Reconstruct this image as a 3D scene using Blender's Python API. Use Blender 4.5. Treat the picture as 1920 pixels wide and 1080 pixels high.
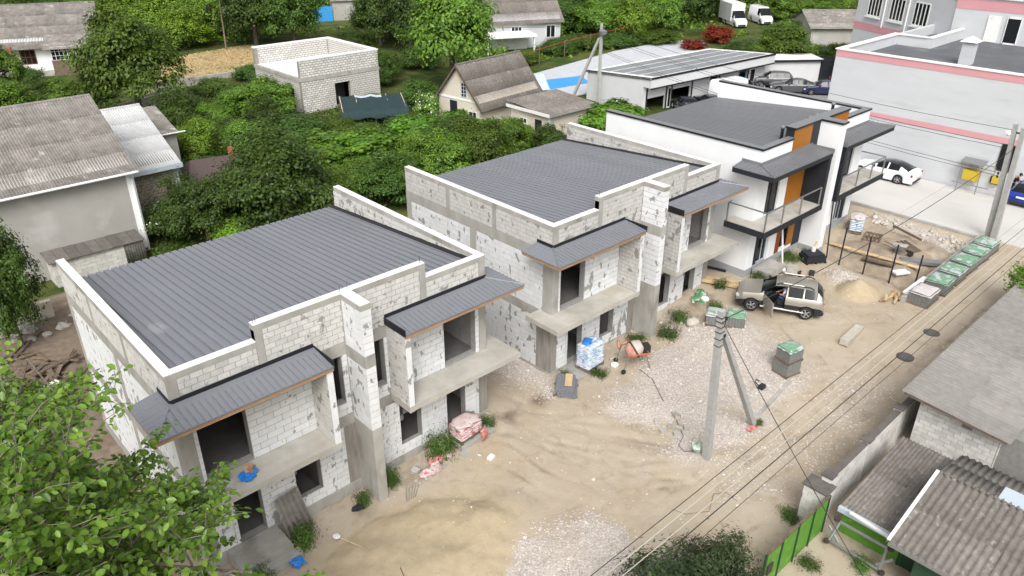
import bpy, math, random
import numpy as np
from mathutils import Vector, Matrix, noise as mnoise
R = math.radians
PI = math.pi
random.seed(7)
rng = np.random.default_rng(11)
for o in list(bpy.data.objects):
    bpy.data.objects.remove(o)
S = bpy.context.scene
COL = S.collection
# ---------------------------------------------------------------- camera
CAM = Vector((-5.197, -20.391, 20.4)); PITCH = R(27.589); YAW = R(47.023); ROLL = R(0.18); FPX = 1434.8
cp, sp, cyw, syw = math.cos(PITCH), math.sin(PITCH), math.cos(YAW), math.sin(YAW)
FWD = Vector((cyw*cp, syw*cp, -sp)); RGT = Vector((syw, -cyw, 0)); UPV = RGT.cross(FWD)
RGT, UPV = RGT*math.cos(ROLL)+UPV*math.sin(ROLL), UPV*math.cos(ROLL)-RGT*math.sin(ROLL)
cd = bpy.data.cameras.new('camera'); cam = bpy.data.objects.new('camera', cd); COL.objects.link(cam)
cam.matrix_world = Matrix(((RGT.x, UPV.x, -FWD.x, CAM.x), (RGT.y, UPV.y, -FWD.y, CAM.y), (RGT.z, UPV.z, -FWD.z, CAM.z), (0, 0, 0, 1)))
cd.sensor_width = 36; cd.lens = 36*FPX/1920; cd.clip_start = .1; cd.clip_end = 5000
S.camera = cam
# ---------------------------------------------------------------- overcast sky and soft sun
SUN_AZ, SUN_EL = R(226), R(47)
w = bpy.data.worlds.new('World'); S.world = w; w.use_nodes = True
nt = w.node_tree; bg = nt.nodes['Background']
sky = nt.nodes.new('ShaderNodeTexSky'); sky.sky_type = 'NISHITA'; sky.sun_disc = False
sky.sun_elevation = SUN_EL; sky.sun_rotation = PI/2-SUN_AZ; sky.air_density = 1.2; sky.dust_density = 6; sky.ozone_density = 1
hs = nt.nodes.new('ShaderNodeHueSaturation'); hs.inputs['Saturation'].default_value = .16
nt.links.new(sky.outputs[0], hs.inputs['Color']); nt.links.new(hs.outputs[0], bg.inputs[0]); bg.inputs[1].default_value = .15
sl = bpy.data.lights.new('sun', 'SUN'); sl.energy = 1.15; sl.angle = R(25); sl.color = (1, .965, .92)
so = bpy.data.objects.new('sun', sl); COL.objects.link(so)
sd = Vector((math.cos(SUN_EL)*math.cos(SUN_AZ), math.cos(SUN_EL)*math.sin(SUN_AZ), math.sin(SUN_EL)))
so.rotation_euler = sd.to_track_quat('Z', 'Y').to_euler(); so.location = (0, 0, 60)
vs = S.view_settings; vs.view_transform = 'Standard'; vs.look = 'None'; vs.gamma = 1; vs.exposure = .43; vs.use_curve_mapping = False
S.render.engine = 'CYCLES'

# ---------------------------------------------------------------- helpers
class MB:
    def __init__(s): s.v = []; s.f = []; s.m = []
    def add(s, vs, fs, mi=0):
        b = len(s.v); s.v += [tuple(p) for p in vs]
        for f in fs: s.f.append([b+i for i in f]); s.m.append(mi)
        return s
    def box(s, x0, x1, y0, y1, z0, z1, mi=0):
        return s.add([(x0,y0,z0),(x1,y0,z0),(x1,y1,z0),(x0,y1,z0),(x0,y0,z1),(x1,y0,z1),(x1,y1,z1),(x0,y1,z1)],
              [(0,3,2,1),(4,5,6,7),(0,1,5,4),(1,2,6,5),(2,3,7,6),(3,0,4,7)], mi)
    def tbox(s, M, sx, sy, sz, mi=0):
        vs = [M @ Vector((a*sx/2, b*sy/2, c*sz/2)) for c in (-1,1) for a, b in ((-1,-1),(1,-1),(1,1),(-1,1))]
        return s.add(vs, [(0,3,2,1),(4,5,6,7),(0,1,5,4),(1,2,6,5),(2,3,7,6),(3,0,4,7)], mi)
    def bar(s, p, q, w, h, mi=0):
        p, q = Vector(p), Vector(q); d = (q-p); L = d.length; d.normalize()
        a = d.cross(Vector((0,0,1)));
        if a.length < 1e-4: a = Vector((1,0,0))
        a.normalize(); b = a.cross(d)
        vs = [p+a*i*w/2+b*j*h/2+d*k*L for k in (0,1) for i, j in ((-1,-1),(1,-1),(1,1),(-1,1))]
        return s.add(vs, [(0,1,2,3),(7,6,5,4),(0,4,5,1),(1,5,6,2),(2,6,7,3),(3,7,4,0)], mi)
    def tube(s, pts, r, n=8, mi=0, cap=True):
        pts = [Vector(p) for p in pts]; rs = r if isinstance(r, (list, tuple)) else [r]*len(pts)
        b = len(s.v); up = None
        for i, p in enumerate(pts):
            d = (pts[min(i+1, len(pts)-1)]-pts[max(i-1, 0)]).normalized()
            a = (up-d*up.dot(d)) if up else d.cross(Vector((0,0,1)) if abs(d.z) < .9 else Vector((1,0,0)))
            a.normalize(); up = a; c = d.cross(a)
            for k in range(n):
                t = 2*PI*k/n; s.v.append(tuple(p+(a*math.cos(t)+c*math.sin(t))*rs[i]))
        for i in range(len(pts)-1):
            for k in range(n):
                s.f.append([b+i*n+k, b+i*n+(k+1) % n, b+(i+1)*n+(k+1) % n, b+(i+1)*n+k]); s.m.append(mi)
        if cap:
            s.f.append([b+k for k in range(n)][::-1]); s.m.append(mi)
            s.f.append([b+(len(pts)-1)*n+k for k in range(n)]); s.m.append(mi)
        return s
    def lathe(s, prof, n=16, M=Matrix(), mi=0, cap=True):
        b = len(s.v)
        for (r, z) in prof:
            for k in range(n):
                t = 2*PI*k/n; s.v.append(tuple(M @ Vector((r*math.cos(t), r*math.sin(t), z))))
        for i in range(len(prof)-1):
            for k in range(n):
                s.f.append([b+i*n+k, b+i*n+(k+1) % n, b+(i+1)*n+(k+1) % n, b+(i+1)*n+k]); s.m.append(mi)
        if cap:
            s.f.append([b+k for k in range(n)][::-1]); s.m.append(mi)
            s.f.append([b+(len(prof)-1)*n+k for k in range(n)]); s.m.append(mi)
        return s
    def prism(s, poly, fn, h0, h1, mi=0):     # poly 2D, fn(a,b,h)->xyz
        n = len(poly); vs = [fn(a, b, h0) for a, b in poly]+[fn(a, b, h1) for a, b in poly]
        return s.add(vs, [list(range(n))[::-1], list(range(n, 2*n))]+[(i, (i+1) % n, n+(i+1) % n, n+i) for i in range(n)], mi)
    def mesh(s, name, mats, smooth=False):
        me = bpy.data.meshes.new(name); me.from_pydata(s.v, [], s.f)
        for m in (mats if isinstance(mats, (list, tuple)) else [mats]): me.materials.append(m)
        if any(s.m): me.polygons.foreach_set('material_index', s.m)
        if smooth: me.polygons.foreach_set('use_smooth', [True]*len(s.f))
        return me
    def build(s, name, mats, parent=None, smooth=False, loc=None, rz=None):
        return link(name, s.mesh(name, mats, smooth), parent, loc, rz)
def link(name, me, parent=None, loc=None, rz=None):
    o = bpy.data.objects.new(name, me); COL.objects.link(o)
    if parent is not None: o.parent = parent
    if loc is not None: o.location = loc
    if rz is not None: o.rotation_euler[2] = rz
    return o
def tag(o, label=None, cat=None, group=None, kind=None):
    if label: o['label'] = label
    if cat: o['category'] = cat
    if group: o['group'] = group
    if kind: o['kind'] = kind
    return o
def thing(name, label, cat, loc=(0,0,0), rz=0, group=None):
    o = bpy.data.objects.new(name, None); COL.objects.link(o); o.location = loc; o.rotation_euler[2] = rz; o.empty_display_size = .2
    return tag(o, label, cat, group)
def copy_tree(o, parent=None):
    c = o.copy(); COL.objects.link(c)
    if parent is not None: c.parent = parent
    for ch in list(o.children): copy_tree(ch, c)
    return c
def gz(x, y=0):
    return float(np.interp(x, [-10, 6, 12, 22, 30, 60], [-.15, 0, .32, .4, 1.1, 1.2]))

# ---------------------------------------------------------------- materials
def col4(c): return (c[0], c[1], c[2], 1)
def mat(name, c, c2=None, sc=2., rough=.85, bump=0., bsc=30., metal=0., rnd=0., stretch=(1,1,1), c3=None, sc3=12., thr=(.62,.68), coat=0., spec=.3, det=5):
    m = bpy.data.materials.new(name); m.use_nodes = True; n = m.node_tree; N = n.nodes; Lk = n.links.new
    b = N['Principled BSDF']; b.inputs['Roughness'].default_value = rough; b.inputs['Metallic'].default_value = metal
    b.inputs['Specular IOR Level'].default_value = spec; b.inputs['Coat Weight'].default_value = coat
    b.inputs['Base Color'].default_value = col4(c)
    ge = N.new('ShaderNodeNewGeometry'); mp = N.new('ShaderNodeMapping'); mp.inputs['Scale'].default_value = stretch
    Lk(ge.outputs['Position'], mp.inputs[0]); out = None
    if c2:
        t = N.new('ShaderNodeTexNoise'); t.inputs['Scale'].default_value = sc; t.inputs['Detail'].default_value = det; t.inputs['Roughness'].default_value = .62
        Lk(mp.outputs[0], t.inputs[0]); r = N.new('ShaderNodeMapRange'); r.inputs[1].default_value = .3; r.inputs[2].default_value = .7; Lk(t.outputs[0], r.inputs[0])
        x = N.new('ShaderNodeMix'); x.data_type = 'RGBA'; x.inputs['A'].default_value = col4(c); x.inputs['B'].default_value = col4(c2); Lk(r.outputs[0], x.inputs['Factor']); out = x.outputs['Result']
    if c3:
        t = N.new('ShaderNodeTexNoise'); t.inputs['Scale'].default_value = sc3; t.inputs['Detail'].default_value = 3; Lk(mp.outputs[0], t.inputs[0])
        tb = N.new('ShaderNodeTexNoise'); tb.inputs['Scale'].default_value = sc3*.17; tb.inputs['Detail'].default_value = 2; Lk(mp.outputs[0], tb.inputs[0]); mm_ = N.new('ShaderNodeMath'); mm_.operation = 'MULTIPLY_ADD'; Lk(tb.outputs[0], mm_.inputs[0]); mm_.inputs[1].default_value = .34; ad = N.new('ShaderNodeMath'); ad.operation = 'SUBTRACT'; Lk(t.outputs[0], ad.inputs[0]); ad.inputs[1].default_value = .17; Lk(ad.outputs[0], mm_.inputs[2])
        r = N.new('ShaderNodeMapRange'); r.inputs[1].default_value = thr[0]; r.inputs[2].default_value = thr[1]; Lk(mm_.outputs[0], r.inputs[0])
        x = N.new('ShaderNodeMix'); x.data_type = 'RGBA'; x.inputs['B'].default_value = col4(c3); Lk(r.outputs[0], x.inputs['Factor'])
        if out: Lk(out, x.inputs['A'])
        else: x.inputs['A'].default_value = col4(c)
        out = x.outputs['Result']
    if rnd:
        oi = N.new('ShaderNodeObjectInfo'); r = N.new('ShaderNodeMapRange'); r.inputs[3].default_value = 1-rnd; r.inputs[4].default_value = 1+rnd; Lk(oi.outputs['Random'], r.inputs[0])
        h = N.new('ShaderNodeHueSaturation'); Lk(r.outputs[0], h.inputs['Value'])
        if out: Lk(out, h.inputs['Color'])
        else: h.inputs['Color'].default_value = col4(c)
        out = h.outputs[0]
    if out: Lk(out, b.inputs['Base Color'])
    if bump:
        t = N.new('ShaderNodeTexNoise'); t.inputs['Scale'].default_value = bsc; t.inputs['Detail'].default_value = 6; Lk(mp.outputs[0], t.inputs[0])
        bp = N.new('ShaderNodeBump'); bp.inputs['Strength'].default_value = bump; bp.inputs['Distance'].default_value = .02; Lk(t.outputs[0], bp.inputs['Height']); Lk(bp.outputs[0], b.inputs['Normal'])
    return m
def leafmat(name, c, c2, rnd=.25, gloss=.45, trans=.35, hue=.01, per_leaf=False):
    m = bpy.data.materials.new(name); m.use_nodes = True; n = m.node_tree; N = n.nodes; Lk = n.links.new; b = N['Principled BSDF']
    b.inputs['Roughness'].default_value = gloss; b.inputs['Specular IOR Level'].default_value = .35
    ge = N.new('ShaderNodeNewGeometry')
    x = N.new('ShaderNodeMix'); x.data_type = 'RGBA'; x.inputs['A'].default_value = col4(c); x.inputs['B'].default_value = col4(c2); Lk(ge.outputs['Random Per Island'], x.inputs['Factor'])
    t = N.new('ShaderNodeTexNoise'); t.inputs['Scale'].default_value = .9; t.inputs['Detail'].default_value = 3; Lk(ge.outputs['Position'], t.inputs[0])
    oi = N.new('ShaderNodeObjectInfo'); r = N.new('ShaderNodeMapRange'); r.inputs[3].default_value = 1-rnd; r.inputs[4].default_value = 1+rnd; Lk(oi.outputs['Random'], r.inputs[0])
    r2 = N.new('ShaderNodeMapRange'); r2.inputs[1].default_value = .3; r2.inputs[2].default_value = .7; r2.inputs[3].default_value = .6; r2.inputs[4].default_value = 1.45; Lk(t.outputs[0], r2.inputs[0])
    mu = N.new('ShaderNodeMath'); mu.operation = 'MULTIPLY'; Lk(r.outputs[0], mu.inputs[0]); Lk(r2.outputs[0], mu.inputs[1])
    rh = N.new('ShaderNodeMapRange'); rh.inputs[3].default_value = .5-hue; rh.inputs[4].default_value = .5+hue; Lk(oi.outputs['Random'], rh.inputs[0])
    h = N.new('ShaderNodeHueSaturation'); Lk(x.outputs['Result'], h.inputs['Color']); Lk(mu.outputs[0], h.inputs['Value']); Lk(rh.outputs[0], h.inputs['Hue'])
    Lk(h.outputs[0], b.inputs['Base Color'])
    tr = N.new('ShaderNodeBsdfTranslucent'); Lk(h.outputs[0], tr.inputs[0]); ms = N.new('ShaderNodeMixShader'); ms.inputs[0].default_value = trans
    Lk(b.outputs[0], ms.inputs[1]); Lk(tr.outputs[0], ms.inputs[2]); Lk(ms.outputs[0], N['Material Output'].inputs[0])
    return m
M = {}
M['aac'] = mat('aerated_block', (.74,.75,.76), (.64,.65,.66), 3, .9, .12, 60, rnd=.05, stretch=(1.25,1.25,.75), c3=(.31,.31,.30), sc3=2.7, thr=(.605,.625))
M['fort'] = mat('limestone_block', (.63,.615,.59), (.49,.475,.455), 2.6, .92, .25, 45, rnd=.11, c3=(.27,.26,.245), sc3=3.2, thr=(.6,.66))
M['oldblock'] = mat('weathered_block', (.66,.65,.62), (.53,.51,.48), 3, .92, .25, 40, rnd=.12)
M['mortar'] = mat('mortar', (.27,.265,.25), (.2,.195,.185), 6, .95, .3, 50)
M['mortar2'] = mat('pale_mortar', (.36,.355,.34), (.28,.275,.265), 5, .95, .3, 50)
M['conc'] = mat('concrete', (.43,.415,.385), (.29,.28,.255), 1.3, .9, .2, 25, stretch=(1,1,.5), c3=(.24,.225,.2), sc3=1.1, thr=(.58,.75))
M['concform'] = mat('shuttered_concrete', (.34,.32,.29), (.2,.185,.165), 5, .92, .35, 22, stretch=(1.4,1.4,.15))
M['slab'] = mat('slab_concrete', (.50,.48,.44), (.35,.33,.29), .9, .9, .15, 20, c3=(.38,.335,.26), sc3=.7, thr=(.6,.75))
M['white'] = mat('white_cap', (.8,.8,.79), (.72,.72,.7), 4, .8, .1, 30, c3=(.58,.57,.55), sc3=2.2, thr=(.6,.8))
M['inshade'] = mat('shaded_room_tone', (.17,.165,.155), (.13,.125,.12), 2, .95)  # room walls and floors coloured darker than real, painting in the unlit interior
M['metal'] = mat('profiled_metal', (.19,.198,.22), (.17,.178,.2), .5, .42, spec=.5, rnd=.035, c3=(.3,.31,.33), sc3=.9, thr=(.69,.85), stretch=(1.6,.5,1))
M['metal2'] = mat('profiled_metal_dull', (.15,.153,.163), (.13,.133,.143), 1.5, .45, spec=.45, rnd=.04)
M['black'] = mat('black_trim', (.014,.015,.018), (.02,.021,.024), 4, .5)
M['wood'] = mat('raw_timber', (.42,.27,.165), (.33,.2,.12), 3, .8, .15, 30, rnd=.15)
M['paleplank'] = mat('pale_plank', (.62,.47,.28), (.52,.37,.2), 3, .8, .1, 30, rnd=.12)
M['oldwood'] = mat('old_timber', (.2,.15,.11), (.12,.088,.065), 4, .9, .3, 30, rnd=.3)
M['stucco'] = mat('white_stucco', (.81,.82,.83), (.76,.77,.78), .8, .9, .05, 90)
M['plinth'] = mat('grey_plinth', (.36,.37,.385), (.32,.33,.345), 3, .9)
M['anth'] = mat('anthracite', (.017,.019,.025), (.022,.025,.031), 2, .6)
M['orange'] = mat('ochre_panel', (.35,.135,.018), (.31,.115,.014), 1.5, .6)
M['rust'] = mat('red_brown', (.26,.075,.02), (.22,.06,.016), 2, .7)
M['capm'] = mat('grey_cap_metal', (.19,.195,.205), (.165,.17,.18), 2, .4, spec=.5)
M['glass'] = mat('dark_glass', (.012,.014,.017), None, rough=.08, spec=.35)
M['cglass'] = mat('car_glass', (.008,.01,.011), None, rough=.06, spec=.3)
M['alu'] = mat('grey_metal', (.33,.335,.34), (.27,.275,.28), 8, .4, metal=.6)
M['steel'] = mat('dark_steel', (.05,.045,.042), (.09,.06,.045), 8, .7, metal=.2)
M['slate'] = mat('asbestos_sheet', (.27,.25,.228), (.15,.139,.127), 3.5, .93, .35, 40, rnd=.13, stretch=(.5,.5,1), c3=(.42,.40,.375), sc3=3.2, thr=(.62,.78), det=8)
M['slatedark'] = mat('brown_asbestos_sheet', (.225,.205,.185), (.13,.117,.104), 4.5, .93, .35, 40, rnd=.13, c3=(.34,.31,.28), sc3=5, thr=(.62,.78), det=8)
M['slatewhite'] = mat('new_white_sheet', (.5,.505,.51), (.43,.435,.44), 2, .8, .1, 40, rnd=.04)
M['greyplaster'] = mat('grey_plaster', (.40,.385,.36), (.34,.325,.3), .5, .92, .1, 30, c3=(.46,.45,.43), sc3=.55, thr=(.55,.7))
M['cream'] = mat('cream_plaster', (.66,.6,.51), (.6,.54,.45), 1.2, .9, .05, 30)
M['stonewall'] = mat('rubble_mortar', (.22,.2,.17), (.16,.145,.12), 5, .95, .4, 30)
M['rubble'] = mat('rubble_stone', (.46,.41,.33), (.32,.28,.22), 3, .95, .3, 30, rnd=.22)
M['biggrey'] = mat('grey_render', (.55,.565,.585), (.50,.515,.535), .5, .9, .05, 60, stretch=(1,.5,2.2), c3=(.46,.47,.485), sc3=.9, thr=(.58,.8))
M['pink'] = mat('pink_band', (.60,.31,.335), (.56,.285,.31), 1, .9)
M['bitumen'] = mat('bitumen_roof', (.135,.14,.15), (.095,.10,.108), .6, .75, .15, 20, c3=(.2,.205,.21), sc3=.5, thr=(.55,.75))
M['panelwhite'] = mat('white_cladding', (.66,.67,.68), (.61,.62,.63), 1, .6)
M['solar'] = mat('solar_cell', (.25,.26,.28), (.21,.22,.24), 1.5, .25, spec=.6)
M['geo'] = mat('white_geotextile', (.52,.54,.57), (.42,.44,.47), 2, .8, .3, 6)
M['bluetarp'] = mat('blue_tarp', (.04,.27,.62), (.05,.33,.7), 3, .5, .4, 8)
M['whitepl'] = mat('white_plastic', (.78,.78,.78), (.7,.7,.7), 6, .4)
M['greenpaint'] = mat('green_paint', (.115,.30,.035), (.085,.22,.03), 2.5, .6, .1, 30, c3=(.2,.36,.07), sc3=1.6, thr=(.58,.72))
M['darkgreen'] = mat('dark_green_paint', (.02,.055,.035), (.03,.07,.04), 4, .6)
M['net'] = mat('shade_net', (.016,.034,.038), (.024,.048,.053), 5, .8)
M['bark'] = mat('bark', (.15,.125,.10), (.09,.073,.058), 9, .95, .6, 18, stretch=(1,1,.3))
M['twig'] = mat('grey_twig', (.23,.2,.17), (.16,.135,.11), 9, .9)
M['polec'] = mat('pole_concrete', (.42,.42,.41), (.33,.33,.32), 5, .9, .2, 30)
M['wire'] = mat('wire', (.03,.03,.032), None, rough=.6)
M['wirepale'] = mat('pale_wire', (.42,.40,.34), None, rough=.6)
M['tyre'] = mat('tyre', (.02,.02,.021), (.03,.03,.03), 9, .85)
M['rim'] = mat('alloy_rim', (.5,.5,.51), None, rough=.3, metal=.7)
M['chrome'] = mat('bright_trim', (.7,.7,.7), None, rough=.25, metal=.6)
M['suv'] = mat('beige_metallic', (.40,.375,.325), (.385,.36,.31), 1, .3, metal=.45, coat=.5)
M['carwhite'] = mat('white_car_paint', (.78,.79,.80), None, rough=.25, coat=.6)
M['carblack'] = mat('black_car_paint', (.012,.012,.014), None, rough=.15, coat=.6)
M['carblue'] = mat('blue_car_paint', (.008,.028,.26), (.007,.024,.23), 1, .25, coat=.7)
M['cargrey'] = mat('grey_car_paint', (.11,.11,.12), None, rough=.3, coat=.5, metal=.3)
M['cardark'] = mat('dark_car_paint', (.03,.033,.045), None, rough=.25, coat=.5)
M['carnavy'] = mat('navy_car_paint', (.025,.03,.085), None, rough=.3, coat=.5)
M['carred'] = mat('red_car_paint', (.33,.01,.015), None, rough=.3, coat=.5)
M['redlamp'] = mat('red_lamp', (.35,.012,.02), None, rough=.2)
M['whitelamp'] = mat('clear_lamp', (.6,.6,.6), None, rough=.15)
M['plastic'] = mat('black_plastic', (.025,.025,.027), (.035,.035,.037), 8, .6)
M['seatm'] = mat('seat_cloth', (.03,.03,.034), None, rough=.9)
M['orangep'] = mat('orange_paint', (.55,.12,.035), (.48,.1,.03), 5, .5)
M['drum'] = mat('dusty_red_drum', (.48,.17,.12), (.5,.42,.36), 4, .8)
M['drumw'] = mat('dusty_grey_drum', (.5,.46,.42), (.42,.37,.33), 5, .85)
M['sackblue'] = mat('blue_white_sack', (.62,.65,.68), (.5,.55,.61), 5, .5, .2, 20, c3=(.27,.41,.6), sc3=4.5, thr=(.54,.60), stretch=(1,1,3.5))
M['blueplastic'] = mat('blue_plastic', (.02,.16,.55), (.03,.24,.66), 8, .35)
M['sackred'] = mat('red_white_sack', (.6,.51,.5), (.53,.42,.41), 5, .45, .3, 18, c3=(.45,.13,.15), sc3=5.5, thr=(.54,.62), stretch=(1,1,3))
M['film'] = mat('stretch_film', (.6,.57,.57), (.5,.44,.44), 6, .3, .5, 14)
M['redplastic'] = mat('red_plastic', (.38,.05,.055), (.55,.36,.3), 7, .5)
M['greencover'] = mat('green_cover', (.14,.29,.18), (.2,.35,.245), 6, .55, c3=(.42,.45,.44), sc3=3.0, thr=(.5,.56))
M['greensack'] = mat('green_sack', (.06,.2,.085), (.11,.28,.13), 7, .6, c3=(.42,.42,.4), sc3=5, thr=(.55,.6))
M['paver'] = mat('grey_paver', (.22,.225,.21), (.16,.165,.155), 8, .92, .2, 40, rnd=.1)
M['paverdark'] = mat('paver_gap', (.05,.05,.048), None, rough=.95)
M['yellow'] = mat('yellow_cabinet', (.55,.40,.04), (.48,.34,.03), 3, .6)
M['castiron'] = mat('cast_iron', (.09,.085,.08), (.13,.12,.11), 12, .8, .4, 30)
M['stone'] = mat('pale_stone', (.52,.48,.42), (.38,.35,.30), 4, .95, .3, 25, rnd=.15)
M['grav'] = mat('gravel', (.62,.58,.55), (.42,.385,.36), 14, .95, rnd=.1)
M['rubbish'] = mat('grey_rubble', (.42,.4,.37), (.3,.28,.25), 6, .95, rnd=.2)
M['sandheap'] = mat('yellow_sand', (.53,.38,.19), (.42,.29,.13), 5, .98, .6, 12)
M['skin'] = mat('skin', (.45,.25,.18), None, rough=.6)
M['hair'] = mat('dark_hair', (.012,.01,.009), None, rough=.6)
M['shirt'] = mat('patterned_shirt', (.33,.42,.55), (.55,.6,.68), 14, .9)
M['jeans'] = mat('blue_jeans', (.03,.06,.16), (.05,.085,.2), 10, .9)
M['blackcloth'] = mat('black_cloth', (.012,.012,.014), None, rough=.9)
M['brick'] = mat('red_brick', (.36,.14,.08), (.28,.1,.06), 8, .9)
M['roofbrown'] = mat('brown_shingle', (.1,.075,.07), (.075,.055,.05), 6, .9)
M['lblue'] = mat('pale_blue_metal', (.48,.54,.60), (.42,.48,.54), 3, .45)
M['petal'] = mat('white_petal', (.8,.78,.74), None, rough=.7)
M['leaf_mid'] = leafmat('leaf_mid', (.07,.138,.016), (.165,.26,.034), rnd=.35)
M['leaf_dark'] = leafmat('leaf_dark', (.042,.085,.014), (.095,.16,.025), rnd=.33)
M['leaf_bright'] = leafmat('leaf_bright', (.115,.22,.018), (.21,.33,.035), rnd=.15)
M['leaf_vine'] = leafmat('leaf_vine', (.085,.20,.018), (.155,.29,.032), rnd=.12)
M['leaf_red'] = leafmat('leaf_red', (.16,.02,.012), (.30,.05,.018), rnd=.1, hue=.005)
M['leaf_near'] = leafmat('leaf_near', (.07,.17,.017), (.175,.31,.042), rnd=.05, gloss=.33, trans=.3)
M['leaf_grey'] = leafmat('leaf_grey', (.04,.066,.024), (.08,.11,.045), rnd=.1)
M['weed'] = leafmat('weed_leaf', (.05,.105,.018), (.1,.17,.03), rnd=.2)
M['straw'] = leafmat('straw', (.42,.31,.14), (.55,.43,.24), rnd=.05, hue=.005, trans=.15)
# ---------------------------------------------------------------- ground
def pip(px, py, poly):
    ins = np.zeros(px.shape, bool); n = len(poly)
    for i in range(n):
        x0, y0 = poly[i]; x1, y1 = poly[(i+1) % n]
        c = ((y0 > py) != (y1 > py)) & (px < (x1-x0)*(py-y0)/((y1-y0) if y1 != y0 else 1e-9)+x0); ins ^= c
    return ins
def pdist(px, py, pts, closed=False):
    d = np.full(px.shape, 1e9); n = len(pts)
    for i in range(n if closed else n-1):
        x0, y0 = pts[i]; x1, y1 = pts[(i+1) % n]; vx, vy = x1-x0, y1-y0
        t = np.clip(((px-x0)*vx+(py-y0)*vy)/(vx*vx+vy*vy+1e-9), 0, 1); d = np.minimum(d, np.hypot(px-x0-t*vx, py-y0-t*vy))
    return d
def pmask(px, py, poly, soft):
    d = pdist(px, py, poly, True); s = np.where(pip(px, py, poly), d, -d); return np.clip(.5+s/(2*soft), 0, 1)
_perm = rng.permutation(256); _gr = rng.random(256)
def vnoise(x, y):
    xi, yi = np.floor(x).astype(int), np.floor(y).astype(int); u, v = x-xi, y-yi; u = u*u*(3-2*u); v = v*v*(3-2*v)
    h = lambda a, b: _gr[_perm[(_perm[a & 255]+b) & 255]]
    return (h(xi,yi)*(1-u)+h(xi+1,yi)*u)*(1-v)+(h(xi,yi+1)*(1-u)+h(xi+1,yi+1)*u)*v
def fbm(x, y, o=4):
    s = 0; a = .5
    for i in range(o): s = s+a*vnoise(x*2**i+i*17.3, y*2**i+i*9.1); a *= .5
    return s
GP = {
'gravW': [(16.2,-3.0),(19.8,-2.4),(24.4,-2.1),(26.4,-4.0),(26.2,-5.9),(25.2,-8.0),(23.0,-8.8),(20.6,-8.7),(18.7,-8.8),(16.1,-8.6),(15.6,-6.8),(17.5,-6.3),(16.4,-5.2)],
'gravRoad': [(16.9,-8.5),(20.6,-8.7),(25.9,-8.8),(27.0,-11.7),(24.6,-11.8),(20.3,-11.7),(17.0,-12.5),(16.6,-11.0),(15.1,-9.7)],
'gravBot': [(8.6,-6.3),(9.6,-6.6),(11.1,-7.0),(11.3,-8.3),(10.2,-9.9),(8.7,-9.2),(6.9,-7.4)],
'gravB12': [(14.4,2.7),(16.3,2.5),(16.3,0.9),(16.0,-0.6),(15.1,-1.2),(14.6,-0.1),(14.5,2.0)],
'darksoil': [(-9,30),(2.3,24.6),(2.6,18.2),(.2,8),(-1,0),(-9,0)],
'plot': [(37.0,-2.6),(45.4,-0.5),(45.4,-8.3),(40.3,-8.5),(35.4,-8.6),(35.5,-6.8),(35.9,-3.6)],
'rubblestrip': [(45.4,-1.6),(45.4,-8.3),(43.2,-8.4),(44.1,-2.4)],
'gravpile': [(33.3,-5.2),(34.6,-3.9),(35.4,-4.6),(34.8,-5.7)],
}
RUTS = [[(14.2,4),(14.2,2.0),(14.5,0),(15.5,-2.3),(16.6,-5.0),(16.5,-6.7)],[(13.7,4),(13.7,1.6),(13.4,-.4),(14.1,-3),(15,-5.8),(15.2,-7.7),(18,-9.6)],[(13.3,1),(12.5,-1.1),(12.5,-3.9),(12.9,-6.4),(13.1,-8.5)],
 [(11.6,-2.1),(11.6,-5.1),(12.4,-7.1),(15,-8.8)],[(16,-4.3),(18.2,-4.9),(19.7,-5.2)],[(16.3,-5.2),(18.4,-5.9),(19.9,-6.1)],[(8,-9.5),(13.4,-10.6),(17.5,-10.7),(23.4,-11),(30.2,-11.6),(40.1,-11.9)],[(8,-10.8),(14.2,-11.6),(17.4,-11.8),(22.8,-12.2),(29.5,-12.8),(36.5,-13.4)],
 [(12.8,-1.5),(13.2,-4.5),(14.0,-7.4),(16.4,-10)],[(10.5,-3.2),(10.8,-5.6),(12.2,-8.3),(14,-9.8)],[(26.5,-6.5),(27.6,-5.0),(29.5,-7.2),(31.5,-9)],[(30.8,-6.3),(29.6,-8.6),(27.5,-9.9),(24,-10.4)]]
_r2 = random.Random(3)
for _k in range(16):
    _t = _r2.uniform(0, 1); _o = _r2.uniform(-1.2, 1.2); _p = [(12.9+_o*.6, 2.5), (12.8+_o, -.5-_t), (12.6+_o*1.3+2*_t, -3.6), (13.6+_o*1.2+3.2*_t, -6.6), (17+_o+4*_t, -9.2-_t), (24, -10.2-_t*1.5)]
    _a, _b = sorted((_r2.randint(0, 3), _r2.randint(2, 5)));  RUTS.append(_p[_a:max(_b, _a+1)+1])
for _k in range(5): RUTS.append([(6+_k*3, -7.2-_k*.5), (12+_k*2, -9+_r2.uniform(-.5, .5)), (20+_k*3, -9.6-_k*.55), (31, -9.9-_k*.7)])
def ax(parts):
    a = []
    for p in parts: a += list(p)
    return np.array(sorted(set(np.round(a, 3))))
GX = ax([[-1500,-700,-350,-180,-100,-60,-40,-28,-20,-16], np.arange(-12,2,.4), np.arange(2,36,.125), np.arange(36,47.2,.2), np.arange(48,64,.8), np.arange(65,150,5), [170,210,280,400,700,1500]])
GY = ax([[-1500,-700,-350,-180,-100,-60,-40,-30,-24], np.arange(-20,-14.2,.4), np.arange(-14,3,.125), np.arange(3.2,30,.4), np.arange(31,60,1.), np.arange(62,150,5), [170,210,280,400,700,1500]])
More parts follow.
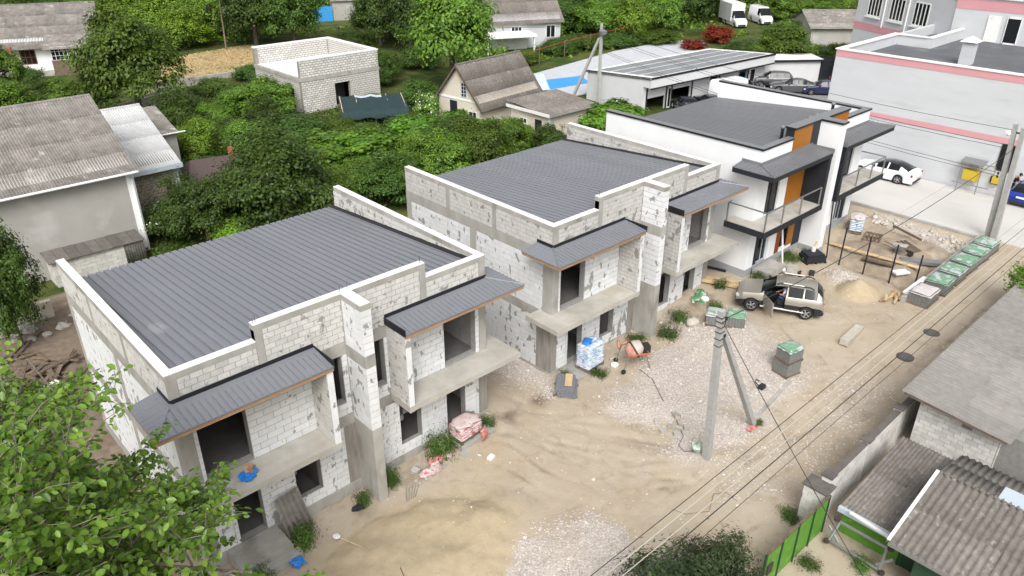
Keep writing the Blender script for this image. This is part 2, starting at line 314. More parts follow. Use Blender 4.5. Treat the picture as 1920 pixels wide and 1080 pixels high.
def height(px, py, detail=True):
    z = np.interp(px, [-10,6,12,22,30,60], [-.15,0,.32,.4,1.1,1.2])
    d2 = ((px-5.0)/4.0)**2+((py+4.7)/2.7)**2
    z = z+.5*np.clip(1.05-d2+.5*(fbm(px*1.1, py*1.1, 3)-.45), 0, 1)**.8*(.55+.75*fbm(px*.9, py*.9, 3))
    z = z+.18*np.clip(1-((px-8.6)/1.8)**2-((py+5.2)/1.6)**2, 0, 1)
    z = z+.28*pmask(px, py, GP['gravW'], 1.2)*(.5+fbm(px*.6, py*.6, 3))
    z = z+.8*np.clip(1-np.hypot((px-33.4)/1.35, (py+6.35)/1.1), 0, 1)**.9+.3*np.clip(1-np.hypot((px-34.3)/1.1, (py+4.9)/.9), 0, 1)
    z = z+.14*np.clip(1-((px-9.6)/1.8)**2-((py+7.6)/1.5)**2, 0, 1)
    pm = pmask(px, py, GP['plot'], .15)
    tr = np.clip(1-np.abs(px-36.9)/.75, 0, 1)+.5*np.clip(1-np.abs(py+7.6)/.8, 0, 1)
    z = z+pm*(-.12-.55*np.clip(tr, 0, 1)+.5*(fbm(px*.8, py*.8, 3)-.45))
    z = z+.5*np.clip(1-np.hypot((px-43.0)/1.4, (py+1.6)/1.0), 0, 1)
    if detail:
        near = (px > 1.5) & (px < 47) & (py > -14) & (py < 3)
        b = (fbm(px*1.3, py*1.3, 4)-.47)*.05+(fbm(px*4, py*4, 2)-.37)*.03
        for k, rt in enumerate(RUTS):
            dd = pdist(px+.25*(vnoise(px*.7, py*.7)-.5), py+.25*(vnoise(px*.7+9, py*.7)-.5), rt); am = .5+fbm(px*.4+k*5, py*.4, 2)
            for off in (0,):
                b = b-.017*am*np.exp(-(dd/.11)**2)+.006*am*np.exp(-((dd-.24)/.1)**2)
        z = z+np.where(near, b, 0)
    for (bx, by, wx, dy) in ((0,0,12.32,10.6),(16.28,.1,12.32,10.6)):
        m = (px > bx+.3) & (px < bx+wx-.3) & (py > by+.3) & (py < by+dy-.3); z = np.where(m, -.25, z)
    z = np.where((px > 30.7) & (px < 42.4) & (py > -.9) & (py < 9), .8, z)
    return z
def gh(x, y): return float(height(np.array([float(x)]), np.array([float(y)]))[0])
PX, PY = np.meshgrid(GX, GY); ZZ = height(PX, PY)
far = np.maximum(0, np.hypot(PX-30, PY-20)-140); ZZ = ZZ+far*.06
nx, ny = len(GX), len(GY)
gv = np.stack([PX, PY, ZZ], -1).reshape(-1, 3)
ii = np.arange(nx*ny).reshape(ny, nx); gf = np.stack([ii[:-1,:-1], ii[:-1,1:], ii[1:,1:], ii[1:,:-1]], -1).reshape(-1, 4)
me = bpy.data.meshes.new('ground'); me.vertices.add(len(gv)); me.vertices.foreach_set('co', gv.ravel())
me.loops.add(gf.size); me.loops.foreach_set('vertex_index', gf.ravel()); me.polygons.add(len(gf)); me.polygons.foreach_set('loop_start', np.arange(len(gf))*4); me.polygons.foreach_set('loop_total', np.full(len(gf), 4))
me.polygons.foreach_set('use_smooth', np.ones(len(gf), bool)); me.update(calc_edges=True); me.validate()
wob = lambda s, k: (fbm(PX*s+k, PY*s-k, 3)-.45)
mk = np.zeros((ny, nx, 4))
g = np.maximum.reduce([pmask(PX+wob(.8,3)*2, PY+wob(.8,7)*2, GP['gravW'], .5), .32*pmask(PX+wob(.6,1)*2, PY+wob(.6,5)*2, GP['gravRoad'], .8), pmask(PX+wob(1,2), PY+wob(1,9), GP['gravBot'], .3), .9*pmask(PX, PY, GP['gravB12'], .4), pmask(PX, PY, GP['gravpile'], .3), .8*pmask(PX, PY, GP['rubblestrip'], .4)])
mk[..., 0] = np.clip(g*(.1+1.45*fbm(PX*.55+3, PY*.55, 4)), 0, 1)
sand = np.clip(1.35-1.1*(((PX-5.2)/4.6)**2+((PY+4.6)/3.2)**2), 0, 1)
sand = np.maximum(sand, np.clip(1.4-np.hypot((PX-33.4)/1.5, (PY+6.35)/1.25), 0, 1)); sand = np.maximum(sand, .5*np.clip(1-np.hypot((PX-14.6)/1.2, (PY+7.6)/.8), 0, 1))
sand = np.maximum(sand, .45*np.clip(1-np.hypot((PX-10)/3.5, (PY+2.5)/3), 0, 1)); sand = np.maximum(sand, .35*np.clip(1-np.hypot((PX-31)/3, (PY+7.5)/2), 0, 1))
mk[..., 1] = np.clip(sand, 0, 1)
soil = np.maximum(pmask(PX, PY, GP['darksoil'], 1.5), .55*pmask(PX, PY, GP['plot'], .3)*np.clip(.3+1.2*fbm(PX*.5, PY*.5, 3), 0, 1))
strip = np.clip(1-np.abs(PY+.9)/1.3, 0, 1)*((PX > -1) & (PX < 29))*.85*np.clip(fbm(PX*1.1, PY*1.1, 3)*2-.45, 0, 1)
rutd = np.minimum.reduce([pdist(PX+.25*(vnoise(PX*.7, PY*.7)-.5), PY+.25*(vnoise(PX*.7+9, PY*.7)-.5), q) for q in RUTS]); rutm = .5*np.exp(-(rutd/.16)**2)*((PY < 3) & (PX > 2))*np.clip(fbm(PX*.5, PY*.5, 3)*2-.3, 0, 1)
mk[..., 2] = np.clip(np.maximum.reduce([soil, strip, rutm]), 0, 1)
green = ((PY > 12.0) | (PX > 82) | (PX < -30) | (PY < -24)).astype(float)
green[(PX > -6) & (PX < 4) & (PY < 25) & (PY > 10)] = 0
mk[..., 3] = green
at = me.attributes.new('mask', 'FLOAT_COLOR', 'POINT'); at.data.foreach_set('color', mk.reshape(-1))
gm = bpy.data.materials.new('ground_soil'); gm.use_nodes = True; n = gm.node_tree; N = n.nodes; Lk = n.links.new; b = N['Principled BSDF']; b.inputs['Roughness'].default_value = .97; b.inputs['Specular IOR Level'].default_value = .1
ge = N.new('ShaderNodeNewGeometry'); an = N.new('ShaderNodeAttribute'); an.attribute_name = 'mask'; sx = N.new('ShaderNodeSeparateColor'); Lk(an.outputs['Color'], sx.inputs[0])
def nz(sc, det=6, dist=0.):
    t = N.new('ShaderNodeTexNoise'); t.inputs['Scale'].default_value = sc; t.inputs['Detail'].default_value = det; t.inputs['Distortion'].default_value = dist; t.inputs['Roughness'].default_value = .65; Lk(ge.outputs['Position'], t.inputs[0]); return t.outputs[0]
def mr(x, a, c, d=0., e=1.):
    r = N.new('ShaderNodeMapRange'); r.inputs[1].default_value = a; r.inputs[2].default_value = c; r.inputs[3].default_value = d; r.inputs[4].default_value = e; Lk(x, r.inputs[0]); return r.outputs[0]
def mx(f, A, B):
    x = N.new('ShaderNodeMix'); x.data_type = 'RGBA'
    for k, v in (('A', A), ('B', B)):
        if isinstance(v, tuple): x.inputs[k].default_value = col4(v)
        else: Lk(v, x.inputs[k])
    Lk(f, x.inputs['Factor']); return x.outputs['Result']
def ma(op, a, c):
    x = N.new('ShaderNodeMath'); x.operation = op; x.use_clamp = op == 'ADD'
    for i, v in enumerate((a, c)):
        if isinstance(v, float): x.inputs[i].default_value = v
        else: Lk(v, x.inputs[i])
    return x.outputs[0]
n1 = mr(nz(.35, 8, .6), .32, .68); n2 = mr(nz(2.6, 8), .3, .7); n3 = mr(nz(26, 4), .3, .7)
dirt = mx(n1, (.395,.325,.238), (.465,.405,.325)); dirt = mx(mr(nz(1.1, 7, 1.2), .53, .7, 0., .7), dirt, (.30,.24,.175)); dirt = mx(ma('MULTIPLY', n3, .25), dirt, (.25,.205,.155))
# scattered gravel everywhere on the dirt, dense where the mask says
vo = N.new('ShaderNodeTexVoronoi'); vo.inputs['Scale'].default_value = 17; Lk(ge.outputs['Position'], vo.inputs[0])
vs_ = N.new('ShaderNodeSeparateColor'); Lk(vo.outputs['Color'], vs_.inputs[0])
gcol = mx(vs_.outputs[0], (.55,.5,.445), (.36,.315,.275)); gcol = mx(mr(nz(1.7, 6), .4, .7, 0., .5), gcol, (.53,.475,.42))
gfac = mr(ma('ADD', sx.outputs[0], ma('MULTIPLY', ma('SUBTRACT', nz(6, 6), .5), .9)), .25, .62)
sandc = mx(n2, (.455,.378,.262), (.39,.315,.208)); sandc = mx(mr(nz(9, 5, 1.), .58, .68, 0., .6), sandc, (.32,.235,.135))
soilc = mx(n2, (.15,.115,.085), (.24,.19,.145))
grassc = mx(mr(nz(.5, 6), .4, .6), (.035,.07,.014), (.10,.105,.035))
c = mx(mr(ma('ADD', sx.outputs[1], ma('MULTIPLY', ma('SUBTRACT', nz(1.6, 6), .5), .7)), .2, .7), dirt, sandc)
c = mx(mr(ma('ADD', sx.outputs[2], ma('MULTIPLY', ma('SUBTRACT', nz(2.2, 6), .5), .6)), .25, .75), c, soilc)
c = mx(gfac, c, gcol); c = mx(an.outputs['Alpha'], c, grassc)
Lk(c, b.inputs['Base Color'])
bp = N.new('ShaderNodeBump'); bp.inputs['Strength'].default_value = .7; bp.inputs['Distance'].default_value = .05
hh = ma('ADD', ma('MULTIPLY', nz(7, 8), .6), ma('MULTIPLY', ma('MULTIPLY', vo.outputs['Distance'], gfac), .9)); Lk(hh, bp.inputs['Height']); Lk(bp.outputs[0], b.inputs['Normal'])
me.materials.append(gm); tag(link('ground', me), 'sandy building-site ground with gravel and tyre ruts', 'ground', kind='structure')
# loose stones lying on the gravel patches
def octa(n, pts, sizes, mats, name, label, cat):
    base = np.array([(1,0,0),(-1,0,0),(0,1,0),(0,-1,0),(0,0,1),(0,0,-1)], float)
    F = np.array([(0,2,4),(2,1,4),(1,3,4),(3,0,4),(2,0,5),(1,2,5),(3,1,5),(0,3,5)])
    V = base[None]*sizes[:, None, None]*rng.uniform(.5, 1.2, (n, 6, 1)); th = rng.uniform(0, 6.3, n); c_, s_ = np.cos(th)[:, None], np.sin(th)[:, None]
    X = V[..., 0]*c_-V[..., 1]*s_; Y = V[..., 0]*s_+V[..., 1]*c_; V = np.stack([X, Y, V[..., 2]*.7], -1)+pts[:, None]
    FF = (F[None]+np.arange(n)[:, None, None]*6).reshape(-1, 3); m_ = bpy.data.meshes.new(name); m_.from_pydata(V.reshape(-1, 3).tolist(), [], FF.tolist())
    for q in mats: m_.materials.append(q)
    if len(mats) > 1: m_.polygons.foreach_set('material_index', np.repeat(rng.integers(0, len(mats), n), 8))
    return tag(link(name, m_), label, cat, kind='stuff')
M['grav2'] = mat('gravel_grey', (.36,.33,.31), (.46,.42,.39), 9, .95); M['grav3'] = mat('gravel_rosy', (.58,.5,.46), (.66,.62,.6), 9, .95)
P_ = []
for key, cnt in (('gravW', 8000), ('gravRoad', 1800), ('gravBot', 2200), ('gravB12', 1600), ('rubblestrip', 900), ('gravpile', 900)):
    po = np.array(GP[key]); lo, hi = po.min(0)-.3, po.max(0)+.3; q = rng.uniform(lo, hi, (cnt*3, 2)); mm = pmask(q[:, 0], q[:, 1], GP[key], .6)*np.clip(fbm(q[:, 0]*.55+3, q[:, 1]*.55, 4)*2.2-.45, 0, 1); q = q[rng.random(len(q)) < mm][:cnt]; P_.append(q)
q = np.stack([rng.uniform(6, 34, 900), rng.uniform(-13, 0, 900)], -1); P_.append(q)
q = np.concatenate(P_); q = q[~((q[:, 1] > -.1) & ((q[:, 0] < 12.5) | ((q[:, 0] > 16.2) & (q[:, 0] < 28.7))))]
zq = height(q[:, 0], q[:, 1]); sz = rng.uniform(.018, .05, len(q))*np.where(rng.random(len(q)) < .03, 2.2, 1)
octa(len(q), np.column_stack([q, zq+sz*.25]), sz, [M['grav'], M['grav2'], M['grav3']], 'gravel', 'pale crushed gravel spread over the site ground', 'gravel')
# paved lot, workshop yard
lotm = mat('lot_concrete', (.56,.545,.52), (.48,.465,.445), .35, .9, .08, 20, stretch=(1,.35,1), c3=(.55,.53,.5), sc3=.5, thr=(.55,.75))
mb = MB()
for yy in ((-15, -9.1), (-9.09, -3.2), (-3.19, 2.6), (2.61, 9.5)): mb.box(46.1, 54.3, yy[0], yy[1]-.012, .9, 1.235)
mb.box(54.3, 90, -15, -9.3, .9, 1.233)
tag(mb.build('concrete_lot', lotm), 'pale concrete lot in front of the grey and pink building', 'lot', kind='structure')
tag(MB().box(43.5, 82, 9.6, 23.2, .9, 1.222).build('workshop_yard', mat('yard_concrete', (.3,.29,.28), (.24,.235,.225), .5, .9)), 'grey yard in front of the white workshop', 'yard', kind='structure')
tag(MB().prism([(52,34),(60,33),(78,33),(92,44),(88,47),(76,47),(57,44)], lambda a, c, h: (a, c, h), .9, 1.26).build('membrane', M['geo']), 'pale grey plastic sheeting laid over the ground behind the workshop', 'sheeting', kind='structure')
tag(MB().prism([(53.5,37.4),(59.5,36.6),(61.6,39.6),(55.5,41.2)], lambda a, c, h: (a, c, h), 1.262, 1.30).build('tarpaulin', M['bluetarp']), 'bright blue tarpaulin spread beside the pale sheeting', 'tarpaulin')
tag(MB().prism([(24,71),(33,67),(46,76),(42,84),(30,82)], lambda a, c, h: (a, c, h), .7, 1.22).build('mown_field', mat('straw_field', (.46,.36,.19), (.36,.27,.13), .8, .95, .6, 4)), 'mown straw-coloured field', 'field', kind='structure')
# ---------------------------------------------------------------- block-built houses
def cells(u0, u1, z0, z1, holes):
    us = sorted({u0, u1} | {min(max(h[i], u0), u1) for h in holes for i in (0, 1)}); zs = sorted({z0, z1} | {min(max(h[i], z0), z1) for h in holes for i in (2, 3)}); out = []
    for a, b_ in zip(us, us[1:]):
        run = None
        for c_, d in zip(zs, zs[1:]):
            um, zm = (a+b_)/2, (c_+d)/2
            if any(h[0] < um < h[1] and h[2] < zm < h[3] for h in holes):
                if run: out.append((a, b_)+tuple(run)); run = None
            else:
                if run: run[1] = d
                else: run = [c_, d]
        if run: out.append((a, b_)+tuple(run))
    return out
def lay(sp, plane, fx, u0, u1, z0, z1, holes, L, h, mt, th=None, gap=.02, proud=.012, ph=0., seg=None):
    nC = max(1, round((z1-z0)/h)); h = (z1-z0)/nC
    for i in range(nC):
        a, b_ = z0+i*h, z0+(i+1)*h; zm = (a+b_)/2; iv = [(u0, u1)]
        for H in holes:
            if H[2] < zm < H[3]:
                nv = []
                for s, e in iv:
                    if H[0] > s: nv.append((s, min(e, H[0])))
                    if H[1] < e: nv.append((max(s, H[1]), e))
                iv = [q for q in nv if q[1]-q[0] > .03]
        for s, e in iv:
            k = s-(L*(.5 if (i+int(ph*2)) % 2 else 0)+random.uniform(0, .08)*L) if e-s > L*1.3 else s
            while k < e-.02:
                p, q = max(k, s), min(k+L, e); k += L
                if q-p < .05: continue
                g2 = gap/2; j = random.uniform(-.004, .004)
                if plane == 'y': sp.append(((p+g2, q-g2), (fx-proud+j, fx+(th or .03)), (a+g2, b_-g2), mt, 'y'))
                elif plane == 'x': sp.append(((fx-proud+j, fx+(th or .03)), (p+g2, q-g2), (a+g2, b_-g2), mt, 'x'))
                elif plane == 'X': sp.append(((fx-(th or .03), fx+proud+j), (p+g2, q-g2), (a+g2, b_-g2), mt, 'X'))
def parea(o, s):
    (x0, x1), (y0, y1), (z0, z1), _, pl = s; best = 0
    fs = []
    if pl in ('y', 'b'): fs.append([(x0,y0,z0),(x1,y0,z0),(x1,y0,z1),(x0,y0,z1)])
    if pl in ('x', 'b'): fs.append([(x0,y0,z0),(x0,y1,z0),(x0,y1,z1),(x0,y0,z1)])
    for f in fs:
        q = []
        for p in f:
            d = Vector(p)+o-CAM; w_ = d.dot(FWD); q.append((FPX*d.dot(RGT)/w_, FPX*d.dot(UPV)/w_))
        ar = abs(sum(q[i][0]*q[(i+1) % 4][1]-q[(i+1) % 4][0]*q[i][1] for i in range(4)))/2
        c = q[0]
        if -960 < c[0] < 960 and -540 < c[1] < 540: best = max(best, ar)
    return best
UC = {}
def ucube(mt):
    if mt not in UC: UC[mt] = MB().box(-.5,.5,-.5,.5,-.5,.5).mesh('block', M[mt])
    return UC[mt]
def place_blocks(root, sp, nmax=300, name='block', rest='block_courses'):
    o = Vector(root.location); sp = sorted(sp, key=lambda s: -parea(o, s)); mts = sorted({s[3] for s in sp}); mb = MB()
    for i, (x, y, z, mt, pl) in enumerate(sp):
        if i < nmax:
            ob = link(name, ucube(mt), root, ((x[0]+x[1])/2, (y[0]+y[1])/2, (z[0]+z[1])/2)); ob.scale = (x[1]-x[0], y[1]-y[0], z[1]-z[0])
        else: mb.box(*x, *y, *z, mts.index(mt))
    if mb.v: tag(mb.build(rest, [M[q] for q in mts], root), kind='stuff')
def ribbed(mb, poly_y, x0, x1, n, z_of, w_=.05, hgt=.03, mi=0):     # ribs along y; poly_y(x)->(y0,y1)
    for i in range(n):
        x = x0+(x1-x0)*(i+.5)/n; y0, y1 = poly_y(x)
        if y1-y0 < .05: continue
        vs = []
        for y in (y0, y1):
            z = z_of(x, y); vs += [(x-w_/2, y, z), (x-w_/2+.008, y, z+hgt), (x+w_/2-.008, y, z+hgt), (x+w_/2, y, z)]
        mb.add(vs, [(0,1,5,4),(1,2,6,5),(2,3,7,6),(0,3,2,1),(4,5,6,7)], mi)
W, D = 12.32, 10.61
def canopy(root, mir, mm='metal', fm='wood', z0=6.66, z1=6.83, ov=.95, yf=-1.3, xs=7.58, back=.95, fh=.12, black='black', nr=28):
    X = (lambda x: W-x) if mir else (lambda x: x)
    bx = lambda mb, a, b_, *r: mb.box(min(X(a), X(b_)), max(X(a), X(b_)), *r)
    xe = W+ov; mb = MB(); t = .03
    P = lambda x, y, z: (X(x), y, z)
    fl = (0,1,2,3) if not mir else (3,2,1,0)
    def sheet(ps):
        n_ = len(ps); vs = [P(*p) for p in ps]+[P(p[0], p[1], p[2]-t) for p in ps]
        mb.add(vs, [list(range(n_)), list(range(n_, 2*n_))[::-1]]+[(i, n_+i, n_+(i+1) % n_, (i+1) % n_) for i in range(n_)])
    sheet([(xs,yf,z0),(xe,yf,z0),(W,0,z1),(xs,0,z1)]); sheet([(xe,yf,z0),(xe,back,z0),(W,back,z1),(W,0,z1)])
    zf = lambda x, y: z0+(z1-z0)*(y-yf)/(0-yf)
    rb = MB(); ribbed(rb, lambda x: (yf-.01, -.33 if x < W-.3 else -.02-(x-W)/ov*(-yf) if x > W else -.3), xs, xe, nr, zf, (xe-xs)/nr-.045, .034)
    zs_ = lambda y, x: z0+(z1-z0)*(xe-x)/ov
    for i in range(10):
        y = yf+(back-yf)*(i+.5)/10; x1 = xe+.01; x0 = W+.18 if y > -.15 else W+ov*(-y)/(-yf)+.05
        if x1-x0 < .1: continue
        vs = []
        for x in (x0, x1):
            z = z0+(z1-z0)*(xe-x)/ov; vs += [(x, y-.03, z), (x, y-.012, z+.03), (x, y+.012, z+.03), (x, y+.03, z)]
        rb.add(vs, [(0,1,5,4),(1,2,6,5),(2,3,7,6),(0,3,2,1),(4,5,6,7)])
    rb.v = [P(*p) for p in rb.v]; mb.add(rb.v, rb.f)
    mb.tube([P(W,0,z1+.01), P(xe,yf,z0+.02)], .045, 6)
    cn = mb.build('canopy', M[mm], root)
    k = MB(); bx(k, xs, W+.035, -.035, -.004, z1-.02, z1+.13); bx(k, W+.004, W+.035, -.004, back, z1-.02, z1+.13); bx(k, xs-.03, xs-.002, yf, 0, z0-.06, z1+.05); k.build('flashing', M[black], cn)
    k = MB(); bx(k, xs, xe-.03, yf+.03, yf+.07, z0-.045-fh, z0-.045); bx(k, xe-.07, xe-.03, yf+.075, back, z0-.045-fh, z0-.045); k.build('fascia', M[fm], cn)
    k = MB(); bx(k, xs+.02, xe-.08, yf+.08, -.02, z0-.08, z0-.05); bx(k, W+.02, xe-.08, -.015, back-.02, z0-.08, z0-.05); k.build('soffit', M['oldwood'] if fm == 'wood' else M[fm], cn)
HOLES_G = [(10.2,11.16,.46,2.8),(1.16,2.12,.46,2.8),(7.92,8.91,.84,2.85),(3.41,4.40,.84,2.85)]
HOLES_U = [(10.2,11.78,3.6,5.95),(.54,2.12,3.6,5.95),(6.6,7.47,4.1,6.05),(4.85,5.72,4.1,6.05)]
def duplex(loc, label, side_detail=True):
    r_ = thing('unfinished_house', label, 'house', loc); sp = []
    # core walls
    k = MB()
    for c_ in cells(0, W, -.3, 6.1, HOLES_G+HOLES_U): k.box(c_[0], c_[1], 0, .3, c_[2], c_[3])
    k.box(0, .3, .3, D, -.3, 7.6); k.box(W-.3, W, .3, D, -.3, 7.6); k.box(.3, W-.3, D-.3, D, -.3, 6.6)
    k.box(0, W, 0, .25, 6.1, 7.6); k.box(2.85, 9.47, .001, .249, 7.6, 8.18)
    k.build('wall_core', M['mortar2'], r_)
    k = MB(); k.box(.3, W-.3, .3, D-.3, 3.15, 3.5); k.box(.3, W-.3, .3, D-.3, .05, .44); k.build('floor_slab', M['inshade'], r_)
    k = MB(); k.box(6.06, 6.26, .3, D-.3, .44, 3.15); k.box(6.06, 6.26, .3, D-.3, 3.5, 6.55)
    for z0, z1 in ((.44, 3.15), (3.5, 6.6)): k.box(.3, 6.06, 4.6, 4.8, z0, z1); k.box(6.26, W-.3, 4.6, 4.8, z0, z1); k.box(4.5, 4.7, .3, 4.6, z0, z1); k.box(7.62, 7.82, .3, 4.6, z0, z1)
    k.build('inner_wall', M['inshade'], r_)
    for s in (0, 1):   # stair seen through the ground window
        k = MB(); xa = 3.1 if s == 0 else 7.9
        for i in range(6): k.box(xa+.25*i*(1 if s == 0 else 1), xa+.25*i+.26, .9, 1.9, 1.0+.27*i-.25, 1.0+.27*i)
        k.build('stair', M['conc'], r_)
    # bands, columns, coping
    k = MB(); k.box(-.015, W+.015, -.015, .02, 3.1, 3.33); k.box(4.73, 7.59, -.014, .02, 3.33, 3.56); k.box(-.015, .02, .02, D, 3.1, 3.56); k.box(-.012, W+.012, -.012, .02, 6.05, 6.54); k.box(-.012, .02, .02, D+.01, 6.05, 6.54)
    k.build('ring_beam', M['conc'], r_)
    cols = [(-.014,.40,-.014,.03,.46,3.1),(W-.40,W+.014,-.014,.03,.46,3.1),(5.5,5.96,-.014,.03,.2,3.1),(6.36,6.8,-.014,.03,.2,3.1),(-.014,.03,.031,.9,.3,3.1)]
    for c_ in cols: MB().box(*c_).build('column', M['concform'], r_)
    cols = [(-.014,.40,-.014,.03,3.56,6.05),(W-.34,W+.014,-.014,.03,3.56,6.05),(-.014,.03,.031,.55,3.56,6.05),(-.014,.03,5.08,5.5,3.56,6.05),(-.014,.03,5.08,5.5,.46,3.1),(-.014,.03,D-.4,D,.3,6.05),
            (-.013,.3,-.013,.03,6.54,7.6),(W-.3,W+.013,-.013,.03,6.54,7.6),(2.85,3.1,-.016,.27,6.54,8.19),(9.22,9.47,-.016,.27,6.54,8.19),(-.013,.03,3.65,3.9,6.54,7.6),(-.013,.03,7.0,7.25,6.54,7.6)]
    for c_ in cols: MB().box(*c_).build('column', M['conc'], r_)
    k = MB(); k.box(-.02, 2.849, -.02, .27, 7.6, 7.8); k.box(9.471, W+.02, -.02, .27, 7.6, 7.8); k.box(-.02, .27, .27, D, 7.6, 7.8); k.box(W-.27, W+.02, .27, D, 7.6, 7.8); k.box(2.85, 9.47, -.018, .268, 8.18, 8.385); cpn = k.build('coping', M['conc'], r_)
    k = MB(); k.box(-.018, 2.849, -.018, .268, 7.8, 7.825); k.box(9.471, W+.018, -.018, .268, 7.8, 7.825); k.box(-.018, .268, .27, D, 7.8, 7.825); k.box(W-.268, W+.018, .27, D, 7.8, 7.825); k.box(2.852, 9.468, -.016, .266, 8.385, 8.41)
    k.box(5.965, 6.355, -1.185, -.018, 8.385, 8.41); k.build('white_cap', M['white'], cpn)
    MB().box(-.03, W+.03, -.05, .02, -.3, .46).box(-.03, .02, .02, D, -.3, .46).build('plinth', M['conc'], r_)
    # fin
    MB().box(5.96, 6.36, -1.19, -.015, -.3, 3.34).build('fin_base', M['conc'], r_)
    k = MB(); k.box(5.975, 6.345, -1.175, 0, 3.34, 8.1); k.build('fin_core', M['mortar'], r_)
    for z_ in ((5.95, 6.43), (8.18, 8.385)): MB().box(5.955, 6.365, -1.195, -.018, *z_).build('fin_band', M['conc'], r_)
    for za, zb in ((3.34, 5.95), (6.43, 8.18)):
        n_ = round((zb-za)/.25); h = (zb-za)/n_
        for i in range(n_):
            z = (za+i*h+.01, za+(i+1)*h-.01); cut = -.6 if i % 2 else -.78
            sp.append(((5.96, 6.36), (-1.19, cut-.006), z, 'aac', 'b')); sp.append(((5.96, 6.36), (cut+.006, -.016), z, 'aac', 'b'))
    # balconies
    for mir in (0, 1):
        X = (lambda x: W-x) if mir else (lambda x: x)
        def B(k, a, b_, *q): return k.box(min(X(a), X(b_)), max(X(a), X(b_)), *q)
        k = MB(); B(k, 7.6, W+.85, -1.22, -.016, 3.335, 3.56); B(k, W+.016, W+.85, -.016, .74, 3.335, 3.56); B(k, 7.6, 7.83, -1.215, -.016, 3.3, 3.335); k.build('balcony_slab', M['slab'], r_)
        k = MB(); B(k, 7.612, 7.818, -1.19, 0, 3.56, 6.55); k.build('bay_wall_core', M['mortar'], r_)
        n_ = 15; h = 2.97/n_
        for i in range(n_):
            z = (3.57+i*h+.011, 3.57+(i+1)*h-.011); ed = [-1.2, -.8, -.4, -.02] if i % 2 else [-1.2, -1.0, -.6, -.2, -.02]
            for a, c_ in zip(ed, ed[1:]): sp.append(((min(X(7.6), X(7.83)), max(X(7.6), X(7.83))), (a+.011, c_-.011), z, 'aac' if a == -1.2 and i % 2 == 0 and False else 'fort', 'b'))
        k = MB(); B(k, 7.6, 7.83, -1.212, -1.2, 3.56, 6.55); k.build('bay_end_face', M['aac'], r_)
        canopy(r_, mir)
        k = MB(); B(k, 9.9, 11.7, -1.25, -.055, -.3, .43); B(k, 9.75, 11.85, -1.6, -1.255, -.3, .22); k.build('entrance_step', M['conc'], r_)
    # blocks
    lay(sp, 'y', 0, .41, 5.49, .46, 3.1, HOLES_G, .6, .25, 'aac'); lay(sp, 'y', 0, 6.81, W-.41, .46, 3.1, HOLES_G, .6, .25, 'aac')
    lay(sp, 'y', 0, .41, 5.94, 3.56, 6.05, HOLES_U, .6, .25, 'aac'); lay(sp, 'y', 0, 6.38, W-.35, 3.56, 6.05, HOLES_U, .6, .25, 'aac')
    for a, c_, t in ((.31, 2.84, 7.6), (3.11, 5.94, 8.18), (6.38, 9.21, 8.18), (9.48, W-.31, 7.6)): lay(sp, 'y', 0, a, c_, 6.55, t, [], .4, .2, 'fort', gap=.026)
    for a, c_ in ((.91, 5.07), (5.51, D-.41)): lay(sp, 'x', 0, a, c_, .46, 3.1, [], .5, .25, 'aac')
    for a, c_ in ((.56, 5.07), (5.51, D-.41)): lay(sp, 'x', 0, a, c_, 3.56, 6.05, [], .6, .25, 'aac')
    for a, c_ in ((.03, 3.64), (3.91, 6.99), (7.26, D-.02)): lay(sp, 'x', 0, a, c_, 6.55, 7.6, [], .4, .21, 'fort', gap=.026)
    lay(sp, 'x', W-.3, .28, D-.02, 6.8, 7.6, [], .4, .2, 'fort', gap=.026)
    place_blocks(r_, sp)
    # roof of profiled sheets
    n_ = 13; wd = (W-.6)/n_; y0, y1, za, zb = .22, D+.25, 7.52, 6.72
    k = MB(); zf = lambda x, y: za+(zb-za)*(y-y0)/(y1-y0)
    k.add([(0,y0,za),(wd,y0,za),(wd,y1,zb),(0,y1,zb),(0,y0,za-.02),(wd,y0,za-.02),(wd,y1,zb-.02),(0,y1,zb-.02)], [(0,1,2,3),(7,6,5,4),(0,4,5,1),(2,6,7,3)])
    ribbed(k, lambda x: (y0, y1), 0, wd, 3, zf, wd/3-.075, .055)
    rm = k.mesh('roof_sheet', M['metal'])
    for i in range(n_): link('roof_sheet', rm, r_, (.3+i*wd, 0, random.uniform(0, .004)))
    k = MB(); k.add([(W-.305,y0,za+.02),(W-.305,y0,za+.13),(W-.305,y1,zb+.13),(W-.305,y1,zb+.02),(W-.5,y0,za+.06),(W-.5,y1,zb+.06)], [(0,1,2,3),(1,4,5,2)]); k.build('roof_flashing', M['black'], r_)
    # rebar ends
    for (rx, ry, rz) in ((2.9,.06,8.41),(3.02,.15,8.41),(6.0,.1,8.41),(6.3,.1,8.41),(9.3,.08,8.41),(9.4,.17,8.41)):
        MB().tube([(rx,ry,rz-.1),(rx+random.uniform(-.02,.02),ry,rz+.22)], .008, 5).build('rebar', M['steel'], r_)
    return r_
H1 = duplex((0, 0, 0), 'unfinished block house beside the heap of yellow sand, red-white sacks at its door')
H2 = duplex((16.28, .1, 0), 'unfinished block house with the orange concrete mixer and blue-white sacks at its front')
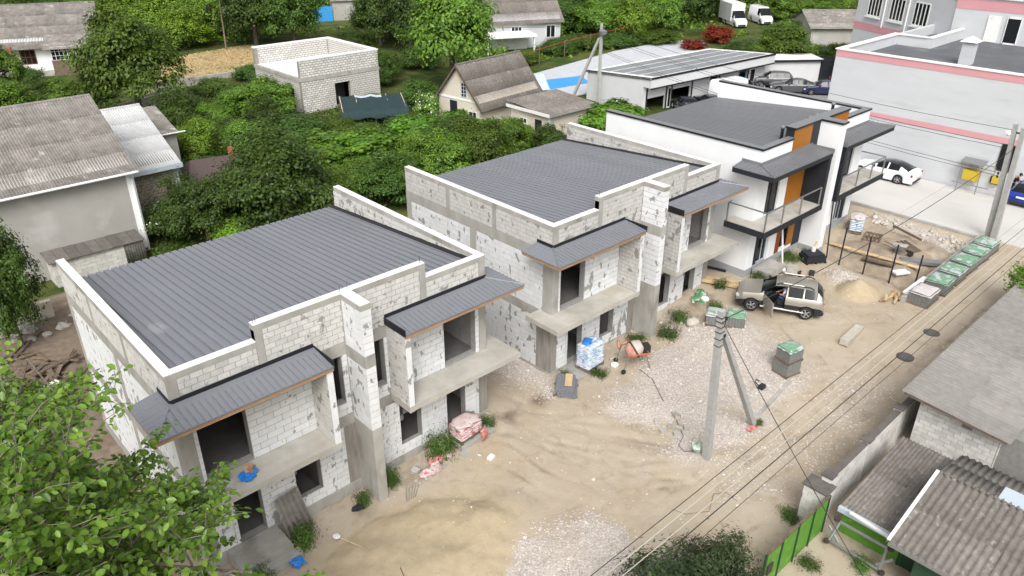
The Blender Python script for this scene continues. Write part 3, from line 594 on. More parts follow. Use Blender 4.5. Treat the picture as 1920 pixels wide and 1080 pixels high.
# ---------------------------------------------------------------- finished white house
def finished(loc):
    r_ = thing('finished_house', 'finished white house with anthracite and ochre panels and glass-less steel balcony rails', 'house', loc)
    zb, zs, zc, zp, zt = .75, 4.5, 7.5, 8.42, 8.95
    HG = [(.76,2.2,1.55,3.75),(W-2.2,W-.76,1.55,3.75),(3.5,4.9,1.75,3.75),(W-4.9,W-3.5,1.75,3.75)]; HU = [(1.1,2.4,4.5,7.0),(W-2.4,W-1.1,4.5,7.0)]
    k = MB()
    for c_ in cells(0, W, 1.55, zp, HG+HU): k.box(c_[0], c_[1], 0, .35, c_[2], c_[3])
    k.box(0, .35, .35, D, 1.55, zp); k.box(W-.35, W, .35, D, 1.55, zp); k.box(.35, W-.35, D-.3, D, 1.55, 7.2); k.build('wall', M['stucco'], r_)
    MB().box(-.012, W+.012, -.012, D, zb, 1.55).build('plinth', M['plinth'], r_)
    k = MB(); k.box(.35, W-.35, .35, D-.3, 3.9, 4.4); k.box(.35, W-.35, 3.5, 3.7, 1.5, 7.3); k.box(.35, W-.35, .35, D-.3, 1.4, 1.56); k.build('floor_slab', M['inshade'], r_)
    MB().box(3.05, 9.27, .0, .5, zp, zt).build('raised_parapet', M['anth'], r_)
    cp_ = MB(); cp_.box(-.06, 3.04, -.06, .36, zp, zp+.1); cp_.box(9.28, W+.06, -.06, .36, zp, zp+.1); cp_.box(-.06, .36, .36, D+.03, zp, zp+.1); cp_.box(W-.36, W+.06, .36, D+.03, zp, zp+.1); cp_.box(3.0, 9.32, -.09, .55, zt, zt+.1); cp_.box(5.82, 6.5, -1.35, -.09, zt, zt+.1)
    c2 = cp_.build('coping', M['black'], r_)
    k = MB()
    for (a, b_, c_, d, e) in ((-.05,3.035,-.05,.35,zp),(9.285,W+.05,-.05,.35,zp),(-.05,.35,.352,D+.02,zp),(W-.35,W+.05,.352,D+.02,zp),(3.01,9.31,-.08,.54,zt),(5.83,6.49,-1.34,-.082,zt)): k.box(a, b_, c_, d, e+.1, e+.115)
    k.build('cap_sheet', M['capm'], c2)
    MB().box(5.88, 6.44, -1.28, -.02, 1.5, zt).build('fin', M['stucco'], r_); MB().box(5.868, 6.452, -1.292, -.02, zb, 1.5).build('fin_plinth', M['plinth'], r_)
    for mir in (0, 1):
        X = (lambda x: W-x) if mir else (lambda x: x)
        def B(a, b_, *q, k=None): return (k or MB()).box(min(X(a), X(b_)), max(X(a), X(b_)), *q)
        B(3.05, 5.0, -.03, .0, 7.0, zt-.01).build('ochre_panel', M['orange'], r_); B(5.0, 5.87, -.032, .0, 1.55, zt-.005).build('dark_panel', M['anth'], r_)
        B(3.2, 4.98, -.03, 0, zs, 7.0).build('ochre_panel', M['orange'], r_); B(4.3, 4.99, -.034, 0, 1.75, zs-.35).build('ochre_panel', M['orange'], r_)
        B(3.06, 3.48, -.028, 0, 1.6, zs-.35).build('red_brown_panel', M['rust'], r_); B(.77, 1.2, .05, .12, 1.56, 3.74).build('dark_panel', M['anth'], r_)
        # balcony slab
        k = MB(); B(-.92, 5.3, -1.3, -.036, zs-.36, zs-.02, k=k); B(-.92, -.014, -.036, 1.15, zs-.36, zs-.02, k=k); sl_ = k.build('balcony_slab', M['anth'], r_)
        k = MB(); B(-.88, 5.28, -1.26, -.037, zs-.02, zs+.005, k=k); B(-.88, -.014, -.036, 1.12, zs-.02, zs+.004, k=k); k.build('balcony_screed', M['slab'], sl_)
        B(5.05, 5.33, -1.29, -.036, zs+.006, zc-.08).build('bay_wall', M['anth'], r_)
        canopy(r_, not mir, 'metal2', 'anth', zc+.02, zc+.16, .92, -1.34, 12.32-5.36, 1.12, .24, 'capm', 26)
        # glazing
        for (a, b_, c_, d) in ((1.1,2.4,4.52,6.98),(1.22,2.18,1.58,3.74),(3.52,4.28,1.78,3.74)):
            f = MB(); t = .06
            B(a, a+t, .1, .17, c_, d, k=f); B(b_-t, b_, .1, .17, c_, d, k=f); B(a+t, b_-t, .1, .17, c_, c_+t, k=f); B(a+t, b_-t, .1, .17, d-t, d, k=f); B((a+b_)/2-.03, (a+b_)/2+.03, .1, .17, c_+t, d-t, k=f)
            fo = f.build('window', M['anth'] if c_ > 2 or a > 3 else M['lblue'], r_); B(a+t, b_-t, .125, .135, c_+t, d-t).build('pane', M['glass'], fo)
        # rail
        f = MB(); pts = [(-.85,1.05),(-.85,-1.22),(.9,-1.22),(2.8,-1.22),(4.95,-1.22)]
        for (a, c_) in pts: f.bar((X(a), c_, zs), (X(a), c_, zs+1.03), .07, .07)
        for p, q in ((0,1),(1,4)): f.bar((X(pts[p][0]), pts[p][1], zs+1.05), (X(pts[q][0]), pts[q][1], zs+1.05), .065, .06)
        f.bar((X(-.85), 1.05, zs+1.05), (X(-.55), 1.05, zs+1.05), .05, .045)
        f.build('balcony_rail', M['alu'], r_)
    n_ = 20; wd = (W-.7)/n_; y0, y1, za, zb2 = .5, D+.2, 8.1, 7.3; k = MB(); zf = lambda x, y: za+(zb2-za)*(y-y0)/(y1-y0)
    k.add([(0,y0,za),(wd,y0,za),(wd,y1,zb2),(0,y1,zb2)], [(0,1,2,3)]); ribbed(k, lambda x: (y0, y1), 0, wd, 2, zf, wd/2-.05, .045); rm = k.mesh('roof_sheet', M['metal2'])
    for i in range(n_): link('roof_sheet', rm, r_, (.35+i*wd, 0, 0))
    for (x, y) in ((3.6,1.0),(6.6,1.0),(7.4,1.0),(10.6,1.6)):
        v = MB().lathe([(.09,7.6),(.09,8.75)], 10).build('vent_pipe', M['anth'], r_, loc=(x,y,0)); MB().lathe([(.13,8.73),(.15,8.8),(.05,8.88)], 10).build('vent_cap', M['alu'], v)
    return r_
H3 = finished((30.35, -1.22, 0))
M['darkboard'] = mat('grey_board', (.17,.155,.14), (.11,.1,.09), 4, .9, .3, 30, rnd=.2)
M['slategar'] = mat('grey_brown_sheet', (.25,.238,.224), (.19,.18,.168), 3, .93, .2, 40, rnd=.1)
M['shellblock'] = mat('rough_white_block', (.7,.69,.67), (.55,.53,.5), 4, .95, .3, 30, rnd=.14)
M['shellmortar'] = mat('rough_mortar', (.34,.31,.28), (.24,.22,.2), 4, .95, .3, 30)
# ---------------------------------------------------------------- corrugated roofs and neighbouring buildings
SH = {}
def corr(mt, w_, l_, n_, amp=.025):
    key = (mt, round(w_, 3), round(l_, 3), n_)
    if key not in SH:
        mb = MB(); N_ = n_*4+1; top = []; bot = []
        for j in (0, 1):
            for i in range(N_):
                mb.v.append((w_*i/(N_-1), l_*j, amp*math.sin(2*PI*i/4)))
        for j in (0, 1):
            for i in range(N_): mb.v.append((w_*i/(N_-1), l_*j, amp*math.sin(2*PI*i/4)-.012))
        for i in range(N_-1):
            mb.f.append([i, i+1, N_+i+1, N_+i]); mb.m.append(0); mb.f.append([2*N_+i, i, i+1, 2*N_+i+1][::-1]); mb.m.append(0)
        SH[key] = mb.mesh('roof_sheet', M[mt], True)
    return SH[key]
def sheets(parent, O, u, v, Lu, Lv, mt, w_=1.1, l_=1.6, n_=7, amp=.028, lift=.014, wob_=.006, name='roof_sheet'):
    O, u, v = Vector(O), Vector(u).normalized(), Vector(v).normalized(); nn = u.cross(v)
    a = max(1, round(Lu/w_)); w_ = Lu/a; b_ = max(1, round(Lv/l_)); l_ = Lv/b_; me_ = corr(mt, w_, l_+.12, n_, amp)
    for j in range(b_):
        for i in range(a):
            p = O+u*(i*w_)+v*(j*l_-.06)+nn*(j*lift+random.uniform(0, wob_))
            rt = Matrix(((u.x,v.x,nn.x,p.x),(u.y,v.y,nn.y,p.y),(u.z,v.z,nn.z,p.z),(0,0,0,1)))
            o = link(name, me_, parent); o.matrix_basis = rt @ Matrix.Rotation(random.uniform(-.006, .006), 4, 'Z')
def window(parent, p, u, w_, h, fm='whitepl', nx=2, nz_=1, t=.07, name='window', gm_='glass', out=.03):
    p, u = Vector(p), Vector(u).normalized(); n_ = u.cross(Vector((0,0,1))); z = Vector((0,0,1)); mb = MB()
    bar = lambda a, c_, tt: mb.bar(p+u*a[0]+z*a[1]+n_*out*.5, p+u*c_[0]+z*c_[1]+n_*out*.5, tt if a[0] == c_[0] else out*1.6, out*1.6 if a[0] == c_[0] else tt)
    for i in range(nx+1): x = w_*i/nx; bar((x, 0), (x, h), t if i in (0, nx) else t*.7)
    for i in range(nz_+1): zz = h*i/nz_; bar((t/2, zz), (w_-t/2, zz), t if i in (0, nz_) else t*.6)
    wo = mb.build(name, M[fm], parent)
    q = p+n_*.006; MB().add([q, q+u*w_, q+u*w_+z*h, q+z*h, q-n_*.03, q+u*w_-n_*.03, q+u*w_+z*h-n_*.03, q+z*h-n_*.03], [(0,1,2,3),(7,6,5,4),(0,4,5,1),(1,5,6,2),(2,6,7,3),(3,7,4,0)]).build('pane', M[gm_], wo)
    return wo
def gable(name, label, loc, rz, L, Dp, ze, zr, wm, rmt, ov=.3, oy=.4, zb=-.4, sw=1.1, sl_=1.6, nw=7, barge=None, ridge_y=None, back=True):
    r_ = thing(name, label, 'house', loc, rz); ry = ridge_y or Dp/2
    mb = MB(); mb.box(0, L, 0, Dp, zb, ze)
    mb.add([(0,0,ze),(0,Dp,ze),(0,ry,zr-.12),(L,0,ze),(L,Dp,ze),(L,ry,zr-.12)], [(0,2,1),(3,4,5),(0,3,5,2),(1,2,5,4)]); mb.build('wall', M[wm], r_)
    sf = (zr-ze)/ry; v = Vector((0, ry+oy, sf*(ry+oy))); sheets(r_, (-ov,-oy,ze-sf*oy), (1,0,0), v, L+2*ov, v.length, rmt, sw, sl_, nw)
    sb = (zr-ze)/(Dp-ry)
    if back: v = Vector((0, -(Dp-ry+oy), sb*(Dp-ry+oy))); sheets(r_, (L+ov,Dp+oy,ze-sb*oy), (-1,0,0), v, L+2*ov, v.length, rmt, sw, sl_, nw)
    MB().tube([(-ov,ry,zr+.03),(L+ov,ry,zr+.03)], .1, 8).build('ridge_cap', M[rmt], r_)
    if barge:
        for x in (-ov-.03, L+ov+.03):
            k = MB(); k.bar((x,-oy,ze-sf*oy-.06), (x,ry,zr-.06), .04, .18); k.bar((x,ry,zr-.06), (x,Dp+oy,ze-sb*oy-.06), .04, .18); k.build('bargeboard', M[barge], r_)
    return r_
# grey plaster house
h = gable('village_house', 'large grey plastered house with a weathered corrugated roof and no windows in its street wall', (-5,27.3,0), 0, 13, 11.6, 5.75, 8.75, 'greyplaster', 'slate', .25, .55, sw=1.12, sl_=1.7, nw=7)
k = MB(); k.tube([(-5.2,-.62,5.42),(13.2,-.62,5.38)], .075, 8); k.tube([(12.5,-.6,5.35),(12.9,-.1,4.9),(12.92,-.08,.4)], .06, 8); k.build('gutter', M['whitepl'], h)
MB().box(12.6, 13.04, -.03, 0, -.3, 5.5).build('corner_strip', M['stucco'], h)
# lean-to at its foot
h = thing('lean_to', 'low block lean-to with an old board roof at the foot of the grey house wall', 'shed', (1.9,25.4,0)); sp = []
MB().box(.02,5.2,.02,1.85,-.4,1.95).build('wall_core', M['mortar2'], h); lay(sp, 'y', 0, 0, 4.1, -.2, 1.95, [], .6, .28, 'oldblock', gap=.02); lay(sp, 'x', 0, .02, 1.8, -.2, 1.95, [], .6, .28, 'oldblock', gap=.02); place_blocks(h, sp)
for i in range(9): k = MB().box(-.2+i*.62, .4+i*.62, -.25, 1.8, 0, .05); o = k.build('roof_board', M['darkboard'], h); o.location = (0, 0, 2.0); o.rotation_euler[0] = R(6+random.uniform(-1, 1))
sheets(h, (4.1,-.06,.2), (1,0,0), (0,0,1), 1.2, 1.8, 'slate', 1.2, 1.8, 8, name='wall_sheet')
h.scale = (.95,.8,.78); h.location = (2.3,25.85,0)
# white roofed annex with rubble wall
h = gable('stone_annex', 'rubble stone annex with a new white corrugated roof beside the grey house', (8.35,32.7,0), 0, 4.1, 11.6, 3.75, 6.4, 'stonewall', 'slatewhite', .25, .5, sw=1.1, sl_=1.7, nw=7)
pts = []
for i in range(21):
    for j in range(18): pts.append((.1+i*.19+random.uniform(-.05,.05)+(j % 2)*.09, -.01, -.1+j*.205+random.uniform(-.05,.05)))
mb = MB()
for (x, y, z) in pts: mb.tbox(Matrix.Translation((x,y,z)) @ Matrix.Rotation(random.uniform(0,6), 4, 'Y'), random.uniform(.12,.2), .09, random.uniform(.1,.19))
tag(mb.build('rubble_stones', M['rubble'], h), kind='stuff')
MB().box(-.27,4.36,-.56,-.5,3.3,3.62).build('fascia', M['lblue'], h); MB().box(3.8,4.13,-.04,-.005,0,3.4).build('corner_post', M['lblue'], h)
h = thing('small_shed', 'small shed with a grey corrugated lean-to roof behind the stone annex', 'shed', (12.8,38.4,0)); MB().box(0,2,0,3.6,-.3,4.2).build('wall', M['greyplaster'], h); sheets(h, (-.1,-.3,4.1), (1,0,0), (0,4,1.2), 2.2, 4.1, 'slate', 1.1, 2.0); MB().tube([(-.6,-.35,4.05),(2.6,-.35,4.05)], .06, 6).build('gutter', M['whitepl'], h)
h = thing('brown_shed', 'low shed with a brown shingle roof and brick chimney among the shrubs', 'shed', (13.6,33.6,.2), R(-14)); MB().box(0,4.2,0,3.2,-.4,1.5).build('wall', M['greyplaster'], h)
mb = MB(); mb.add([(-.3,-.3,1.4),(4.5,-.3,1.4),(4.0,1.6,2.5),(.3,1.6,2.5),(-.3,3.5,1.4),(4.5,3.5,1.4)], [(0,1,2,3),(5,4,3,2),(4,0,3),(1,5,2),(0,4,5,1)]); mb.build('roof', M['roofbrown'], h); MB().box(3.1,3.5,1.9,2.3,1.6,2.95).build('chimney', M['brick'], h)
# far top-left house
h = gable('veranda_house', 'old whitewashed house with a patched corrugated roof and a glazed wooden veranda', (6.8,92.0,.35), R(-22), 18, 9, 3.7, 7.3, 'stucco', 'slate', .4, .9, sw=1.12, sl_=1.7)
k = MB().box(13.2,18,-2.6,-.02,-.4,1.0).box(13.2,18.02,-2.62,-.02,.95,1.8); k.build('veranda_base', M['oldwood'], h)
MB().box(13.3,17.9,-2.55,-.02,1.8,3.2).build('veranda_box', M['glass'], h)
window(h, (13.3,-2.56,1.8), (1,0,0), 2.6, 1.5, 'whitepl', 6, 3, .08); window(h, (16.1,-2.56,1.8), (1,0,0), 1.8, 1.5, 'lblue', 3, 2, .08)
sheets(h, (12.6,-3.1,3.15), (1,0,0), (0,3.2,1.1), 6, 3.4, 'slate'); window(h, (6.5,-.01,1.1), (1,0,0), 1.6, 1.6, 'rust', 3, 2); window(h, (9.6,-.01,1.1), (1,0,0), 1.6, 1.6, 'rust', 3, 2); MB().box(8.5,9.0,-1.0,-.5,-.2,3.3).build('pillar', M['brick'], h); MB().box(5,13.1,-2.4,-.02,-.4,.25).build('terrace', M['conc'], h)
# white block shell
h = thing('block_shell', 'roofless white block shell with raised parapets above a flat slab', 'house', (29.9,46.6,0)); sp = []
HB = [(3.6,5.3,1.3,3.5)]; HX = [(1.6,2.8,1.2,3.3),(4.6,5.8,1.2,3.3)]
k = MB()
for c_ in cells(0, 8.8, -.4, 4.1, HB): k.box(c_[0], c_[1], 0, .35, c_[2], c_[3])
for c_ in cells(.35, 9.4, -.4, 4.1, HX): k.box(0, .35, c_[0], c_[1], c_[2], c_[3])
k.box(8.45,8.8,.35,9.4,-.4,6.0); k.box(.35,8.45,9.05,9.4,-.4,6.0); k.box(0,.35,9.05,9.399,4.1,6.0); k.box(0,8.45,.001,.349,4.4,6.0); k.build('wall_core', M['shellmortar'], h)
MB().box(-.08,8.82,-.06,9.42,4.08,4.42).build('slab', M['conc'], h); MB().box(.2,8.4,.3,9.0,4.42,4.45).build('white_deck', M['white'], h)
k = MB(); k.box(-.03,8.83,-.05,.36,6.0,6.14); k.box(8.44,8.83,.36,9.43,6.0,6.14); k.box(-.03,8.44,9.04,9.43,6.0,6.14); k.build('coping', M['white'], h)
lay(sp, 'y', 0, .02, 8.78, 1.0, 4.06, HB, .4, .21, 'shellblock', gap=.06); lay(sp, 'y', 0, .02, 8.78, 4.44, 5.98, [], .4, .21, 'shellblock', gap=.06); lay(sp, 'y', 9.05, .36, 8.4, 4.47, 5.98, [], .4, .21, 'shellblock', gap=.06); lay(sp, 'x', 0, .36, 9.3, 1.0, 4.06, HX, .4, .21, 'shellblock', gap=.06); lay(sp, 'x', 8.45, .36, 9.0, 4.47, 5.98, [], .4, .21, 'shellblock', gap=.06)
place_blocks(h, sp); MB().box(2.4,6.4,3,3.1,.5,4).build('inner_wall', M['inshade'], h)
# cream gabled house: ridge runs away from its gable, so build with ridge along x and the gable at x=0
h = gable('cream_house', 'cream house with a steep brown corrugated gable roof and dark doorway', (38.5,30.7,1.1), R(6), 8.0, 5.2, 2.5, 5.5, 'cream', 'slatedark', .35, .5, sw=1.1, sl_=1.7, barge='oldwood')
MB().box(-.03,0,2.85,3.75,0,2.25).build('door', M['anth'], h); window(h, (-.005,2.25,2.75), (0,-1,0), .6, 1.25, 'lblue', 2, 4, .08); window(h, (-.005,1.35,.7), (0,-1,0), .9, .9, 'whitepl', 2, 1); MB().box(-.05,0,0,5.2,2.42,2.56).build('ledge', M['stucco'], h)
h = thing('cream_annex', 'flat-roofed cream outbuilding with a patchy corrugated roof next to the gabled cream house', 'outbuilding', (40.0,23.6,1.1)); MB().box(0,5.6,0,4.7,-.4,2.55).build('wall', M['cream'], h); MB().box(-.03,5.63,-.03,4.73,-.4,.55).build('plinth', M['roofbrown'], h)
sheets(h, (-.3,-.35,2.55), (1,0,0), (0,5.3,.42), 6.2, 5.3, 'slatedark', 1.2, 1.75); MB().box(-.03,-.001,.9,1.7,0,1.95).build('door', M['anth'], h); window(h, (-.005,3.5,1.3), (0,-1,0), .8, .45, 'whitepl', 2, 1); MB().box(-.06,.12,-.06,.12,.55,2.5).build('corner_strip', M['stucco'], h); MB().box(-.34,-.3,-.3,5.0,2.45,2.72).build('fascia', M['white'], h)
MB().tube([(-.35,-.4,2.5),(5.9,-.4,2.5)], .06, 6).build('gutter', M['alu'], h)
# workshop
h = thing('workshop', 'long white clad workshop with black trim and rows of solar panels on its roof', 'workshop', (53.6,24.0,1.15), R(-4)); Lw, Dw = 19.5, 8.2
HD = [(.7,3.3,0,2.3),(4.3,7.1,0,2.3),(10.3,11.5,0,2.3),(15.2,16.4,0,2.3)]
k = MB()
for c_ in cells(.02, Lw, -.3, 2.6, HD): k.box(c_[0], c_[1], .6, .8, c_[2], c_[3])
k.add([(0,.6,-.3),(0,Dw,-.3),(0,Dw,2.75),(0,-.3,3.45),(0,.6,2.6),(0,-.3,2.6)], [(0,4,5,3,2,1)]); k.box(0.01,Lw,Dw-.2,Dw,-.3,2.72); k.box(Lw-.2,Lw,.8,Dw-.2,-.3,2.7); k.box(.02,.2,.8,Dw-.2,-.3,2.7); k.box(.02,Lw,-.3,.6,2.602,2.64); k.build('wall', M['panelwhite'], h)
MB().box(-.02,Lw+.2,-.36,-.3,2.55,3.42).build('fascia', M['panelwhite'], h); k = MB(); k.box(-.06,Lw+.26,-.42,-.3,3.42,3.6); k.box(-.05,Lw+.22,-.385,-.36,2.48,2.62); k.bar((-.05,-.3,3.5),(-.05,Dw+.2,2.85),.1,.2); k.box(-.05,.12,-.37,-.2,-.2,2.5) if False else None
for x in (.55, 3.4, 4.15, 7.25, 10.2, 11.6, 15.05, 16.5): k.box(x-.09, x+.09, .54, .6, -.3, 2.6)
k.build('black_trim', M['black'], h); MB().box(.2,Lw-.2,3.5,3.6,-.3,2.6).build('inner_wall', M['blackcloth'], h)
MB().box(.7,3.3,.66,.72,1.35,2.3).build('shutter', M['panelwhite'], h); MB().box(4.3,7.1,.66,.72,1.75,2.3).build('shutter', M['panelwhite'], h); window(h, (3.6,.6,.1), (1,0,0), .5, 1.9, 'whitepl', 1, 1, .12); window(h, (16.9,.6,.1), (1,0,0), .9, 2.0, 'whitepl', 1, 1, .12)
v = Vector((0, Dw+.5, -.75)); k = MB(); k.add([(-.1,-.35,3.55),(Lw+.2,-.35,3.55),(Lw+.2,Dw+.2,2.86),(-.1,Dw+.2,2.86),(-.1,-.35,3.45),(Lw+.2,-.35,3.45),(Lw+.2,Dw+.2,2.76),(-.1,Dw+.2,2.76)], [(0,1,2,3),(7,6,5,4),(0,4,5,1),(1,5,6,2),(2,6,7,3),(3,7,4,0)]); k.build('roof', M['white'], h)
pm_ = MB().box(.02,1.02,.02,1.68,0,.035).mesh('solar_panel', M['solar'])
for j in range(4):
    for i in range(17):
        o = link('solar_panel', pm_, h, (.9+i*1.06, .1+j*1.95, 3.56-(j*1.95+.45)*.081)); o.rotation_euler[0] = R(-4.6)
# white garage box and black fence behind the yard
h = thing('flat_garage', 'low white garage with a black-edged flat roof at the end of the yard', 'garage', (74.0,24.0,1.2), R(-38)); MB().box(0,6.6,0,3,-.2,2.3).build('wall', M['panelwhite'], h); MB().box(-.2,6.8,-.3,3.1,2.3,2.5).build('roof_edge', M['black'], h); MB().box(-.15,6.75,-.25,3.05,2.5,2.53).build('roof', M['white'], h); MB().box(-.12,.1,-.08,.1,-.2,2.3).build('corner_post', M['black'], h)
h = thing('slatted_fence', 'black slatted metal fence between the white garage and the grey building', 'fence', (79.3,19.9,1.2), R(-38))
sm = MB().box(0,5.5,0,.03,0,.24).mesh('slat', M['anth'])
for i in range(10): link('slat', sm, h, (0, 0, .05+i*.27))
for x in (0, 2.7, 5.4): MB().box(x,x+.08,.03,.1,-.2,2.75).build('post', M['anth'], h)
# big grey and pink building
h = thing('commercial_building', 'large grey rendered building with pink bands and a flat bitumen roof', 'building', (54.4,-14,1.2)); zt = 8.3
k = MB(); k.box(0,.3,7,21,-.3,zt); k.box(.3,30,20.7,21,-.3,zt); k.box(.3,30,7,7.3,-.3,zt); k.build('wall', M['biggrey'], h)
MB().box(-.02,0,7,21.0,zt-.5,zt-.02).build('pink_band', M['pink'], h); MB().box(-.02,0,7,21.0,3.75,4.15).build('pink_band', M['pink'], h)
MB().box(.3,18,7.3,20.7,zt-1.0,zt-.8).build('roof', M['bitumen'], h)
k = MB(); k.box(-.08,.4,6.9,21.1,zt,zt+.09); k.box(.4,10.6,20.6,21.1,zt,zt+.09); k.build('coping', M['white'], h)
k = MB(); k.box(10.6,17.3,17.9,18.2,zt-.8,zt); k.box(10.3,10.6,17.9,20.69,zt-.8,zt); k.build('roof_parapet', M['biggrey'], h); MB().box(10.25,17.3,17.85,18.25,zt,zt+.08).build('coping', M['white'], h); MB().box(10.2,10.65,18.25,20.6,zt,zt+.08).build('coping', M['white'], h)
k = MB(); k.box(17.2,29,8,19,zt-.85,11.0); k.build('upper_storey', M['biggrey'], h); MB().box(17.18,17.2,8,19.0,10.0,10.85).build('pink_band', M['pink'], h); MB().box(17.05,29,7.9,19.1,11.0,11.12).build('coping', M['white'], h)
MB().box(17.1,17.2,15.2,16.2,zt-.75,zt+1.35).build('roof_door', M['white'], h); window(h, (17.19,14.7,zt-.75), (0,-1,0), 1.05, 2.1, 'white', 1, 1, .16, 'roof_door')
ch = MB().box(5.4,6.3,13.2,14.0,zt-.8,zt+.75).build('chimney', M['biggrey'], h); MB().add([(5.2,13,zt+.85),(6.5,13,zt+.85),(6.5,14.2,zt+.85),(5.2,14.2,zt+.85),(5.85,13.6,zt+1.25)], [(0,1,4),(1,2,4),(2,3,4),(3,0,4),(3,2,1,0)]).build('chimney_cap', M['white'], ch)
wg = thing('office_wing', 'grey wing with three barred white windows and pink bands behind the flat roof', 'building', (71.7,5.0,1.2), R(62)); MB().box(0,13,-8,0,-.3,11.4).build('wall', M['biggrey'], wg)
MB().box(0,13.02,0,.02,10.6,11.3).build('pink_band', M['pink'], wg); MB().box(0,13.02,0,.02,6.4,7.1).build('pink_band', M['pink'], wg); MB().box(-.1,13.1,-8,.12,11.4,11.55).build('coping', M['white'], wg)
for i in range(3):
    x = 3.0+i*3.2; window(wg, (x+1.9,.015,7.9), (-1,0,0), 1.9, 2.0, 'white', 4, 1, .12); MB().box(x-.15,x+2.05,0,.2,7.7,7.82).build('window_sill', M['white'], wg)
for x in (5.6, 8.8): MB().tube([(x,.1,7.0),(x,.1,11.2)], .08, 6).build('downpipe', M['white'], wg)
window(h, (-.01,8.1,1.9), (0,-1,0), .95, 1.8, 'plastic', 1, 1, .08); window(h, (-.01,8.2,.9), (0,-1,0), .7, .5, 'plastic', 1, 1, .1)
# far sheds and houses
h = gable('long_shed', 'long pale shed with an old corrugated roof beyond the hedge', (99.0,31.5,1.2), R(-43), 15, 8, 2.6, 4.2, 'greyplaster', 'slate', .4, .5, sw=1.15, sl_=1.8)
MB().box(10.4,11,3.4,4,3.4,4.9).build('chimney', M['conc'], h)
h = gable('grey_cottage', 'far grey cottage with a brownish corrugated roof and white windows', (65.0,58.6,1.2), R(-24), 9.5, 8, 3.6, 6.8, 'biggrey', 'slatedark', .4, .5, sw=1.15, sl_=1.8)
window(h, (2.4,-.01,1.2), (1,0,0), 1.5, 1.6, 'whitepl', 3, 1, .12); window(h, (7.4,-.01,1.2), (1,0,0), 1.3, 1.6, 'whitepl', 2, 1, .12)
tag(MB().box(0,7,0,3.5,2.2,2.5).box(.2,.4,.2,.4,0,2.2).box(6.6,6.8,.2,.4,0,2.2).box(.3,6.7,3.1,3.3,0,2.2).build('flat_shelter', M['white'], loc=(61.5,56.2,1.0), rz=R(-24)), 'shelter with a flat white roof in front of the far grey cottage', 'shelter')
h = thing('blue_fenced_house', 'pale house and low grey garages beside a bright blue fence', 'house', (57.5,94.0,1.2), R(-26)); MB().box(4,12,3,9,-.3,3.0).build('garage_wall', M['greyplaster'], h); sheets(h, (3.8,2.7,3.0), (1,0,0), (0,6.5,.5), 8.4, 6.6, 'slate', 1.4, 2.2); MB().box(2,12,11,16,-.3,6).build('house_wall', M['stucco'], h); window(h, (3.2,10.99,3.6), (1,0,0), 1.4, 1.5, 'whitepl', 2, 1, .12); MB().box(.2,3.9,2.6,2.66,0,2.3).build('blue_fence', M['bluetarp'], h)
for (a, b_, c_, lab) in ((23.5,66.5,30.5,'low concrete garden wall along the mown field'), ):
    tag(MB().bar((17.5,60.5,.9),(30.0,64.5,1.1),.35,1.3).build('garden_wall', M['conc']), lab, 'wall')
tag(MB().bar((22.5,68.0,1.0),(33,66.5,1.1),.35,1.2).build('garden_wall', M['conc']), 'second concrete garden wall, stepped, nearer the mown straw field', 'wall')
# shade net frame
h = thing('shade_frame', 'timber frame roofed with dark green shade net in the garden', 'frame', (30.2,40.0,1.1), R(-28))
for (x, y, z) in ((0,0,1.3),(2.9,0,1.3),(5.8,0,1.3),(0,4.2,1.75),(2.9,4.2,1.75),(5.8,4.2,1.75)): MB().bar((x,y,-.2),(x,y,z),.09,.09).build('post', M['oldwood'], h)
for x in (0, 1.45, 2.9, 4.35, 5.8): MB().bar((x,-.1,1.33),(x,4.3,1.78),.07,.07).build('rafter', M['paleplank'], h)
mb = MB()
for i in range(13):
    for j in range(9):
        u, vv = i/12, j/8; mb.v.append((-.15+6.1*u, -.25+4.7*vv, 1.4+.44*vv-.16*abs(math.sin(u*4*PI))+random.uniform(-.02,.02)))
for i in range(12):
    for j in range(8): a = i*9+j; mb.f.append([a, a+9, a+10, a+1]); mb.m.append(1 if j > 6 and 2 < i < 8 else 0)
for i in range(13): u = i/12; mb.v.append((-.15+6.1*u, -.3, .75+.1*math.sin(i*1.7)))
for i in range(12): mb.f.append([i*9, 117+i, 118+i, (i+1)*9]); mb.m.append(0)
mb.build('shade_net', [M['net'], M['lblue']], h, True)
h = thing('solar_collector', 'pale tilted glass collector panel standing behind the cream house', 'panel', (47.8,33.6,1.1), R(-20)); k = MB(); k.tbox(Matrix.Translation((0,0,2.4)) @ Matrix.Rotation(R(38), 4, 'X'), 3.0, 2.0, .08); k.build('panel', M['lblue'], h)
for x in (-1.3, 1.3): MB().bar((x,.6,-.2),(x,.6,2.9),.08,.08).build('leg', M['steel'], h)
for x in (-.5, .5): MB().tbox(Matrix.Translation((x,0,2.4)) @ Matrix.Rotation(R(38), 4, 'X'), .05, 2.02, .1).build('mullion', M['alu'], h)
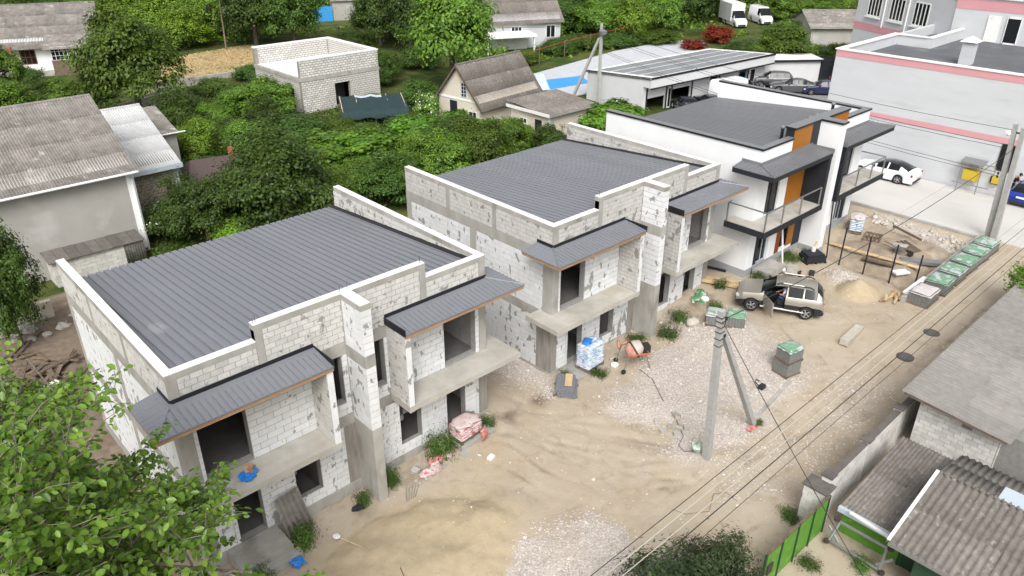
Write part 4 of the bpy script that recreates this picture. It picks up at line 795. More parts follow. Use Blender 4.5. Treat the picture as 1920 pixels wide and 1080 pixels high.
# ---------------------------------------------------------------- right foreground: garage, block fence, sheds, gate
h = thing('block_garage', 'white block garage with a grey corrugated roof beside the road', 'garage', (22.75,-16.4,.5)); sp = []
MB().box(.02,12,-3,2.85,-.3,2.55).build('wall_core', M['mortar'], h); MB().box(.5,.75,1.4,1.75,2.2,2.58) if False else None
lay(sp, 'x', 0, 0.05, 2.9, -.2, 2.5, [(1.0,1.35,2.2,2.5)], .42, .2, 'oldblock', gap=.016); lay(sp, 'x', 2.0, -3, .0, -.2, 2.5, [], .42, .2, 'oldblock', gap=.016); lay(sp, 'y', 0, 0.0, 1.98, -.2, 2.5, [], .42, .2, 'oldblock', gap=.016); place_blocks(h, sp)
MB().box(.02,12,-3,-.02,-.3,.0).build('footing', M['conc'], h)
sheets(h, (-.75,-.35,2.72), (0,1,0), (1,0,.01), 0.1, .1, 'slate') if False else None
v = Vector((0, 3.9, .35)); sheets(h, (-.6,-.3,2.62), (1,0,0), (0,3.75,.3), 13.2, 3.75, 'slategar', 1.15, 1.9, 5, .055); sheets(h, (1.5,-3.5,2.3), (1,0,0), (0,3.3,.28), 11, 3.35, 'slategar', 1.15, 1.7, 5, .055)
MB().bar((1.4,-.28,2.5),(1.4,-3.3,2.25),.12,.1).build('beam', M['oldwood'], h); MB().bar((-.55,-.25,2.56),(-.55,3.4,2.86),.08,.08).build('beam', M['oldwood'], h)
h = thing('block_fence', 'old grey block fence with capped piers along the road', 'fence', (17.0,-12.95,.35)); sp = []
MB().box(.1,8.7,.02,.2,-.3,1.8).build('fence_core', M['mortar'], h); lay(sp, 'y', 0.0, .1, 8.7, -.05, 1.78, [], .4, .2, 'oldblock', gap=.014); place_blocks(h, sp)
MB().box(.1,8.7,-.02,.22,1.8,1.85).build('coping', M['darkboard'], h)
for x in (0, 2.9, 5.8, 8.7):
    p = MB().box(x-.15,x+.15,-.06,.28,-.3,1.92).build('pier', M['oldblock'], h); MB().box(x-.2,x+.2,-.1,.32,1.92,1.98).build('pier_cap', M['darkboard'], p)
h = thing('end_pier', 'square white block gate pier with a stone slab cap beside the green gate', 'pier', (16.55,-12.75,.3)); sp = []
MB().box(-.28,.28,-.4,.4,-.3,1.7).build('pier_core', M['mortar'], h); lay(sp, 'x', -.29, -.4, .4, -.1, 1.7, [], .4, .2, 'oldblock', gap=.014); lay(sp, 'y', -.41, -.28, .28, -.1, 1.7, [], .3, .2, 'oldblock', gap=.014); place_blocks(h, sp); MB().box(-.34,.34,-.46,.46,1.71,1.78).build('cap', M['darkboard'], h)
h = thing('green_gate', 'bright green painted sheet-metal gate standing by the road', 'gate', (12.4,-13.15,.3), R(-1))
for i in range(4): MB().box(i*1.0,i*1.0+.97,-.02,.02,.05,1.65).build('panel', M['greenpaint'], h)
for i in range(5): MB().box(i*1.0-.05,i*1.0-.005 if i else .04,-.07,-.021,0,1.72).build('post', M['darkgreen'], h)
MB().box(0,4,-.06,.03,1.66,1.72).build('top_rail', M['oldwood'], h); MB().box(.2,.5,-.09,-.03,.7,1.1).build('lock_box', M['steel'], h)
h = thing('green_shed', 'shed with green painted walls and a low weathered corrugated roof inside the yard', 'shed', (16.85,-16.75,.3)); MB().box(0,.12,0,3.1,-.3,1.3).build('wall', M['greenpaint'], h)
MB().box(-.02,0,.0,1.0,-.2,1.27).build('door', M['darkgreen'], h); MB().box(-.05,0,1.02,1.1,-.2,1.28).build('door_post', M['darkgreen'], h); MB().box(.12,4.3,0.2,3.0,-.3,1.25).build('wall_inner', M['mortar'], h)
sheets(h, (-.25,3.2,1.32), (0,-1,0), (1,0,.06), 3.7, 4.9, 'slatedark', 1.3, 2.45, 9, .03); MB().box(-.35,-.22,-.2,3.2,1.15,1.35).build('eave_board', M['lblue'], h)
k = MB()
for i in range(22): k.add([(-.21,.2+i*.14,1.2),(-.21,.34+i*.14,1.2),(-.21,.27+i*.14,1.08)], [(0,1,2),(2,1,0)])
k.build('fretwork_trim', M['white'], h)
tag(MB().bar((16.4,-14.0,1.75),(16.0,-16.4,1.9),.12,.06).build('white_plank', M['whitepl']), 'long white plank lying across the edge of the low shed roof', 'plank')
h = thing('hip_roof_shed', 'outhouse with a steep brown-grey corrugated roof edged by a pale strip', 'shed', (15.3,-20.4,.3)); MB().box(.3,5,0,4.0,-.3,2.1).build('wall', M['darkgreen'], h)
v = Vector((3.4, 0, .75)); sheets(h, (-.1,4.75,2.22), (0,-1,0), v, 5.2, v.length, 'slatedark', 1.2, 1.8, 6, .04); v = Vector((-2.6,0,.75)); sheets(h, (5.9,-.45,2.22), (0,1,0), v, 5.2, v.length, 'slatedark', 1.2, 1.35, 6, .04)
k = MB(); k.add([(-.1,4.78,2.24),(3.3,4.78,3.02),(3.3,4.3,2.99),(-.1,4.83,2.1)], [(0,1,3)]); k.bar((-.1,4.78,2.26),(3.3,4.78,3.02),.1,.05); k.build('verge_strip', M['white'], h); MB().box(3.3,4.2,1.0,3.0,2.85,2.95).build('skylight_sheet', M['lblue'], h); MB().bar((-.12,4.75,2.16),(-.12,-.4,2.16),.1,.12).build('gutter', M['alu'], h)
MB().add([(.9,4.02,0),(1.9,4.02,0),(1.9,4.02,1.8),(.9,4.02,1.8),(.9,4.0,0),(1.9,4.0,0),(1.9,4.0,1.8),(.9,4.0,1.8)], [(0,1,2,3),(7,6,5,4)]).build('cream_panel', M['cream'], h)
h = thing('axle_frame', 'bare metal car subframe leaning against the green shed wall', 'car part', (16.3,-14.4,.35)); k = MB()
for a, c_ in (((0,.6,.9),(0,-1.0,.9)),((-.35,.6,.25),(-.35,-1.0,.2)),((0,.6,.9),(-.35,.7,.2)),((0,-1.0,.9),(-.35,-1.05,.2)),((-.1,.9,.6),(-.3,.4,.3)),((-.1,-1.3,.7),(-.3,-.9,.3))): k.tube([a, c_], .055, 7)
k.build('tube_frame', M['alu'], h)
for p in ((0,.72,.95),(0,-1.12,.95),(-.4,.75,.2),(-.4,-1.15,.2)): MB().lathe([(.1,-.05),(.1,.05)], 10, Matrix.Translation(p)).build('hub', M['steel'], h)
# ---------------------------------------------------------------- vegetation
def leaf_mesh(name, C, Nrm, size, mts, aspect=.55, midx=None, shape=0):
    n_ = len(C); up = rng.normal(size=(n_, 3)); t = np.cross(Nrm, up); t /= np.linalg.norm(t, axis=1)[:, None]+1e-9; bt = np.cross(Nrm, t); sz = np.broadcast_to(size, (n_,))[:, None]
    if shape == 0:
        V = np.stack([C-t*sz*.5, C+bt*sz*aspect*.5-Nrm*sz*.08, C+t*sz*.5, C-bt*sz*aspect*.5-Nrm*sz*.08], 1); nv = 4; F = np.array([[0,1,2,3]])
    else:
        f = lambda a, b_, c_: C+t*sz*a+bt*sz*aspect*b_+Nrm*sz*c_
        V = np.stack([f(-.5,0,-.02), f(-.22,.42,.07), f(.16,.45,.06), f(.5,0,-.1), f(.16,-.45,.06), f(-.22,-.42,.07)], 1); nv = 6; F = np.array([[0,1,2,3],[0,3,4,5]])
    FF = (F[None]+np.arange(n_)[:, None, None]*nv).reshape(-1, 4); m_ = bpy.data.meshes.new(name); V = V.reshape(-1, 3)
    m_.vertices.add(len(V)); m_.vertices.foreach_set('co', V.ravel()); m_.loops.add(FF.size); m_.loops.foreach_set('vertex_index', FF.ravel()); m_.polygons.add(len(FF)); m_.polygons.foreach_set('loop_start', np.arange(len(FF))*4); m_.polygons.foreach_set('loop_total', np.full(len(FF), 4))
    for q in mts: m_.materials.append(q)
    if midx is not None: m_.polygons.foreach_set('material_index', np.repeat(midx, len(F)))
    m_.update(calc_edges=True); return m_
def crown_pts(nc, per, rad, sq=1., inner=.45, cl=.22, low=-.75, box=False):
    k = rng.normal(size=(nc, 3)); k /= np.linalg.norm(k, axis=1)[:, None]; k[:, 2] = np.where(k[:, 2] < low, -k[:, 2], k[:, 2])
    if box: k = np.sign(k)*np.abs(k)**.45*.8
    lob = .72+.55*np.array([mnoise.noise(Vector((a*1.7+rad*9, b_*1.7, c_*1.7))) for a, b_, c_ in k]); r_ = lob*rng.uniform(inner, 1, nc)**.5
    cc = k*r_[:, None]; cc[:, 2] *= sq; sp_ = cl*rng.uniform(.6, 1.25, nc)
    P = np.repeat(cc, per, 0); off = rng.normal(size=(nc*per, 3))*np.repeat(sp_, per)[:, None]*.55; off[:, 2] *= .65; P = P+off
    nrm = off*1.0+np.repeat(k, per, 0)*.12+np.array([0,0,.22])+rng.normal(size=P.shape)*.09; nrm /= np.linalg.norm(nrm, axis=1)[:, None]+1e-9
    return P, nrm, cc
PROTO = {}
def trunk_mesh(name, cc, h0, rr, k=9):
    mb = MB(); b0 = (0, 0, -h0-.1); top = (.05, .03, .1); mb.tube([b0, (.02, .02, -h0*.45), top], [rr*1.3, rr, rr*.6], 8)
    for c_ in cc[rng.choice(len(cc), min(k, len(cc)), False)]:
        s = rng.uniform(.3, .9); p0 = Vector((.02, .02, -h0*(1-s)*.7)); q = Vector(c_)*.85; mb.tube([p0, p0.lerp(q, .5)+Vector((0,0,.05)), q], [rr*.5, rr*.3, rr*.1], 5)
    return mb.mesh(name, M['bark'])
def proto(key, nc, per, leaf, mt, sq=.85, rad=1, cl=.22, h0=1.1, rr=.06, box=False, aspect=.55, inner=.4, extra=None):
    P, nrm, cc = crown_pts(nc, per, rad, sq, inner, cl, box=box); mts = [M[mt]]; mi = None
    if extra: mts.append(M[extra[0]]); mi = (rng.random(len(P)) < extra[1]).astype(int)
    PROTO[key] = (leaf_mesh('crown', P, nrm, rng.uniform(.7, 1.3, len(P))*leaf, mts, aspect, mi), trunk_mesh('trunk', cc, h0, rr), h0)
for i in range(3):
    proto(f'mid{i}', 200, 105, .064, 'leaf_mid', rad=i+1, h0=.9, cl=.165); proto(f'dark{i}', 210, 105, .058, 'leaf_dark', rad=i+5, h0=.8, cl=.165); proto(f'bright{i}', 190, 64, .075, 'leaf_bright', rad=i+9, h0=.75, cl=.2)
proto('weed0', 30, 40, .16, 'weed', .8, 44, .5, .28, .02, inner=.0, aspect=.32); proto('shrub0', 170, 60, .08, 'weed', .7, 14, .24, .6, .04); proto('shrub1', 170, 60, .08, 'leaf_mid', .7, 15, .24, .6, .04)
proto('vine0', 170, 46, .13, 'leaf_vine', .75, 17, .2, .8, .03, True, .8); proto('vine1', 170, 46, .13, 'leaf_vine', .75, 18, .2, .8, .03, True, .8)
proto('red0', 120, 46, .11, 'leaf_red', .8, 19, .22, .7, .04); proto('flower0', 140, 46, .12, 'leaf_mid', .9, 21, .22, .8, .04, extra=('petal', .08)); proto('flower1', 140, 46, .1, 'leaf_dark', .8, 22, .22, .8, .04, extra=('petal', .04))
proto('grey0', 200, 60, .075, 'leaf_grey', .8, 23, .2, .9, .03, aspect=.35)
LAB = {'mid': ('leafy mid-green tree among the far gardens', 'tree', 'leafy mid-green garden trees'), 'dark': ('dense dark green tree in the gardens behind the houses', 'tree', 'dense dark green trees'), 'bright': ('light yellow-green tree on the far slope', 'tree', 'light yellow-green trees'),
       'shrub': ('bushy low green garden shrub', 'shrub', 'bushy garden shrubs'), 'vine': ('bright green grapevine spread over a trellis', 'grapevine', 'grapevines in the garden'), 'red': ('red-leaved shrub by the white vans', 'shrub', 'red-leaved shrubs')}
cnt = {}
LM = [(15,88,'the old veranda house'),(35,76,'the mown field'),(34,52,'the roofless block shell'),(62,96,'the blue-fenced house'),(70,60,'the far grey cottage'),(80,50,'the rusty rail fence'),(108,48,'the white vans'),(104,32,'the long pale shed'),(66,26,'the solar-roofed workshop'),(42,33,'the cream gabled house'),(43,25,'the cream outbuilding'),(10,38,'the white-roofed annex'),(16,35,'the brown shingle shed'),(33,42,'the shade net frame'),(8,20,'the sand-heap house'),(24,20,'the mixer house'),(82,22,'the black slatted fence'),(40,112,'the wooded slope behind the mown field'),(95,95,'the wooded slope behind the grey cottage'),(140,60,'the wooded rise behind the vans')]
SH_ = {'mid': 'leafy mid-green tree', 'dark': 'dense dark green tree', 'bright': 'light yellow-green tree', 'shrub': 'bushy green shrub', 'vine': 'bright green grapevine', 'red': 'red-leaved shrub'}
def tree(x, y, r_, h, kind, label=None, cat=None, group=None, key=None, z=None, vs_=1.):
    i = cnt.get(kind, 0); cnt[kind] = i+1; ks = [q for q in PROTO if q.startswith(kind)]; c_, t, h0 = PROTO[key or ks[i % len(ks)]]
    lb = LAB.get(kind, (None,)*3); o = thing('tree' if (cat or lb[1]) == 'tree' else (cat or lb[1]), label or lb[0], cat or lb[1], (x, y, gh(x, y) if z is None else z), random.uniform(0, 6.3), group if label else lb[2])
    if not label: o['label'] = SH_[kind]+' near '+min(LM, key=lambda q: (q[0]-x)**2+(q[1]-y)**2)[2]
    o.name = {'tree':'tree','shrub':'shrub','grapevine':'grapevine'}.get(cat or lb[1], 'shrub')
    sz = h/(h0+.85) if kind not in ('vine',) else h/1.55
    if cat == 'weeds': sz = h/1.1; h0 = .28
    a = link('crown', c_, o, (0, 0, h0*sz)); a.scale = (r_, r_, sz*vs_); b_ = link('trunk', t, o, (0, 0, h0*sz)); b_.scale = (r_*.8, r_*.8, sz)
    return o
TREES = [(30.0,123.9,6.6,9.5,'dark'),(32.5,107.7,5.8,8.2,'bright'),(34.9,96.3,5.2,6.4,'bright'),(35.0,87.4,4.3,5.7,'bright'),(42.6,92.2,4.9,8.2,'bright'),(43.2,83.4,5.8,11.0,'dark'),(47.4,80.2,5.2,10.2,'dark'),(66.1,101.6,5.4,7.7,'bright'),(55.7,71.5,4.4,9.6,'dark'),(56.4,65.6,4.6,10.6,'dark'),(84.9,77.8,5,8.0,'bright'),(93.2,78.6,5.6,7.6,'mid'),(83.4,61.3,4.6,6.3,'dark'),(83.2,56.2,4,5.9,'mid'),(85.6,51.8,3.6,6,'bright'),(89.5,50.5,4.2,7.2,'mid'),(96.9,54.2,4.8,7.6,'dark'),(103.5,54.9,4.8,7.8,'dark'),(80.9,25.9,4.3,5.7,'mid'),(85.5,21.6,3.9,3.4,'dark'),(89,18.5,3.4,3.2,'dark'),(84,26,3.6,4.2,'mid'),(136.7,44.2,5.8,5.5,'bright'),(127.9,47.6,5.7,5.0,'mid'),(128.0,35.4,5,4.5,'bright'),
 (18.8,49.0,3.1,4.3,'dark'),(21.6,48.6,2.6,3.2,'mid'),(25.4,52.3,1.9,2.8,'dark'),(19.3,24.3,2.4,3.8,'mid'),(11.1,25.4,3.0,5.1,'dark'),(23.5,22.7,3.0,3.7,'dark'),(27.8,22.6,2.9,4.4,'mid'),(31.4,22.6,2.8,4.6,'mid'),(35.0,22.8,1.9,3.9,'mid'),(37.6,21.0,1.9,2.9,'dark'),
 (46.5,21.8,3.0,3.0,'vine'),(43.8,21.6,2.0,2.6,'vine'),(25.9,40.7,3.3,2.6,'shrub'),(29.0,38.6,1.8,1.7,'shrub'),(21.2,40.4,2.9,2.8,'shrub'),(22.6,31.5,2.9,2.8,'vine'),(27.0,31.3,3.0,2.6,'vine'),(31.9,31.5,2.6,2.5,'vine'),(24.1,27.4,2.0,2.3,'shrub'),(37.0,32.5,1.6,1.9,'vine'),(34.5,29.4,2.2,2.4,'vine'),(33.2,34.4,2.2,1.8,'shrub'),(36.2,27.2,2.2,2.4,'vine'),(38.2,25.2,1.6,2.0,'shrub'),
 (5.8,54.1,2.3,4.5,'mid'),(20.5,38,2.6,4.0,'mid'),(30.5,24.5,2.3,4.6,'dark'),(24.5,43.5,2.2,3.6,'dark'),(28,25.2,2.0,3.6,'bright'),(17.5,41.5,2.2,3.8,'bright'),(14.3,79.8,2.0,2.7,'shrub'),(15.4,73.7,2.2,2.4,'shrub'),(11,76,2.4,2.2,'shrub'),(18,70,2.6,2.2,'shrub'),(91.9,41.6,2.6,2.6,'red'),(85.3,41.0,2.2,1.4,'red'),(89.7,35.5,3.2,1.6,'shrub'),(85.5,47.4,3.7,2,'shrub'),(79.4,50.0,3.7,2,'shrub'),(74,51.5,3.2,2.2,'shrub'),(69.7,51.0,3.1,2.3,'shrub'),(61.6,49.0,2.2,2,'shrub'),(42.5,51.2,1.9,3.4,'dark'),(107.8,33.4,3.4,3.7,'mid'),
 (80.6,62.6,3.4,2.8,'vine'),(76.5,63.5,3,2.6,'vine'),(17,29.5,2.6,3,'shrub'),(20,35.5,3,2.6,'shrub'),(16,36.5,2.0,2.4,'shrub'),(14.5,46,2.6,3,'mid'),(18,45,3,2.6,'shrub'),(22,45,2.8,2.4,'shrub'),(24.5,35.6,2.8,2.2,'vine'),(28.8,35,2.4,2.0,'shrub'),(19.5,28,2.4,2.6,'shrub'),(30,27,2.6,2.6,'vine'),(33,25.8,2.4,2.8,'shrub'),(13.5,28.5,2.4,3.2,'mid'),(10.0,29.8,1.5,1.8,'shrub'),(43,35.5,1.8,2.4,'shrub'),(40.5,42,2.6,2.8,'shrub'),(36,43.5,1.6,1.8,'shrub'),(44,55,3,3.4,'mid'),(51,56,3,3,'shrub'),(40,64,3.4,3.4,'shrub'),(33,63.5,2.6,2.2,'shrub'),(27,61,2.6,2.0,'shrub'),(22.5,56.5,2.6,2.2,'shrub'),(14,62,3,4.2,'mid'),(9,64,3.2,5,'mid'),(48,66,3.4,4,'dark'),(60,76,5,7,'dark'),(66,72,4,5.5,'mid'),(72,80,5.5,7,'dark'),(78,76,5,6.5,'mid'),(79,90,6,8,'dark'),(90,92,6,8,'bright'),(50,100,6,9,'dark'),(57,112,6,9,'mid'),(40,104,5.5,8,'mid'),(22,112,6,8,'dark'),(12,108,6,8,'mid'),(4,112,6,9,'dark'),(25,100,5,7,'mid'),(74,105,6,9,'mid'),(100,70,6,8,'dark'),(108,66,6,8,'mid'),(112,56,4.6,6.4,'dark'),(118,60,6,8,'dark'),(92,60,5,6.6,'dark'),(97,58,4.6,6,'bright'),(88,66,5,6.6,'mid'),(118,46,4.4,4.6,'mid'),(123,42,4.6,4.2,'mid'),(103,36,3.8,3,'shrub'),(110,86,7,10,'dark'),(125,74,7,9,'mid'),(132,62,7,9,'dark'),(140,54,6,7,'mid'),(98,100,8,11,'dark'),(66,125,8,11,'dark'),(44,128,8,11,'mid'),(120,98,8,12,'mid'),(140,84,8,11,'dark'),(150,66,8,10,'mid'),(86,116,8,12,'mid'),(160,56,7,8,'dark'),(155,40,6,6,'mid'),(145,36,5,5,'bright'),(18,127,8,11,'mid'),(5,128,8,11,'dark')]
for t in TREES: tree(*t)
tree(18.4,57.8,5.4,11.2,'mid','large spreading leafy tree beside the white-roofed annex','tree',key='mid0'); tree(10.0,71.6,3.1,7.4,'mid','leafy tree in front of the old veranda house','tree',key='mid1')
tree(47.1,45.2,6.3,12.4,'mid','big round tree behind the roofless block shell','tree',key='mid2'); tree(26.7,48.1,3.8,4.2,'mid','broad rounded bush in front of the roofless block shell','shrub',key='mid0')
tree(15.2,23.5,4.4,7.0,'dark','broad dark tree directly behind the roof of the house with the sand heap','tree',key='dark1'); tree(36.3,35.3,1.4,3.2,'flower','white-flowering shrub beside the cream gabled house','shrub',key='flower0'); tree(9.6,27.9,1.9,2.8,'flower','shrub dotted with pale flowers under the stone annex wall','shrub',key='flower1'); tree(12.2,23.6,1.9,2.2,'bright','yellow-green shrub beside the broad dark tree','shrub',key='bright0')
tree(-.9,20.2,2.1,7.4,'dark','slender dark tree standing at the edge of the cleared plot before the grey house','tree',key='dark2'); tree(-2.4,13.2,1.5,2.2,'shrub','low bush beside the heap of broken boards','shrub',key='shrub1')
tree(20.9,46.1,1.2,1.6,'bright','small yellow-green bush above the brown shingle shed','shrub',key='bright1')
tree(37.0,-14.4,2.6,3.6,'mid','leafy tree overhanging the road behind the block garage','tree',key='mid1')
tree(8.3,-12.7,2.4,4.2,'grey','grey-green narrow-leaved tree under the overhead wires beside the green gate','tree',key='grey0'); tree(10.4,-12.6,1.7,3.7,'grey','smaller grey-green narrow-leaved tree close to the green gate','tree',key='grey0')
# weeds along the walls
WEEDS = [(9.2,-.75,.75,1.5,'dark weeds beside the stacked red and white sacks'),(11.75,-.75,.45,.8,'weeds at the house corner behind the red and white sacks'),(6.75,-.75,.4,1.4,'tall weed climbing beside the bare concrete fin base'),(5.5,-.75,.4,.8,'low weeds in the corner between fin and wall'),(2.9,-1.0,.6,1.3,'weeds growing under the leaning corrugated sheet'),(.9,-1.75,.6,1.1,'weeds beside the steps under the foreground tree'),
 (22.9,-1.75,.65,.8,'weeds in front of the mixer house fin'),(21.6,-.7,.6,.5,'low weeds under the ground window behind the concrete mixer'),(24.6,-1.1,.7,.7,'weeds beside the entrance with green sacks'),(26.6,-1.9,.45,.7,'small weed at the step with green sacks'),(28.6,-.9,.5,.8,'weeds at the corner behind the paver pallets'),(18.0,-1.5,.5,.5,'weeds at the foot of the blue and white sacks'),(16.7,-.5,.4,.5,'weeds beside the stack of dark roof sheets'),
 (31.0,-1.9,.7,.6,'weeds at the corner of the finished white house'),(34.6,-1.7,.9,.5,'weeds along the plinth of the finished white house'),(19.9,-8.6,.25,.35,'tuft of weed at the strut foot of the concrete pole'),(14.6,-13.7,.45,.5,'weed tuft inside the yard behind the green gate'),(15.9,-14.9,.5,.5,'weeds under the bare subframe'),(16.2,-12.1,.5,.5,'weeds at the roadside pier'),(15.2,-15.6,.4,.4,'weed clump on the yard ground by the green shed'),(36.4,-1.8,.4,.4,'white-flowered weed beside the black bale')]
for i, (x, y, r_, h, lab) in enumerate(WEEDS): tree(x, y, r_, h, 'shrub', lab, 'weeds', key='weed0', z=gh(x, y))
for o in bpy.data.objects:
    if o.get('category') == 'weeds' and o.name.startswith('shrub'): o.name = 'weed_clump'
# low planting of the gardens, one mass
poly = [(5,24),(16,22),(40,20.2),(48,23),(48,31),(40,45),(33,60),(16,68),(6,60),(8.5,45),(13,40)]
q = rng.uniform((4,18), (49,70), (60000, 2)); m_ = pip(q[:, 0], q[:, 1], poly)
for (a, b_, c_, d) in ((8,13,32,46),(29.5,39.2,46,57),(38,48,30,37),(39.5,46.2,23,29),(12.5,15,38,42.5),(13.5,18.5,32,38)): m_ &= ~((q[:, 0] > a) & (q[:, 0] < b_) & (q[:, 1] > c_) & (q[:, 1] < d))
q = q[m_]; hh_ = .12+.75*np.clip(fbm(q[:, 0]*.45, q[:, 1]*.45, 3)*2-.6, 0, 1); P = np.column_stack([q, height(q[:, 0], q[:, 1])+hh_*rng.random(len(q))**.5]); nr = rng.normal(size=P.shape)*.5+np.array([0,0,.7]); nr /= np.linalg.norm(nr, axis=1)[:, None]
tag(link('garden_plants', leaf_mesh('garden_plants', P, nr, rng.uniform(.14, .34, len(P)), [M['leaf_mid'], M['leaf_dark'], M['weed']], .6, rng.integers(0, 3, len(P)))), 'low green vegetables and weeds covering the garden ground', 'ground cover', kind='stuff')
q = rng.uniform((24,67), (46,84), (9000, 2)); q = q[pip(q[:, 0], q[:, 1], [(24,71),(33,67),(46,76),(42,84),(30,82)])]; P = np.column_stack([q, np.full(len(q), 1.26)]); nr = rng.normal(size=P.shape)*.3+np.array([0,0,.9]); nr /= np.linalg.norm(nr, axis=1)[:, None]
tag(link('cut_straw', leaf_mesh('cut_straw', P, nr, rng.uniform(.3, .7, len(P)), [M['straw']], .15)), 'dry cut straw lying on the mown field', 'straw', kind='stuff')
q = np.concatenate([rng.uniform((-15,86), (70,150), (26000, 2)), rng.uniform((60,48), (175,140), (30000, 2)), rng.uniform((78,16), (150,48), (12000, 2))]); m_ = ~pip(q[:, 0], q[:, 1], [(50,30),(80,30),(95,44),(88,49),(57,46)]) & ~pip(q[:, 0], q[:, 1], [(102,40),(120,44),(116,52),(101,54)])
for (a, b_, c_, d) in ((4,28,80,104),(63,76,52,66),(55,74,88,112),(90,108,22,42),(71,85,15,26.5)): m_ &= ~((q[:, 0] > a) & (q[:, 0] < b_) & (q[:, 1] > c_) & (q[:, 1] < d))
q = q[m_]; hh_ = .2+2.2*np.clip(fbm(q[:, 0]*.16, q[:, 1]*.16, 3)*2-.55, 0, 1); P = np.column_stack([q, height(q[:, 0], q[:, 1])+np.maximum(0, np.hypot(q[:, 0]-30, q[:, 1]-20)-140)*.06+hh_*rng.random(len(q))**.4]); nr = rng.normal(size=P.shape)*.5+np.array([0,0,.6]); nr /= np.linalg.norm(nr, axis=1)[:, None]
tag(link('undergrowth', leaf_mesh('undergrowth', P, nr, rng.uniform(.35, .8, len(P)), [M['leaf_mid'], M['leaf_dark'], M['leaf_bright']], .6, rng.integers(0, 3, len(P)))), 'tangled green undergrowth of the far wooded slope', 'undergrowth', kind='stuff')
# foreground tree with real leaves on twigs
ft = thing('foreground_tree', 'tall fruit tree with large glossy leaves rising beside the nearest block house', 'tree', (-7.35,-5.6,-.55)); mb = MB(); tw = MB(); LC = []; LN = []
base = Vector((0,0,-.2)); hub = Vector((.5,-.6,6.6)); mb.tube([base, (.1,-.1,3), hub], [.3,.24,.18], 10)
rs = random.Random(5); tips = []
def twig(p, d, L, r_, lv):
    q = p+d*L*.5+Vector((rs.uniform(-.1,.1), rs.uniform(-.1,.1), rs.uniform(-.05,.12)))*L; e = p+d*L+Vector((0,0,-.05*L)); (mb if lv < 2 else tw).tube([p, q, e], [r_, r_*.75, r_*.5], 6 if lv < 2 else 4, cap=False)
    if lv >= 3:
        n_ = rs.randint(17, 24)
        for i in range(n_):
            s = (i+.6)/n_; b_ = p.lerp(e, s); a = i*2.4+rs.uniform(-.4,.4); o_ = Vector((math.cos(a), math.sin(a), rs.uniform(-.25,.35))).normalized()*rs.uniform(.07,.2)
            LC.append(b_+o_); nn = Vector((o_.x*3+rs.uniform(-.4,.4), o_.y*3+rs.uniform(-.4,.4), rs.uniform(.35,1.1))).normalized(); LN.append(nn)
        return
    for i in range((7, 7, 6)[lv]):
        s = rs.uniform(.3, 1); b_ = p.lerp(e, s); nd = (d*.75+Vector((rs.gauss(0,1), rs.gauss(0,1), rs.gauss(.1,.65)))*.75).normalized(); twig(b_, nd, L*rs.uniform(.42,.62), r_*.5, lv+1)
for tgt in [(.2,-3.2,3.6),(2.8,-2.0,1.4),(3.2,-.2,2.6),(2.4,1.4,4.4),(1.4,-4.6,1.2),(-2.2,-1.6,4.6),(3.1,-1.4,4.4),(-3.4,.6,3.4),(-.4,.8,5.0),(2.2,-4.2,3.0),(1.0,-2.4,5.0),(-1.6,-4.0,2.8),(2.9,-3.4,.6),(-1.5,2.6,4.2),(3.3,-1.2,3.2),(.6,-1.2,4.4),(1.8,.2,3.6),(2.0,-2.6,3.8),(.2,-4.2,3.2)]:
    v = Vector(tgt); twig(hub+Vector((0,0,-.6)), v.normalized(), v.length, .085, 0)
mb.build('trunk', M['bark'], ft); tag(tw.build('twigs', M['twig'], ft), kind='stuff')
LC = np.array([tuple(p) for p in LC]); LN = np.array([tuple(p) for p in LN]); print('near leaves', len(LC))
tag(link('leaves', leaf_mesh('leaves', LC, LN, rng.uniform(.1,.2,len(LC)), [M['leaf_near'], M['leaf_bright']], .64, (rng.random(len(LC)) < .04).astype(int), 1), ft), kind='stuff')
sel = rng.choice(len(LC), 60, False); fm_ = MB().lathe([(.005,-.03),(.022,-.02),(.03,0),(.022,.02),(.005,.03)], 8).mesh('fruit', mat('green_fruit', (.3,.36,.07), None, rough=.4), True)
for i in sel: link('fruit', fm_, ft, tuple(LC[i]-np.array([0,0,.06])))
